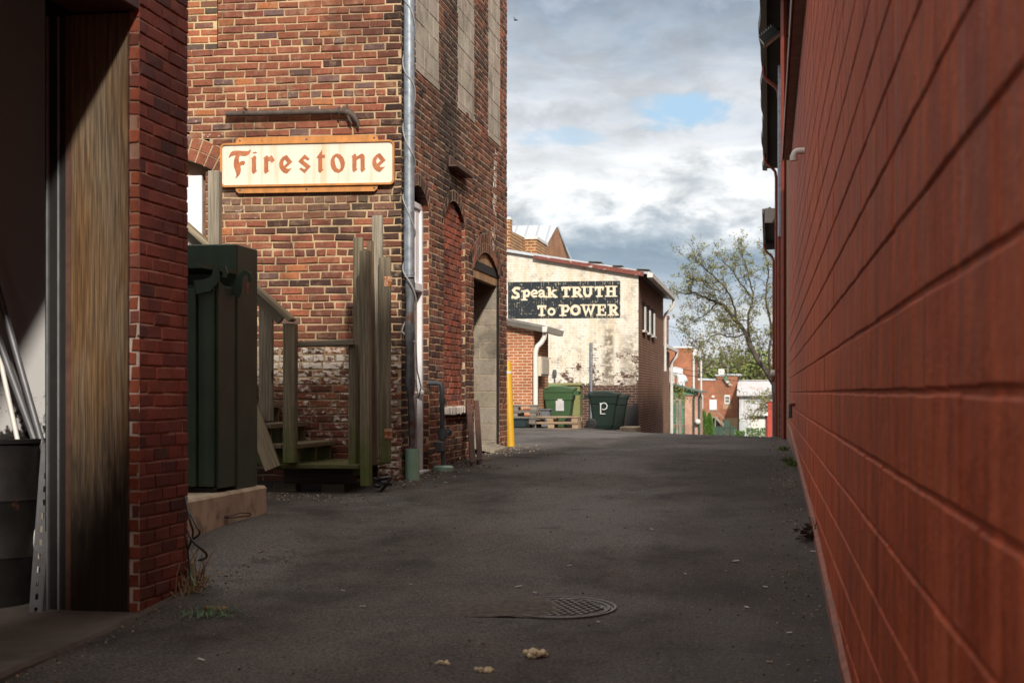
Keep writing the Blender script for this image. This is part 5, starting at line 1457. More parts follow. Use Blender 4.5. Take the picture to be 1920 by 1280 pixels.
# brick shed with its white downspout
SYD = 35.5; sxr = pY(1001, 0, SYD).x
shed = thing('brick_shed', 'small orange brick shed with a sloping roof, half hidden behind the tower', 'shed', (sxr, SYD, -.9))
m_shed = brick_far('orange_brick', (.42, .14, .06), (.33, .105, .048), (.55, .42, .29), bh=.068, bw=.21, ms=.012)
ysb = pX(1028, 700, sxr).y
def sroof(x): a = pY(950, 601, SYD); c = pY(1010, 613, SYD); return a.z+(c.z-a.z)/(c.x-a.x)*(x-a.x)
mb = MB(); mb.prism([(sxr-4, SYD, -2), (sxr, SYD, -2), (sxr, SYD, sroof(sxr)), (sxr-4, SYD, sroof(sxr-4))], (0, ysb-SYD, 0)); mb.build('wall', m_shed, shed)
mb = MB(); xo = sxr+.22
mb.prism([(sxr-4.1, SYD-.18, sroof(sxr-4.1)+.005), (xo, SYD-.18, sroof(xo)+.005), (xo, SYD-.18, sroof(xo)+.06), (sxr-4.1, SYD-.18, sroof(sxr-4.1)+.06)], (0, ysb-SYD+.45, 0)); mb.build('roof', simple('grey_roll_roof', (.20, .19, .18), .8, .2, 5, .3), shed)
mb = MB(); mb.prism([(sxr-4.1, SYD-.20, sroof(sxr-4.1)-.14), (xo, SYD-.20, sroof(xo)-.10), (xo, SYD-.20, sroof(xo)+.004), (sxr-4.1, SYD-.20, sroof(sxr-4.1)+.004)], (0, .018, 0)); mb.build('fascia', simple('olive_fascia', (.11, .10, .08), .7, .2), shed)
mb = MB(); mb.prism([(xo+.002, SYD-.2, sroof(xo)-.10), (xo+.10, SYD-.2, sroof(xo)-.10), (xo+.13, SYD-.2, sroof(xo)+.03), (xo+.002, SYD-.2, sroof(xo)+.03)], (0, ysb-SYD+.5, 0)); mb.build('gutter', m_gutterw, shed)
mb = MB(); zg = sroof(xo)-.1
px_ = [pD(1019, 622, 35.6), pD(1018, 632, 35.6), pD(1010, 641, 35.4), pD(1000, 648, 35.2), pD(996, 658, 35.15), pD(996, 700, 35.15), pD(996, 772, 35.15)]
mb.tube([Vector((p.x, SYD-.07 if i > 2 else SYD-.03, p.z)) for i, p in enumerate(px_)], .058, 10); mb.build('downspout', m_wpvc, shed, True)
mb = MB(); a_, c_ = pX(1003, 668, sxr+.02), pX(1018, 706, sxr+.02); mb.box(sxr+.003, sxr+.16, a_.y, c_.y, c_.z, a_.z, .01)
mb.box(sxr+.161, sxr+.18, a_.y+.05, c_.y-.05, c_.z+.05, a_.z-.05, .004); eb = mb.build('electric_box', simple('cream_box', (.62, .56, .44), .5, .08, 5, 0), shed)
mb = MB(); mb.tube([(sxr+.05, a_.y+.15, c_.z), (sxr+.05, a_.y+.15, -1.1)], .035, 8); mb.build('conduit', m_black, eb)

# carts
def cart(label, col, loc, rz, s=1.0, group=None, mark=None):
    t = thing('wheeled_cart', label, 'wheelie bin', loc, group, rz)
    m = simple('cart_plastic', col, .42, .12, 6, .1, 40)
    mb = MB(); P = []
    secs = [(0.02, .24, .25, .23), (.12, .27, .29, .25), (.70, .34, .37, .29), (.72, .36, .39, .31), (.90, .38, .42, .325), (.92, .40, .44, .34), (.98, .40, .45, .34)]
    rings = []
    for z, xb_, xf_, wy in secs:
        b0 = len(mb.v); r_ = .05
        for cx, cy, a0 in ((xf_-r_, wy-r_, 0), (-xb_+r_, wy-r_, 90), (-xb_+r_, -wy+r_, 180), (xf_-r_, -wy+r_, 270)):
            for k in range(4):
                a = R(a0+30*k); mb.v.append((( cx+math.cos(a)*r_)*s, (cy+math.sin(a)*r_)*s, z*s))
        rings.append(b0)
    for a, b_ in zip(rings, rings[1:]):
        for k in range(16): mb.addf((a+k, a+(k+1) % 16, b_+(k+1) % 16, b_+k))
    mb.addf(tuple(rings[0]+k for k in range(16))); mb.addf(tuple(rings[-1]+k for k in range(16)))
    mb.build('body', m, t, local=True)
    mb = MB(); n = 6
    for j in range(n):
        x0, x1 = -.42+.9*j/n, -.42+.9*(j+1)/n
        f = lambda x: (1.075-.05*((x-.0)/.45)**2-.03*(x > .3))*s
        for (y0_, y1_, e0, e1) in ((-.35, -.28, -.04, 0), (-.28, .28, 0, 0), (.28, .35, 0, -.04)):
            mb.face([(x0*s, y0_*s, f(x0)+e0*s), (x1*s, y0_*s, f(x1)+e0*s), (x1*s, y1_*s, f(x1)+e1*s), (x0*s, y1_*s, f(x0)+e1*s)])
        for g in (-1, 1): mb.face([(x0*s, g*.35*s, .985*s), (x1*s, g*.35*s, .985*s), (x1*s, g*.35*s, f(x1)-.04*s), (x0*s, g*.35*s, f(x0)-.04*s)])
    for x in (-.42, .48): mb.face([(x*s, -.35*s, .985*s), (x*s, .35*s, .985*s), (x*s, .35*s, f(x)-.04*s), (x*s, .28*s, f(x)), (x*s, -.28*s, f(x)), (x*s, -.35*s, f(x)-.04*s)])
    mb.build('lid', m, t, local=True)
    mb = MB(); mb.tube([(-.50*s, -.26*s, .93*s), (-.52*s, 0, .93*s), (-.50*s, .26*s, .93*s)], .018*s, 8)
    for g in (-.27, 0, .27): mb.box(-.52*s, -.38*s, (g-.015)*s, (g+.015)*s, .84*s, .95*s)
    mb.build('handle', m, t, local=True)
    for g in (-1, 1):
        mb = MB(); mb.lathe((-.31*s, g*.30*s, .155*s), [(0, -.03*s), (.10*s, -.03*s), (.15*s, -.025*s), (.155*s, 0), (.15*s, .025*s), (.105*s, .03*s), (.10*s, .015*s), (.03*s, .018*s), (.03*s, .035*s), (0, .036*s)], 24, (0, g, 0)); wh = mb.build('wheel', m_black, t, True, local=True)
    if mark == 'label':
        mb = MB(); mb.box(-.02*s, .20*s, -.322*s, -.312*s, .44*s, .70*s) ; mb.box(.03*s, .15*s, -.325*s, -.313*s, .701*s, .745*s); mb.v = [(x, y-(z/s-.5)*.06*s-.012*s, z) for x, y, z in mb.v]; mb.build('sticker', simple('pale_sticker', (.60, .60, .60), .6, .12, 9, 0), t, local=True)
    if mark == 'label_back':
        mb = MB(); mb.box(-.14*s, .07*s, .305*s, .312*s, .44*s, .70*s); mb.box(-.1*s, .02*s, .305*s, .313*s, .701*s, .745*s); mb.v = [(x, y+(z/s-.5)*.08*s-.012*s, z) for x, y, z in mb.v]; mb.build('sticker', simple('pale_sticker', (.60, .60, .60), .6, .12, 9, 0), t, local=True)
    if mark == 'logo':
        mb = MB(); L_ = 0
        for path, wdt in (([(-.08, .42), (-.08, .76)], .035), ([(-.115, .76), (-.05, .76)], .02), ([(.03+.115*math.cos(k*.5236), .66+.115*math.sin(k*.5236)) for k in range(-4, 7)], .028), ([(-.10, .40), (.08, .40)], .022)):
            mb.stroke([(a*s*.8+.01, (.58+(b_-.58)*.8)*s) for a, b_ in path], wdt*s*.85, (0, -.325*s, 0), (1, 0, 0), (0, 0, 1), (0, -1, 0), .0+L_); L_ += .0008
        mb.v = [(x, y-(z/s-.5)*.07*s-.0*s, z) for x, y, z in mb.v]; mb.build('logo', simple('white_logo', (.62, .64, .62), .6, .05, 5, 0), t, local=True, recalc=False)
    return t
def ground_at(u, D): p = pD(u, 800, D); return (p.x, p.y, gz(p.x, p.y))
cart('dark green wheeled cart with a white logo, wheel showing, by the mural wall', (.006, .018, .013), ground_at(1131, 41.6), R(3), .96, mark='logo')
cart('plain dark cart tucked behind the logo cart', (.012, .022, .018), ground_at(1150, 42.6), R(6), .97)
cart('bright green wheeled cart with a pale label behind the wooden pallets', (.045, .098, .040), ground_at(1050, 37.6), R(180), .93, mark='label_back')
cart('pale green lidded cart mostly hidden behind the labelled green cart', (.10, .19, .08), ground_at(1036, 39.6), R(184), 1.0)
ub = thing('transformer_box', 'olive green utility box behind the green carts', 'utility box', ground_at(1065, 43.2))
a = pD(1030, 718, 43.0); b_ = pD(1097, 795, 43.0)
mb = MB(); mb.box(a.x, b_.x-.12, a.y, a.y+.6, -1.15, a.z-.07, .015); mb.build('housing', simple('olive_enamel', (.20, .205, .075), .5, .1, 5, .05), ub)
mb = MB(); mb.box(a.x-.04, b_.x-.06, a.y-.05, a.y+.65, a.z-.069, a.z, .015); mb.build('cover', simple('olive_lid', (.24, .235, .10), .5, .1, 5, .05), ub)
# pallets
def pallet(label, loc, rz, Lx=1.3, m=None):
    t = thing('wooden_pallet', label, 'pallet', loc, 'wooden pallets by the green carts', rz)
    for k in range(3):
        y = -.5+k*.48
        for x in (-Lx/2+.07, 0, Lx/2-.07): mb = MB(); mb.box(x-.07, x+.07, y-.05, y+.05, .022, .11, .004); mb.build('block', m, t, local=True)
    mb = MB()
    for k in range(7): y = -.52+k*.165; mb.box(-Lx/2, Lx/2, y-.05, y+.05, .111, .133, .003)
    mb.build('deck', m, t, local=True)
    mb = MB()
    for k in range(3): y = -.5+k*.48; mb.box(-Lx/2, Lx/2, y-.05, y+.05, 0, .021, .003)
    mb.build('base_boards', m, t, local=True)
    return t
m_pal = wood('pallet_wood', (.24, .16, .10), (.42, .31, .21)); m_palg = wood('grey_pallet_wood', (.14, .12, .10), (.28, .25, .22))
x_, y_, z_ = ground_at(1037, 34.7)
pallet('brown pallet lying on the asphalt, underneath the other brown one', (x_, y_, z_), R(3), 1.2, m_pal)
pallet('brown pallet lying topmost in front of the bright green cart', (x_-.01, y_+.05, z_+.135), R(1), 1.22, m_pal)
x_, y_, z_ = ground_at(974, 34.6)
for k in range(3):
    pallet(['grey weathered pallet at the foot of the stack beside the shed downspout', 'grey weathered pallet in the middle of the stack beside the shed downspout', 'grey weathered pallet atop the stack beside the shed downspout'][k], (x_-.05*k, y_+.1*k, z_+.10+.136*k), R(-4+5*k), .95, m_palg)
mb = MB(); 
for k in range(4): mb.box(x_-.45+k*.26, x_-.36+k*.26, y_-.4, y_+.5, z_, z_+.099, .01)
one('timber_bearer', mb, m_palg, 'rough grey bearers carrying the grey pallet stack', 'bearer')
q = ground_at(976, 33.6); tb = MB(); tb.box(q[0]-.18, q[0]+.14, q[1]-.1, q[1]+.3, q[2]+.01, q[2]+.19, .02); tb.box(q[0]-.2, q[0]+.16, q[1]-.12, q[1]+.32, q[2]+.191, q[2]+.21, .006)
one('storage_tub', tb, simple('black_teal_tub', (.012, .025, .028), .4, .1, 5, 0), 'dark lidded tub on the ground before the grey pallet stack', 'tub')
q = ground_at(965, 33.7); tb = MB(); tb.lathe(q, [(.10, 0), (.12, .2), (.125, .21), (.0, .212)], 16)
one('blue_bucket', tb, simple('sky_blue_plastic', (.20, .34, .44), .4, .1, 5, 0), 'small pale blue bucket beside the dark lidded tub', 'bucket', smooth=True)
q = ground_at(1016, 35.9); tb = MB(); tb.box(q[0]-.2, q[0]+.2, q[1]-.1, q[1]+.3, q[2], q[2]+.40, .03); tb.box(q[0]-.22, q[0]+.22, q[1]-.12, q[1]+.32, q[2]+.401, q[2]+.43, .01)
one('grey_tote', tb, simple('grey_plastic', (.13, .14, .15), .5, .1, 5, 0), 'grey lidded tote between the brown pallets and shed corner', 'tote')
mb = MB(); a = ground_at(1162, 40.6); c = ground_at(1200, 41.4)
mb.box(a[0], c[0], a[1], a[1]+1.2, a[2]-.3, a[2]+.10, .02); one('concrete_step', mb, m_concrete, 'low concrete step at the corner of the mural building', 'step')
# ---------------------------------------------------------------- roofs rising behind the mural building
gb = thing('gabled_house', 'tall brick house with a pale standing seam metal roof behind the mural building', 'house', (pD(1020, 0, 80).x, 80, -4))
a, r_, e = pD(957, 427, 80), pD(1044, 425, 80), pD(1055, 480, 80)
lft = pD(1028, 478, 80)
x0, xr_ = a.x-3, r_.x; zt = r_.z; yb_ = r_.y; slope = 1.35
ze = zt-4.0
# ridge runs along X; gable end faces the alley (+X side seen at a glancing angle)
gY0, gY1 = yb_-4.0/slope*1.0, yb_+4.0/slope
def gx(z): return 0
mb = MB(); xg_ = xr_+.35
mb.face([(x0, gY0, ze), (xg_, gY0, ze), (xr_, yb_, zt), (x0, yb_, zt)]); mb.face([(x0, gY1, ze), (xg_, gY1, ze), (xr_, yb_, zt), (x0, yb_, zt)])
roof = mb
t = NT('seam_roof'); wv = t.n.new('ShaderNodeTexWave'); t.l.new(t.obj, wv.inputs[0]); wv.inputs['Scale'].default_value = .55; wv.bands_direction = 'X'
m_seam = t.done(t.mix(t.rng(wv.outputs['Fac'], .9, .99), (.50, .54, .60), (.36, .39, .44)), .4, None, .2)
p1 = pD(1044, 425, 80); p2 = pD(1028, 480, 80); p3 = pD(1057, 484, 80)
mb = MB()
dd = Vector((0, 9, 0))
# front slope as seen plus gable end to its right
bl = pD(940, 480, 80); 
mb.prism([(bl.x-4, p1.y-3.2, p2.z-.4), (p2.x, p2.y-3.2, p2.z-.4), (p1.x, p1.y, p1.z), (bl.x-4, p1.y, p1.z)], (0, .25, .12)); mb.prism([(bl.x-4, p1.y+.26, p1.z), (p1.x, p1.y+.26, p1.z), (p3.x+.2, p3.y+3.2, p3.z-.4), (bl.x-4, p3.y+3.2, p3.z-.4)], (0, .25, .12))
mb.build('roof', m_seam, gb)
mb = MB(); mb.face([(p2.x, p2.y-3.1, p2.z-.4), (p1.x, p1.y+.1, p1.z-.02), (p3.x, p3.y+3.2, p3.z-.4), (p3.x, p3.y+3.2, -5), (p2.x, p2.y-3.1, -5)]); mb.face([(bl.x-4, p2.y-3.1, -5), (p2.x, p2.y-3.1, -5), (p2.x, p2.y-3.1, p2.z-.42), (bl.x-4, p2.y-3.1, p2.z-.42)])
mb.build('wall', brick_far('tan_brick', (.34, .12, .06), (.27, .10, .05), (.4, .3, .2)), gb)
pb = thing('parapet_building', 'orange brick building with a stepped parapet showing above the mural roof', 'building', (pD(980, 0, 66).x, 66, -3))
m_par = brick_far('parapet_brick', (.30, .11, .045), (.17, .07, .035), (.5, .36, .2), bh=.12, bw=.3, ms=.02)
mb = MB(); a = pD(984, 446, 64); b_ = pD(1007, 446, 64); mb.box(a.x, b_.x, a.y, a.y+3, -3, a.z-.06)
q = pD(956, 432, 60.5); mb.prism([(a.x, a.y+.002, -3), (q.x, q.y, -3), (q.x, q.y, q.z), (a.x, a.y+.002, a.z-.0)], (-.3, 0.05, 0)); mb.build('wall', m_par, pb)
mb = MB(); mb.box(a.x-.04, b_.x+.04, a.y-.05, a.y+3.1, a.z-.059, a.z+.05); mb.build('coping', m_gutterw, pb)
a, b_ = pD(951.5, 412, 58), pD(956.5, 412, 58)
cs = thing('brick_chimney', 'slim brick chimney with white cap peeping beside the tower edge', 'chimney', (a.x, a.y, -2))
mb = MB(); mb.box(a.x-.1, b_.x, a.y, a.y+.5, -2, a.z); mb.build('stack', m_par, cs); mb = MB(); mb.box(a.x-.14, b_.x+.03, a.y-.04, a.y+.54, a.z+.001, a.z+.10, .01); mb.build('cap', m_gutterw, cs)

# ---------------------------------------------------------------- houses down the hill
def B_(name, lab, cat, u, D): p = pD(u, 800, D); return thing(name, lab, cat, (p.x, p.y, gz(p.x, p.y)))
D = 130
h1 = B_('corner_building', 'orange brick building with white cornice and white kitchen ducts', 'building', 1280, D)
a, b_ = pD(1230, 651, D), pD(1298, 651, D)
m_h1 = brick_far('far_orange_brick', (.36, .12, .06), (.30, .10, .055), (.42, .26, .17), bh=.09, ms=.01)
far_r = pX(1308.5, 700, b_.x)
mb = MB(); mb.box(a.x, b_.x, b_.y, far_r.y, -7, b_.z-.05); mb.build('wall', m_h1, h1)
mb = MB(); mb.box(a.x, b_.x+.06, b_.y-.06, far_r.y, b_.z-.049, b_.z+.08); mb.box(b_.x+.003, b_.x+.3, b_.y+1, far_r.y, b_.z-.65, b_.z-.05); mb.build('cornice', m_white, h1)
mb = MB(); mb.tube([(b_.x+.12, b_.y-.1, -7), (b_.x+.12, b_.y-.1, b_.z-.6)], .09, 8); mb.build('downspout', m_gutterw, h1, True); mb = MB(); mb.tube([(b_.x+.3, far_r.y-.3, -7), (b_.x+.3, far_r.y-.3, b_.z-.9)], .09, 8); mb.build('downspout', m_gutterw, h1, True)
ex = B_('kitchen_duct', 'white elbowed kitchen exhaust ducts on the orange brick wall', 'duct', 1270, 126)
mb = MB(); P = lambda u, v: pD(u, v, 126)
mb.tube([P(1250, 697), P(1271, 697), P(1278, 699)], .36, 12); mb.tube([P(1266, 697), P(1268, 688)], .25, 10); mb.build('main_duct', m_white, ex, True)
mb = MB(); mb.tube([P(1271, 700), P(1276, 706), P(1277, 714), P(1277, 726)], .33, 12); mb.tube([P(1277, 714), P(1283, 711), P(1287, 709)], [.25, .3, .36], 10); mb.build('elbow', m_white, ex, True)
mb = MB(); mb.tube([P(1258, 697), P(1258, 726)], .28, 10); mb.build('riser', m_white, ex, True)
D = 90
h2 = B_('green_house', 'green clapboard house with green metal roof and pinkish brick end', 'house', 1285, D)
gab = simple('teal_clapboard', (.09, .23, .15), .7, .12, 4, .1)
t = NT('clapboard'); wv = t.n.new('ShaderNodeTexWave'); t.l.new(t.obj, wv.inputs[0]); wv.inputs['Scale'].default_value = 1.6; wv.bands_direction = 'Z'; wv.wave_profile = 'SAW'
m_clap = t.done(t.mix(t.rng(wv.outputs['Fac'], .0, .25), (.035, .09, .06), (.10, .25, .165)), .7)
P = lambda u, v: pD(u, v, D)
mb = MB(); a, b_ = P(1240, 740), P(1284, 740); mb.prism([(a.x, a.y, -6), (b_.x, b_.y, -6), (b_.x, b_.y, P(1284, 730).z), (a.x, a.y, P(1240, 717).z)], (0, 6, 0)); mb.build('clapboard_wall', m_clap, h2)
mb = MB(); b2_ = P(1301, 740); mb.box(b_.x+.002, b2_.x+.25, b_.y-.15, b_.y+6, -6, P(1284, 743).z); mb.build('brick_wall', brick_far('pink_brick', (.52, .30, .22), (.44, .25, .19), (.6, .47, .38), bh=.08), h2)
mb = MB(); mb.box(b_.x+.002, b2_.x+.25, b_.y-.16, b_.y-.02, P(1284, 743).z+.002, P(1284, 740).z); mb.build('sill_band', simple('maroon_band', (.22, .04, .035), .7), h2)
mb = MB(); mb.prism([P(1281, 741)+Vector((0, -.2, 0)), P(1303, 741)+Vector((0, -.2, 0)), P(1303, 733)+Vector((0, -.2, 0)), P(1281, 727)+Vector((0, -.2, 0))], (0, 5, 0)); mb.build('gable', gab, h2)
mb = MB(); mb.prism([P(1235, 713)+Vector((0, -.5, 0)), P(1317, 734)+Vector((0, -.5, 0)), P(1317, 736)+Vector((0, -.5, 0)), P(1235, 717)+Vector((0, -.5, 0))], (0, 7, 0)); mb.build('roof', simple('green_metal_roof', (.055, .10, .08), .5, .1), h2)
m_gs = simple('green_spout', (.03, .07, .055), .5)
for u in (1301, 1311):
    mb = MB(); mb.tube([P(u+4, 736)+Vector((0, -.45, 0)), P(u+3, 740)+Vector((0, -.45, 0)), P(u, 746)+Vector((0, -.3, 0)), P(u, 830)+Vector((0, -.3, 0))], .06, 8); mb.build('downspout', m_gs, h2, True)
mb = MB(); mb.box(P(1303, 0).x, P(1310, 0).x, b_.y+.2, b_.y+5, -6, P(0, 742).z); mb.build('porch_wall', brick_far('pink_brick_shade', (.45, .26, .20), (.40, .23, .18), (.5, .4, .33), bh=.08), h2)
gl = P(1309, 790)+Vector((0, -.5, 0)); mb = MB(); q = .16
mb.lathe(gl-Vector((0, 0, q)), [(q*math.sin(a_), q-q*math.cos(a_)) for a_ in [0, .4, .8, 1.2, 1.57, 2, 2.4, 2.8, 3.14]], 14, caps=False); mb.tube([gl, gl+Vector((-.2, .3, -.05))], .04, 6)
one('globe_lamp', mb, m_wpvc, 'white globe lamp on the pinkish brick wall of the green house', 'lamp', smooth=True)
dk = B_('wooden_deck', 'weathered wooden deck with rails beside the low brick wing', 'deck', 1268, 72)
P = lambda u, v: pD(u, v, 72)
for u0, u1, v0 in ((1267.5, 1271.5, 746), (1272.5, 1278, 748), (1257, 1258.5, 750), (1260.5, 1261.5, 750)):
    mb = MB(); a, b_ = P(u0, v0), P(u1, v0); mb.box(a.x, b_.x, a.y, a.y+.12, -3.4, a.z, .005); mb.build('post', m_gwood, dk)
mb = MB(); a, b_ = P(1255, 796), P(1278, 802); mb.box(a.x, b_.x, a.y+.13, a.y+2, b_.z, a.z, .01); mb.build('deck_boards', m_rail, dk)
mb = MB(); a, b_ = P(1255, 749), P(1272, 751); mb.box(a.x, b_.x, a.y-.05, a.y-.002, b_.z, a.z); a, b_ = P(1255, 775), P(1266, 777); mb.box(a.x, b_.x, a.y-.05, a.y-.002, b_.z, a.z); mb.build('rail', m_gwood, dk)
D = 212
h3 = B_('brick_store', 'far brick building with a white upstairs door and wooden outside stair', 'building', 1345, D)
P = lambda u, v, d=0: pD(u, v, D+d)
m_h3 = brick_far('far_red_brick', (.33, .115, .062), (.27, .095, .055), (.36, .22, .15), bh=.1, bw=.3, stain=(.40, .27, .16), sthr=(.66, .78))
mb = MB(); a, b_ = P(1309, 713), P(1343, 713); c_ = P(1385, 704)
mb.prism([(a.x, a.y, -7), (c_.x, a.y, -7), (c_.x, a.y, c_.z), (P(1345, 0).x, a.y, P(0, 705).z), (P(1343, 0).x, a.y, a.z), (a.x, a.y, a.z)], (0, 12, 0)); mb.build('wall', m_h3, h3)
mb = MB(); mb.box(a.x-.1, P(1342, 0).x, a.y-.15, a.y+12, a.z+.002, P(0, 709).z); mb.box(P(1341.5, 0).x, c_.x+.3, a.y-.16, a.y+12, P(0, 704.5).z, P(0, 701).z); mb.build('parapet_cap', m_tin, h3)
yF = a.y
def fb(u0, u1, v0, v1, d0=.02, d1=.1):
    mb = MB(); q0, q1 = P(u0, v0), P(u1, v1); mb.box(q0.x, q1.x, yF-d1, yF-d0, q1.z, q0.z); return mb
dr_ = fb(1330.5, 1344, 749, 769).build('door', m_white, h3)
wn = fb(1358.5, 1369, 740, 757).build('window', m_gutterw, h3)
for i in range(3):
    for j in range(2): fb(1360.5+i*2.5, 1362.3+i*2.5, 743.5+j*6, 748+j*6, .101, .12).build('pane', m_dark, wn)
wn = fb(1311.5, 1318.5, 741, 766).build('window', m_gutterw, h3); fb(1313, 1317.2, 743, 753, .101, .12).build('pane', m_tin, wn); fb(1313, 1317.2, 754.5, 764, .101, .12).build('pane', m_tin, wn)
fb(1356, 1372, 757.5, 766, .004, .012).build('patch', simple('tan_patch', (.40, .25, .15), .9, .1), h3); fb(1362, 1384, 783, 830, .004, .013).build('render_patch', simple('tan_render', (.42, .29, .17), .9, .15), h3)
mb = MB(); q = P(1337, 743.5); mb.lathe(q+Vector((0, -.3, -.2)), [(.0, 0), (.25, .1), (.2, .35), (0, .4)], 10); mb.build('door_lamp', m_gutterw, h3, True)
fb(1384, 1385, 706, 830, .01, .2).build('downspout', m_black, h3)
sr = B_('outside_stair', 'weathered wooden landing and stair running down the far brick building', 'stairs', 1352, D-2)
mb = MB(); q0, q1 = P(1325, 780), P(1346, 783); mb.box(q0.x, q1.x, yF-1.6, yF-.15, q1.z, q0.z); mb.build('landing', m_gwood, sr)
for u in (1326, 1341): mb = MB(); q0 = P(u, 783); mb.box(q0.x, q0.x+.15, yF-1.55, yF-1.4, -7, q0.z); mb.build('post', m_gwood, sr)
for v in (767, 772, 776): mb = MB(); q0, q1 = P(1325, v), P(1343, v+1.3); mb.box(q0.x, q1.x, yF-1.62, yF-1.52, q1.z, q0.z); mb.build('rail', m_gwood, sr)
for p, q, ww in ((P(1342, 767), P(1380, 806), .12), (P(1342, 781), P(1368, 806), .35)):
    mb = MB(); mb.beam((p.x, yF-1.58, p.z), (q.x, yF-1.58, q.z), .1, ww, 0, (0, 0, 1)); mb.build('stair_rail' if ww < .2 else 'stringer', m_gwood, sr)
mb = MB(); mb.box(P(1326, 0).x, P(1350, 0).x, yF-.14, yF-.02, -7, P(0, 783.5).z); mb.build('dark_panel', m_dark, sr)  # flat near-black panel on the wall face, below the landing
for nm, lab, u0, u1, v0, v1, m in (('roof_vent_unit', 'pale square rooftop unit on the far brick building', 1346, 1357.5, 691, 700.8, m_gutterw), ('roof_pipe', 'grey capped flue pipe on the far brick roof', 1362.5, 1365, 688, 700.8, m_galv)):
    mb = MB(); q0, q1 = P(u0, v0), P(u1, v1); mb.box(q0.x, q1.x, yF+3, yF+3.8, q1.z-.1, q0.z, .02)
    if nm == 'roof_pipe': mb.box(q0.x-.12, q1.x+.12, yF+2.9, yF+3.9, q0.z+.01, q0.z+.2, .02)
    one(nm, mb, m, lab, 'roof unit' if nm != 'roof_pipe' else 'flue')
fl = B_('flag', 'limp green and white flag on a short pole on the far brick wall', 'flag', 1360, D-1)
mb = MB(); c0 = P(1356, 704); c0.y = yF-.3
pts = []
for i in range(6):
    for j in range(9):
        f = j/8; pts.append((c0.x+.25*f+.55*f*f+i*.13*(1-.2*f), yF-.5-.12*math.sin(i*1.3+f*2), c0.z-.1-f*1.15-.02*i))
for p in pts: mb.v.append(p)
for i in range(5):
    for j in range(8): mb.addf((i*9+j, i*9+j+1, (i+1)*9+j+1, (i+1)*9+j), None, 0 if j < 3 else 1)
mb.build('cloth', [simple('flag_green', (.06, .26, .16), .8), m_white], fl)
mb = MB(); mb.tube([(c0.x-.1, yF+.0, c0.z-.35), (c0.x+.1, yF-.6, c0.z+.05)], .03, 6); mb.build('flag_pole', m_gutterw, fl)
D = 205
bn = B_('metal_barn', 'pale corrugated metal barn with a rust streaked roof', 'barn', 1415, D)
P = lambda u, v: pD(u, v, D)
t = NT('corrugated'); wv = t.n.new('ShaderNodeTexWave'); t.l.new(t.obj, wv.inputs[0]); wv.inputs['Scale'].default_value = .7; wv.bands_direction = 'X'
nn = t.noise(t.obj, .8, 7, .7, (1, 1, .25))
m_cor = t.done(t.mix(t.rng(nn, .45, .68), t.mix(wv.outputs['Fac'], (.48, .48, .49), (.58, .58, .59)), (.33, .31, .30)), .6)
t = NT('barn_roof'); nn = t.noise(t.obj, .6, 7, .7, (1.6, 1, .25)); m_bro = t.done(t.mix(t.rng(nn, .52, .66), (.50, .50, .52), (.46, .30, .22)), .5)
a, b_ = P(1386, 742), P(1470, 742)
mb = MB(); mb.box(a.x, b_.x, a.y, a.y+14, -7, a.z); mb.build('wall', m_cor, bn)
mb = MB(); q = P(1390, 713); mb.prism([(a.x-.3, a.y-.4, a.z), (b_.x, a.y-.4, a.z), (b_.x, a.y+7, q.z), (a.x-.3, a.y+7, q.z)], (0, 0, .12)); mb.build('roof', m_bro, bn)
mb = MB(); mb.box(a.x-.3, b_.x, a.y-.46, a.y-.4, a.z-.16, a.z+.02); mb.build('eave_shadow_board', m_browngut, bn)
for u0, u1, v0 in ((1387.5, 1402, 788), (1408.5, 1434, 783)):
    mb = MB(); q0, q1 = P(u0, v0), P(u1, 825); mb.box(q0.x, q1.x, a.y-.12, a.y-.01, q1.z, q0.z); dd_ = mb.build('door', simple('barn_door', (.42, .43, .44), .7, .15, 1.5) if u0 < 1400 else m_gutterw, bn)
    if u0 > 1400: mb = MB(); mb.box(q0.x-.2, q1.x+.2, a.y-.35, a.y-.13, q0.z-.02, q0.z+.22); mb.build('track_cover', m_browngut, dd_)
D = 74
rw = B_('red_shed', 'bright red painted shed wall with a small white awning beyond the last building', 'shed', 1446, D)
P = lambda u, v: pD(u, v, D)
a, b_ = P(1439, 754), P(1462, 754)
mb = MB(); mb.box(a.x, b_.x, a.y, a.y+3, -5, a.z); mb.build('wall', simple('bright_red_paint', (.42, .06, .035), .7, .1, 3, .1), rw)
mb = MB(); mb.box(P(1438.2, 0).x, b_.x, a.y-.04, a.y+3, a.z+.002, a.z+.04); mb.build('cap', m_redpipe, rw)
mb = MB(); q = P(1430, 776); mb.prism([(q.x, a.y-.3, P(0, 777).z), (a.x+.02, a.y-.3, P(0, 779).z), (a.x+.02, a.y-.3, P(0, 773).z)], (0, .8, 0)); mb.build('awning', m_white, rw)
mb = MB(); mb.box(P(1435, 0).x, a.x-.003, a.y+.05, a.y+2.5, -3.5, P(0, 780).z); mb.build('side_panel', simple('maroon_panel', (.16, .04, .035), .8), rw)
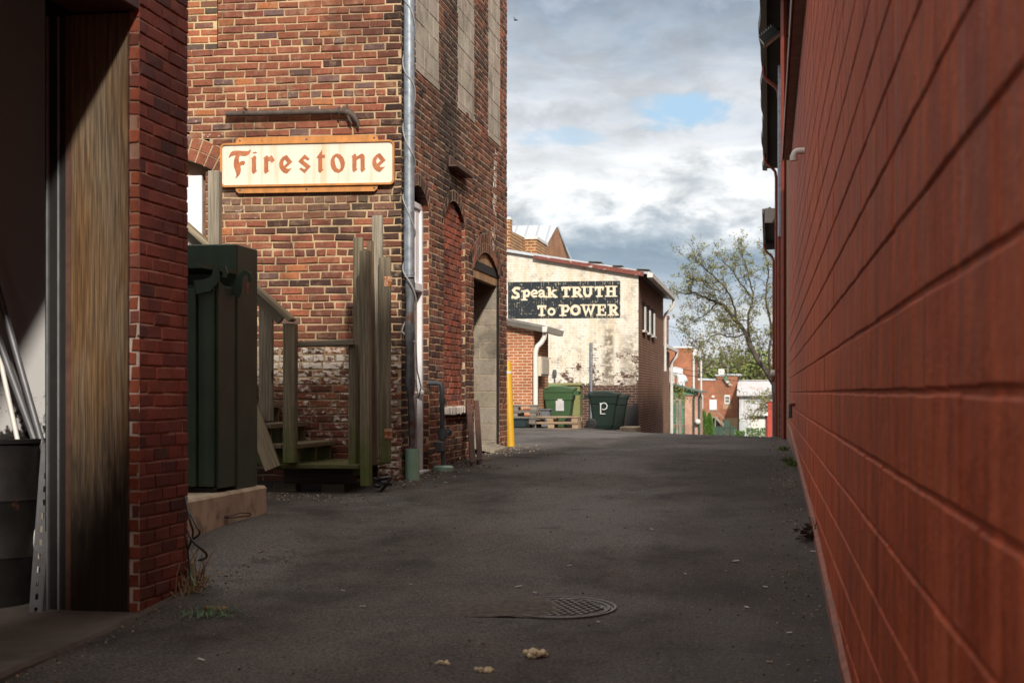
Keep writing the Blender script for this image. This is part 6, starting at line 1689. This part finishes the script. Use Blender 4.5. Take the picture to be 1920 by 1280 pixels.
# small bins below the far stair
for k, u in enumerate((1341.5, 1351.5, 1363, 1375)):
    p = pD(u, 800, 200); z = gz(p.x, p.y); mb = MB(); h_ = 1.12+(.0)
    mb.prism([(p.x-.28, p.y, z), (p.x+.28, p.y, z), (p.x+.36, p.y, z+h_), (p.x-.36, p.y, z+h_)], (0, .7, 0)); mb.box(p.x-.4, p.x+.4, p.y-.06, p.y+.76, z+h_+.003, z+h_+.12, .03)
    mb.box(p.x-.17, p.x+.17, p.y-.025, p.y-.003, z+.75, z+.85)
    if k == 2: mb.box(p.x-.4, p.x+.4, p.y+.70, p.y+.78, z+h_+.13, z+h_+.9, .03)
    one('garbage_cart', mb, simple('cart_grey_green', (.035, .07, .05), .5, .1, 5, 0), ['dark green cart nearest the arborvitae, one of four below the stair', 'dark green cart second along from the arborvitae below the stair', 'dark green cart with its lid thrown open below the stair', 'dark green cart beside the foot of the outside stair'][k], 'wheelie bin', 'carts below the far stair')

# ---------------------------------------------------------------- vegetation
def leaf_mat(name, c1, c2, c3):
    t = NT(name); ri = t.n.new('ShaderNodeNewGeometry'); r_ = ri.outputs['Random Per Island']
    c = t.mix(t.rng(r_, .0, .6), c1, c2); c = t.mix(t.rng(r_, .7, .95), c, c3)
    t.bsdf.inputs['Transmission Weight'].default_value = 0
    return t.done(c, .7)
def leafq(mb, p, s, r):
    n = Vector((r.gauss(0, 1), r.gauss(0, 1), r.gauss(0, 1))).normalized(); x = n.orthogonal().normalized(); y = n.cross(x)
    a = r.uniform(0, 6.28); u = x*math.cos(a)+y*math.sin(a); v = n.cross(u)
    mb.face([p-u*s*.5, p+v*s*.28, p+u*s*.5, p-v*s*.28])
m_bark = simple('grey_bark', (.075, .062, .048), .95, .25, 5, .5, 30)
m_leaf1 = leaf_mat('spring_leaves', (.13, .16, .03), (.22, .22, .055), (.26, .17, .08))
tb_, tl_ = MB(), MB(); rr = random.Random(5); TD = 76
tre = thing('spring_tree', 'leaning spring tree with sparse young leaves behind the dark red wall', 'tree', tuple(pD(1492, 830, TD)))
limbs = [([(1500, 850, 0), (1478, 775, 0), (1452, 722, 0), (1428, 684, .2), (1408, 652, .3), (1398, 625, .4), (1380, 603, .3), (1362, 578, .2), (1345, 566, 0), (1322, 558, -.3), (1302, 548, -.5), (1284, 552, -.6)], .16),
 ([(1409, 654, .3), (1402, 600, .8), (1412, 560, 1), (1405, 520, 1.2), (1396, 490, 1.3), (1386, 468, 1.4)], .07), ([(1454, 724, 0), (1441, 680, -.6), (1446, 620, -.8), (1436, 560, -1), (1441, 505, -1), (1431, 468, -1.1)], .08),
 ([(1380, 603, .3), (1375, 570, .0), (1360, 540, -.4), (1335, 515, -.8), (1312, 494, -1), (1296, 494, -1.2)], .06), ([(1412, 560, 1), (1388, 530, .7), (1370, 503, .5), (1352, 488, .4)], .045),
 ([(1398, 625, .4), (1370, 632, .2), (1345, 626, 0), (1320, 640, -.2), (1290, 642, -.3)], .05), ([(1476, 770, 0), (1495, 700, .3), (1505, 600, .5), (1490, 520, .6), (1480, 470, .7)], .10),
 ([(1428, 684, .2), (1400, 680, .8), (1372, 690, 1.0), (1348, 684, 1.2)], .045), ([(1446, 620, -.8), (1462, 560, -1.2), (1468, 500, -1.3)], .05), ([(1345, 566, 0), (1330, 585, .3), (1305, 600, .6), (1285, 612, .8)], .035),
 ([(1450, 720, 0), (1448, 745, -.5), (1430, 760, -1.0), (1415, 770, -1.3)], .03), ([(1402, 600, .8), (1375, 600, 1.2), (1352, 605, 1.6)], .035), ([(1360, 540, -.4), (1345, 545, -.7), (1318, 530, -1), (1300, 525, -1)], .03)]
def dens(p): return min(1, max(0, .5+1.1*fn(p, .8)))
def twig(p, d, L, r, lev):
    n = 4; pts = [p]; q = p.copy(); dd = d.normalized()
    for i in range(n):
        dd = (dd+Vector((rr.gauss(0, .22), rr.gauss(0, .22), rr.gauss(.05, .2)))).normalized(); q = q+dd*L/n; pts.append(q.copy())
    tb_.tube(pts, [r*(1-.75*i/n) for i in range(n+1)], 4, caps=False)
    if lev < 2:
        for i in range(1, n+1):
            for _ in range(1):
                s = (dd+Vector((rr.gauss(0, .8), rr.gauss(0, .8), rr.gauss(.1, .6)))).normalized(); twig(pts[i], s, L*rr.uniform(.4, .65), r*.5, lev+1)
    for i in range(2, n+1):
        if rr.random() < .25+.36*dens(p):
            for _ in range(rr.randint(1, 3)): leafq(tl_, pts[i]+Vector((rr.gauss(0, .07), rr.gauss(0, .07), rr.gauss(-.02, .06))), rr.uniform(.06, .13), rr)
for path, r0 in limbs:
    P3 = [pD(u, v, TD+d*1.3) for u, v, d in path]; n = len(P3); fine = []
    for i in range(n-1):
        for k in range(4):
            f = k/4; a, b_, c_, d_ = P3[max(i-1, 0)], P3[i], P3[i+1], P3[min(i+2, n-1)]
            fine.append(.5*((2*b_)+(c_-a)*f+(2*a-5*b_+4*c_-d_)*f*f+(3*b_-a-3*c_+d_)*f**3)+Vector((rr.gauss(0, .02), rr.gauss(0, .02), rr.gauss(0, .02))))
    fine.append(P3[-1]); m_ = len(fine)
    tb_.tube(fine, [r0*(1-.8*i/m_) for i in range(m_)], 7)
    for i in range(3, m_):
        if r0 > .1 and i < m_*.35: continue
        for _ in range(1 if rr.random() < .6 else 2):
            t_ = (fine[i]-fine[i-1]).normalized(); s = (t_*.5+Vector((rr.gauss(0, .7), rr.gauss(0, .7), rr.gauss(.25, .6)))).normalized()
            twig(fine[i], s, rr.uniform(.45, 1.1), .016, 0)
tb_.build('trunk', m_bark, tre, recalc=False); tl_.build('crown', m_leaf1, tre, recalc=False)
# bushier trees beyond the houses
def wood_tree(seed, H, n, cols, s):
    r = random.Random(seed); t_, l_ = MB(), MB()
    t_.tube([(0, 0, 0), (.2, 0, H*.3), (-.1, .2, H*.55)], [.3, .22, .12], 6)
    cl = []
    for k in range(46):
        a = r.uniform(0, 6.28); h = r.uniform(.18, 1.0); rad = H*.36*math.sqrt(max(.05, 1-((h-.55)/.55)**2))*r.uniform(.25, 1)
        e = Vector((math.cos(a)*rad, math.sin(a)*rad, H*h)); b0 = Vector((0, 0, H*h*.55))
        mid = b0.lerp(e, .5)+Vector((r.gauss(0, .3), r.gauss(0, .3), r.gauss(.2, .3))); t_.tube([b0, mid, e], [.08, .05, .02], 4, caps=False)
        for q in range(3):
            e2 = e+Vector((r.gauss(0, .8), r.gauss(0, .8), r.gauss(.3, .8))); t_.tube([mid, e2], [.03, .012], 3, caps=False); cl.append(e2)
        cl.append(e)
    for k in range(n):
        c = r.choice(cl); leafq(l_, c+Vector((r.gauss(0, .55), r.gauss(0, .55), r.gauss(0, .5))), r.uniform(.5, 1.2)*s, r)
    return t_, l_
kinds = [('bushy_tree', 'olive green bushy spring tree beyond the far roofs', leaf_mat('olive_leaves', (.10, .105, .035), (.15, .14, .05), (.18, .13, .07)), 11, 1700, 9.5), ('bushy_tree', 'fresh green tree beyond the far roofs', leaf_mat('fresh_leaves', (.09, .13, .03), (.16, .20, .045), (.20, .20, .07)), 12, 1900, 9), ('bushy_tree', 'brownish half bare tree beyond the far roofs', leaf_mat('brown_leaves', (.13, .11, .06), (.17, .14, .085), (.12, .12, .05)), 13, 900, 11)]
protos = []
spots = [(0, 1325, 255), (1, 1352, 250), (2, 1338, 300), (2, 1372, 290), (0, 1395, 262), (1, 1385, 250), (2, 1412, 285), (0, 1428, 250), (1, 1442, 262), (2, 1300, 300), (0, 1275, 290), (2, 1450, 300), (1, 1415, 245), (0, 1362, 320), (2, 1318, 330)]
made = {}
for k, u, d_ in spots:
    nm, lab, m_, sd, n_, H = kinds[k]; p = pD(u, 800, d_); loc = (p.x, p.y, gz(p.x, p.y)-.3)
    if k not in made:
        o = thing(nm, lab, 'tree', loc, 'trees beyond the far roofs'); a, b_ = wood_tree(sd, H, n_, None, .6 if k != 2 else .45)
        a.build('trunk', m_bark, o, local=True, recalc=False); b_.build('crown', m_, o, local=True, recalc=False); made[k] = o
    else:
        o = copy_tree(made[k]); o.location = loc
    o.rotation_euler = (0, 0, rr.uniform(0, 6.28)); s = rr.uniform(.85, 1.2); o.scale = (s*1.15, s*1.15, s*(1.25 if k == 2 else 1.0))
# arborvitae
av = B_('arborvitae', 'bright green cone shaped arborvitae beside the far carts', 'shrub', 1324, 195); p = av.location.copy(); mb, tk = MB(), MB()
tk.tube([p, p+Vector((0, 0, 2.2))], .08, 6); tk.build('trunk', m_bark, av)
for (cx, H, W) in ((-.3, 3.0, .62), (.42, 2.75, .55)):
    for k in range(1500):
        h = rr.random()**.8; a = rr.uniform(0, 6.28); rad = W*(1-h**1.6)**.7*rr.uniform(.75, 1.05)+.02
        q = p+Vector((cx+math.cos(a)*rad, math.sin(a)*rad, .1+h*H)); mb.face([q, q+Vector((math.cos(a)*.05+rr.gauss(0, .03), math.sin(a)*.05, .08)), q+Vector((math.cos(a)*.07, math.sin(a)*.07+.03, .22)), q+Vector((-.05+rr.gauss(0, .03), .05, .1))])
mb.build('crown', leaf_mat('arborvitae_leaf', (.05, .12, .015), (.09, .19, .025), (.14, .23, .04)), av, recalc=False)
for nm, lab, u, d_, W, H, n_ in (('garden_shrub', 'low leafy plants before the pale metal barn', 1419, 196, 1.3, 1.1, 500), ('grass_clump', 'bright grass clump at the foot of the far brick building', 1387, 198, .6, .75, 260)):
    o = B_(nm, lab, 'plants', u, d_); p = o.location.copy(); mb = MB()
    for k in range(n_):
        q = p+Vector((rr.uniform(-W, W), rr.uniform(-.5, .5), rr.random()*H)); leafq(mb, q, .28, rr)
    mb.build('foliage', leaf_mat(nm+'_leaf', (.05, .12, .03), (.10, .19, .05), (.16, .22, .05)), o, recalc=False)
o = B_('young_sapling', 'young green sapling leaning over the wooden deck', 'sapling', 1268, 78); p = pD(1276, 735, 78); b0 = o.location.copy()
tk, mb = MB(), MB(); tk.tube([b0, b0.lerp(p, .6)+Vector((.1, 0, 0)), p], [.04, .03, .01], 5)
for k in range(260):
    c = p+Vector((rr.gauss(0, .26), rr.gauss(0, .25), rr.gauss(-.1, .28)))
    leafq(mb, c, .13, rr)
tk.build('stem', m_bark, o); mb.build('crown', m_leaf1, o, recalc=False)
# hill at the back
mb = MB(); xs = axis([(-120, 160, 14)]); ys = [310, 350, 400, 480]
for y in ys:
    for x in xs: mb.v.append((x, y, -6.5+(0 if y == 310 else (5 if y == 350 else (9 if y == 400 else 6)))+2*fn((x, y, 0), .02)))
for j in range(3):
    for i in range(len(xs)-1): mb.addf((j*len(xs)+i, j*len(xs)+i+1, (j+1)*len(xs)+i+1, (j+1)*len(xs)+i))
tag(mb.build('hill', simple('wooded_hill', (.11, .10, .05), .95, .35, .2, .3, 2, col2=(.08, .10, .03), thr=(.45, .6), s2=.1), None, True), kind='structure')
# power lines
for k, (u0, v0, u1, v1, d_, sag, r_, lab) in enumerate([(1225, 605, 1420, 628, 110, 2, .012, 'thin grey power line, uppermost, crossing the pale sky behind the mural building'), (1225, 613, 1420, 634, 112, 2, .012, 'thin grey power line just under the uppermost one in the pale sky'), (1225, 680, 1470, 704, 105, 3, .018, 'dark power line passing across the orange brick cornice building'), (1225, 690, 1470, 712, 104, 3, .022, 'thick dark power line, lowest, passing in front of white kitchen ducts')]):
    a, b_ = pD(u0, v0, d_), pD(u1, v1, d_+8); mb = MB(); pts = []
    for i in range(25):
        f = i/24; q = a.lerp(b_, f); q.z -= sag*.12*(1-(2*f-1)**2); pts.append(q)
    mb.tube(pts, r_, 5); one('power_line', mb, m_black, lab, 'power line', 'power lines across the far end')
mb = MB(); p = pD(967, 38, 60)
mb.lathe(p, [(0, -.09), (.03, -.05), (.035, 0), (.02, .06), (0, .1)], 8, (1, .3, 0)); mb.face([p, p+Vector((.03, .02, 0)), p+Vector((-.06, -.1, .10)), p+Vector((-.08, -.08, .09))]); mb.face([p, p+Vector((.03, .02, 0)), p+Vector((-.02, .12, .08)), p+Vector((-.05, .12, .08))])
one('bird', mb, m_black, 'tiny dark bird flying high in the sky by the tower', 'bird')

# ================================================================ sky, sun, camera
SUN = Vector((.35, -1.0, .64)).normalized()
w = bpy.data.worlds.new('World'); scene.world = w; w.use_nodes = True
nt = w.node_tree; N_ = nt.nodes; Lk = nt.links
bg = N_['Background']; bg.inputs['Strength'].default_value = .1
class WT(NT):
    def __init__(s):
        s.t = nt; s.n = N_; s.l = Lk; s.tc = N_.new('ShaderNodeTexCoord')
t = WT()
sky = N_.new('ShaderNodeTexSky'); sky.sky_type = 'NISHITA'; sky.sun_disc = False
sky.sun_elevation = math.asin(SUN.z); sky.sun_rotation = math.atan2(SUN.x, SUN.y)
sky.air_density = 1.2; sky.dust_density = 1.0
sp = N_.new('ShaderNodeSeparateXYZ'); Lk.new(t.tc.outputs['Generated'], sp.inputs[0])
az = t.math('ARCTAN2', sp.outputs[0], sp.outputs[1]); el = sp.outputs[2]
cb = N_.new('ShaderNodeCombineXYZ'); Lk.new(t.math('MULTIPLY', az, 8.0), cb.inputs[0]); Lk.new(t.math('MULTIPLY', el, 26.0), cb.inputs[1])
v = cb.outputs[0]
cb2 = N_.new('ShaderNodeCombineXYZ'); Lk.new(t.math('MULTIPLY', az, 9.0), cb2.inputs[0]); Lk.new(t.math('MULTIPLY', el, 17.0), cb2.inputs[1]); v2 = cb2.outputs[0]
n1 = t.noise(v, 1.0, 7, .56, off=(3.3, 1.7, 0), dist=.3); n2 = t.noise(v2, 3.0, 7, .58, off=(7, 2, 0), dist=.25); n3 = t.noise(v, .5, 3, .5, off=(1, 9, 0))
e = t.math('ADD', el, t.math('ADD', t.math('MULTIPLY', t.math('SUBTRACT', n1, .5), .13), t.math('MULTIPLY', t.math('SUBTRACT', n2, .5), .085)))
rp = N_.new('ShaderNodeValToRGB'); Lk.new(e, rp.inputs[0]); cr = rp.color_ramp
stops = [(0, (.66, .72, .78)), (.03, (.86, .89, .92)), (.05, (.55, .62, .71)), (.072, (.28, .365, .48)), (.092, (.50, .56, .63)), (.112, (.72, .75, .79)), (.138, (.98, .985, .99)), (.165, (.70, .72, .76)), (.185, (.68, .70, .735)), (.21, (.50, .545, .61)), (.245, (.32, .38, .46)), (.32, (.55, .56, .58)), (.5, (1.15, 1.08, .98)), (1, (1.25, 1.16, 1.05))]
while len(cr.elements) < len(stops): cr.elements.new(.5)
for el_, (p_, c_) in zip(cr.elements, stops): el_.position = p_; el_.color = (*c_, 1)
col = rp.outputs[0]
col = t.mix(1.0, col, t.rng(n2, .3, .7, .78, 1.18), 'MULTIPLY')
def spot(u, v_, ru, rv):
    a, b_, c_ = ray(u, v_); d_ = Vector((a, b_, c_)).normalized(); A0 = math.atan2(d_.x, d_.y)
    dx_ = t.math('MULTIPLY', t.math('ADD', az, -A0), 1/ru); dy_ = t.math('MULTIPLY', t.math('ADD', el, -d_.z), 1/rv)
    q = t.math('ADD', t.math('MULTIPLY', dx_, dx_), t.math('MULTIPLY', dy_, dy_))
    return t.rng(t.math('ADD', q, t.math('MULTIPLY', t.math('SUBTRACT', n2, .5), 7.0)), 0.0, 2.0, 1, 0)
hole = t.math('MAXIMUM', spot(1290, 212, .030, .009), t.math('MULTIPLY', spot(1045, 258, .026, .005), .6))
hole = t.math('MAXIMUM', hole, t.rng(t.noise(v, .55, 5, .55, off=(21, 4, 0)), .62, .72, 0, t.rng(el, .26, .4, 0, 1) if False else 0.0))
blue = t.mix(.72, t.mix(1.0, sky.outputs[0], (.1, .1, .1), 'MULTIPLY'), (.44, .66, .90))
col = t.mix(hole, col, blue)
dk_ = spot(1190, 470, .075, .022)
col = t.mix(t.math('MULTIPLY', dk_, .45), col, (.22, .31, .42))
up_ = t.math('MULTIPLY', col and t.rng(el, -.02, .0, 0, 1), 1.0)
col = t.mix(up_, (.12, .11, .10), col)
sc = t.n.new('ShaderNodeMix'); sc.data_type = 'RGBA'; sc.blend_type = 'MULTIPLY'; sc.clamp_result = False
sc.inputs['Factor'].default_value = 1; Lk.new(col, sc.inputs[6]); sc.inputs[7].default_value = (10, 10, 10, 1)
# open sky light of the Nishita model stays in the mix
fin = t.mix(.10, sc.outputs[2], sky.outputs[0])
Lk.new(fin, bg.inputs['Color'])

sl = bpy.data.lights.new('sun', 'SUN'); sl.energy = 4.0; sl.angle = R(2.5); sl.color = (1, .925, .83)
so = bpy.data.objects.new('sun', sl); COL.objects.link(so); so.rotation_euler = (-SUN).to_track_quat('-Z', 'Y').to_euler(); so.location = (10, -25, 20)

cam = bpy.data.cameras.new('camera'); co = bpy.data.objects.new('camera', cam); COL.objects.link(co)
cam.lens = 55; cam.sensor_width = 36; cam.shift_y = 96/1920; cam.clip_end = 3000; cam.clip_start = .05
co.rotation_euler = (R(90), 0, TH)
cam.dof.use_dof = True; cam.dof.focus_distance = 14.5; cam.dof.aperture_fstop = 5.6
scene.camera = co
scene.render.engine = 'CYCLES'
scene.cycles.use_denoising = True
scene.cycles.max_bounces = 8; scene.cycles.diffuse_bounces = 4
vs = scene.view_settings; vs.view_transform = 'Standard'; vs.look = 'None'; vs.exposure = .12; vs.gamma = 1
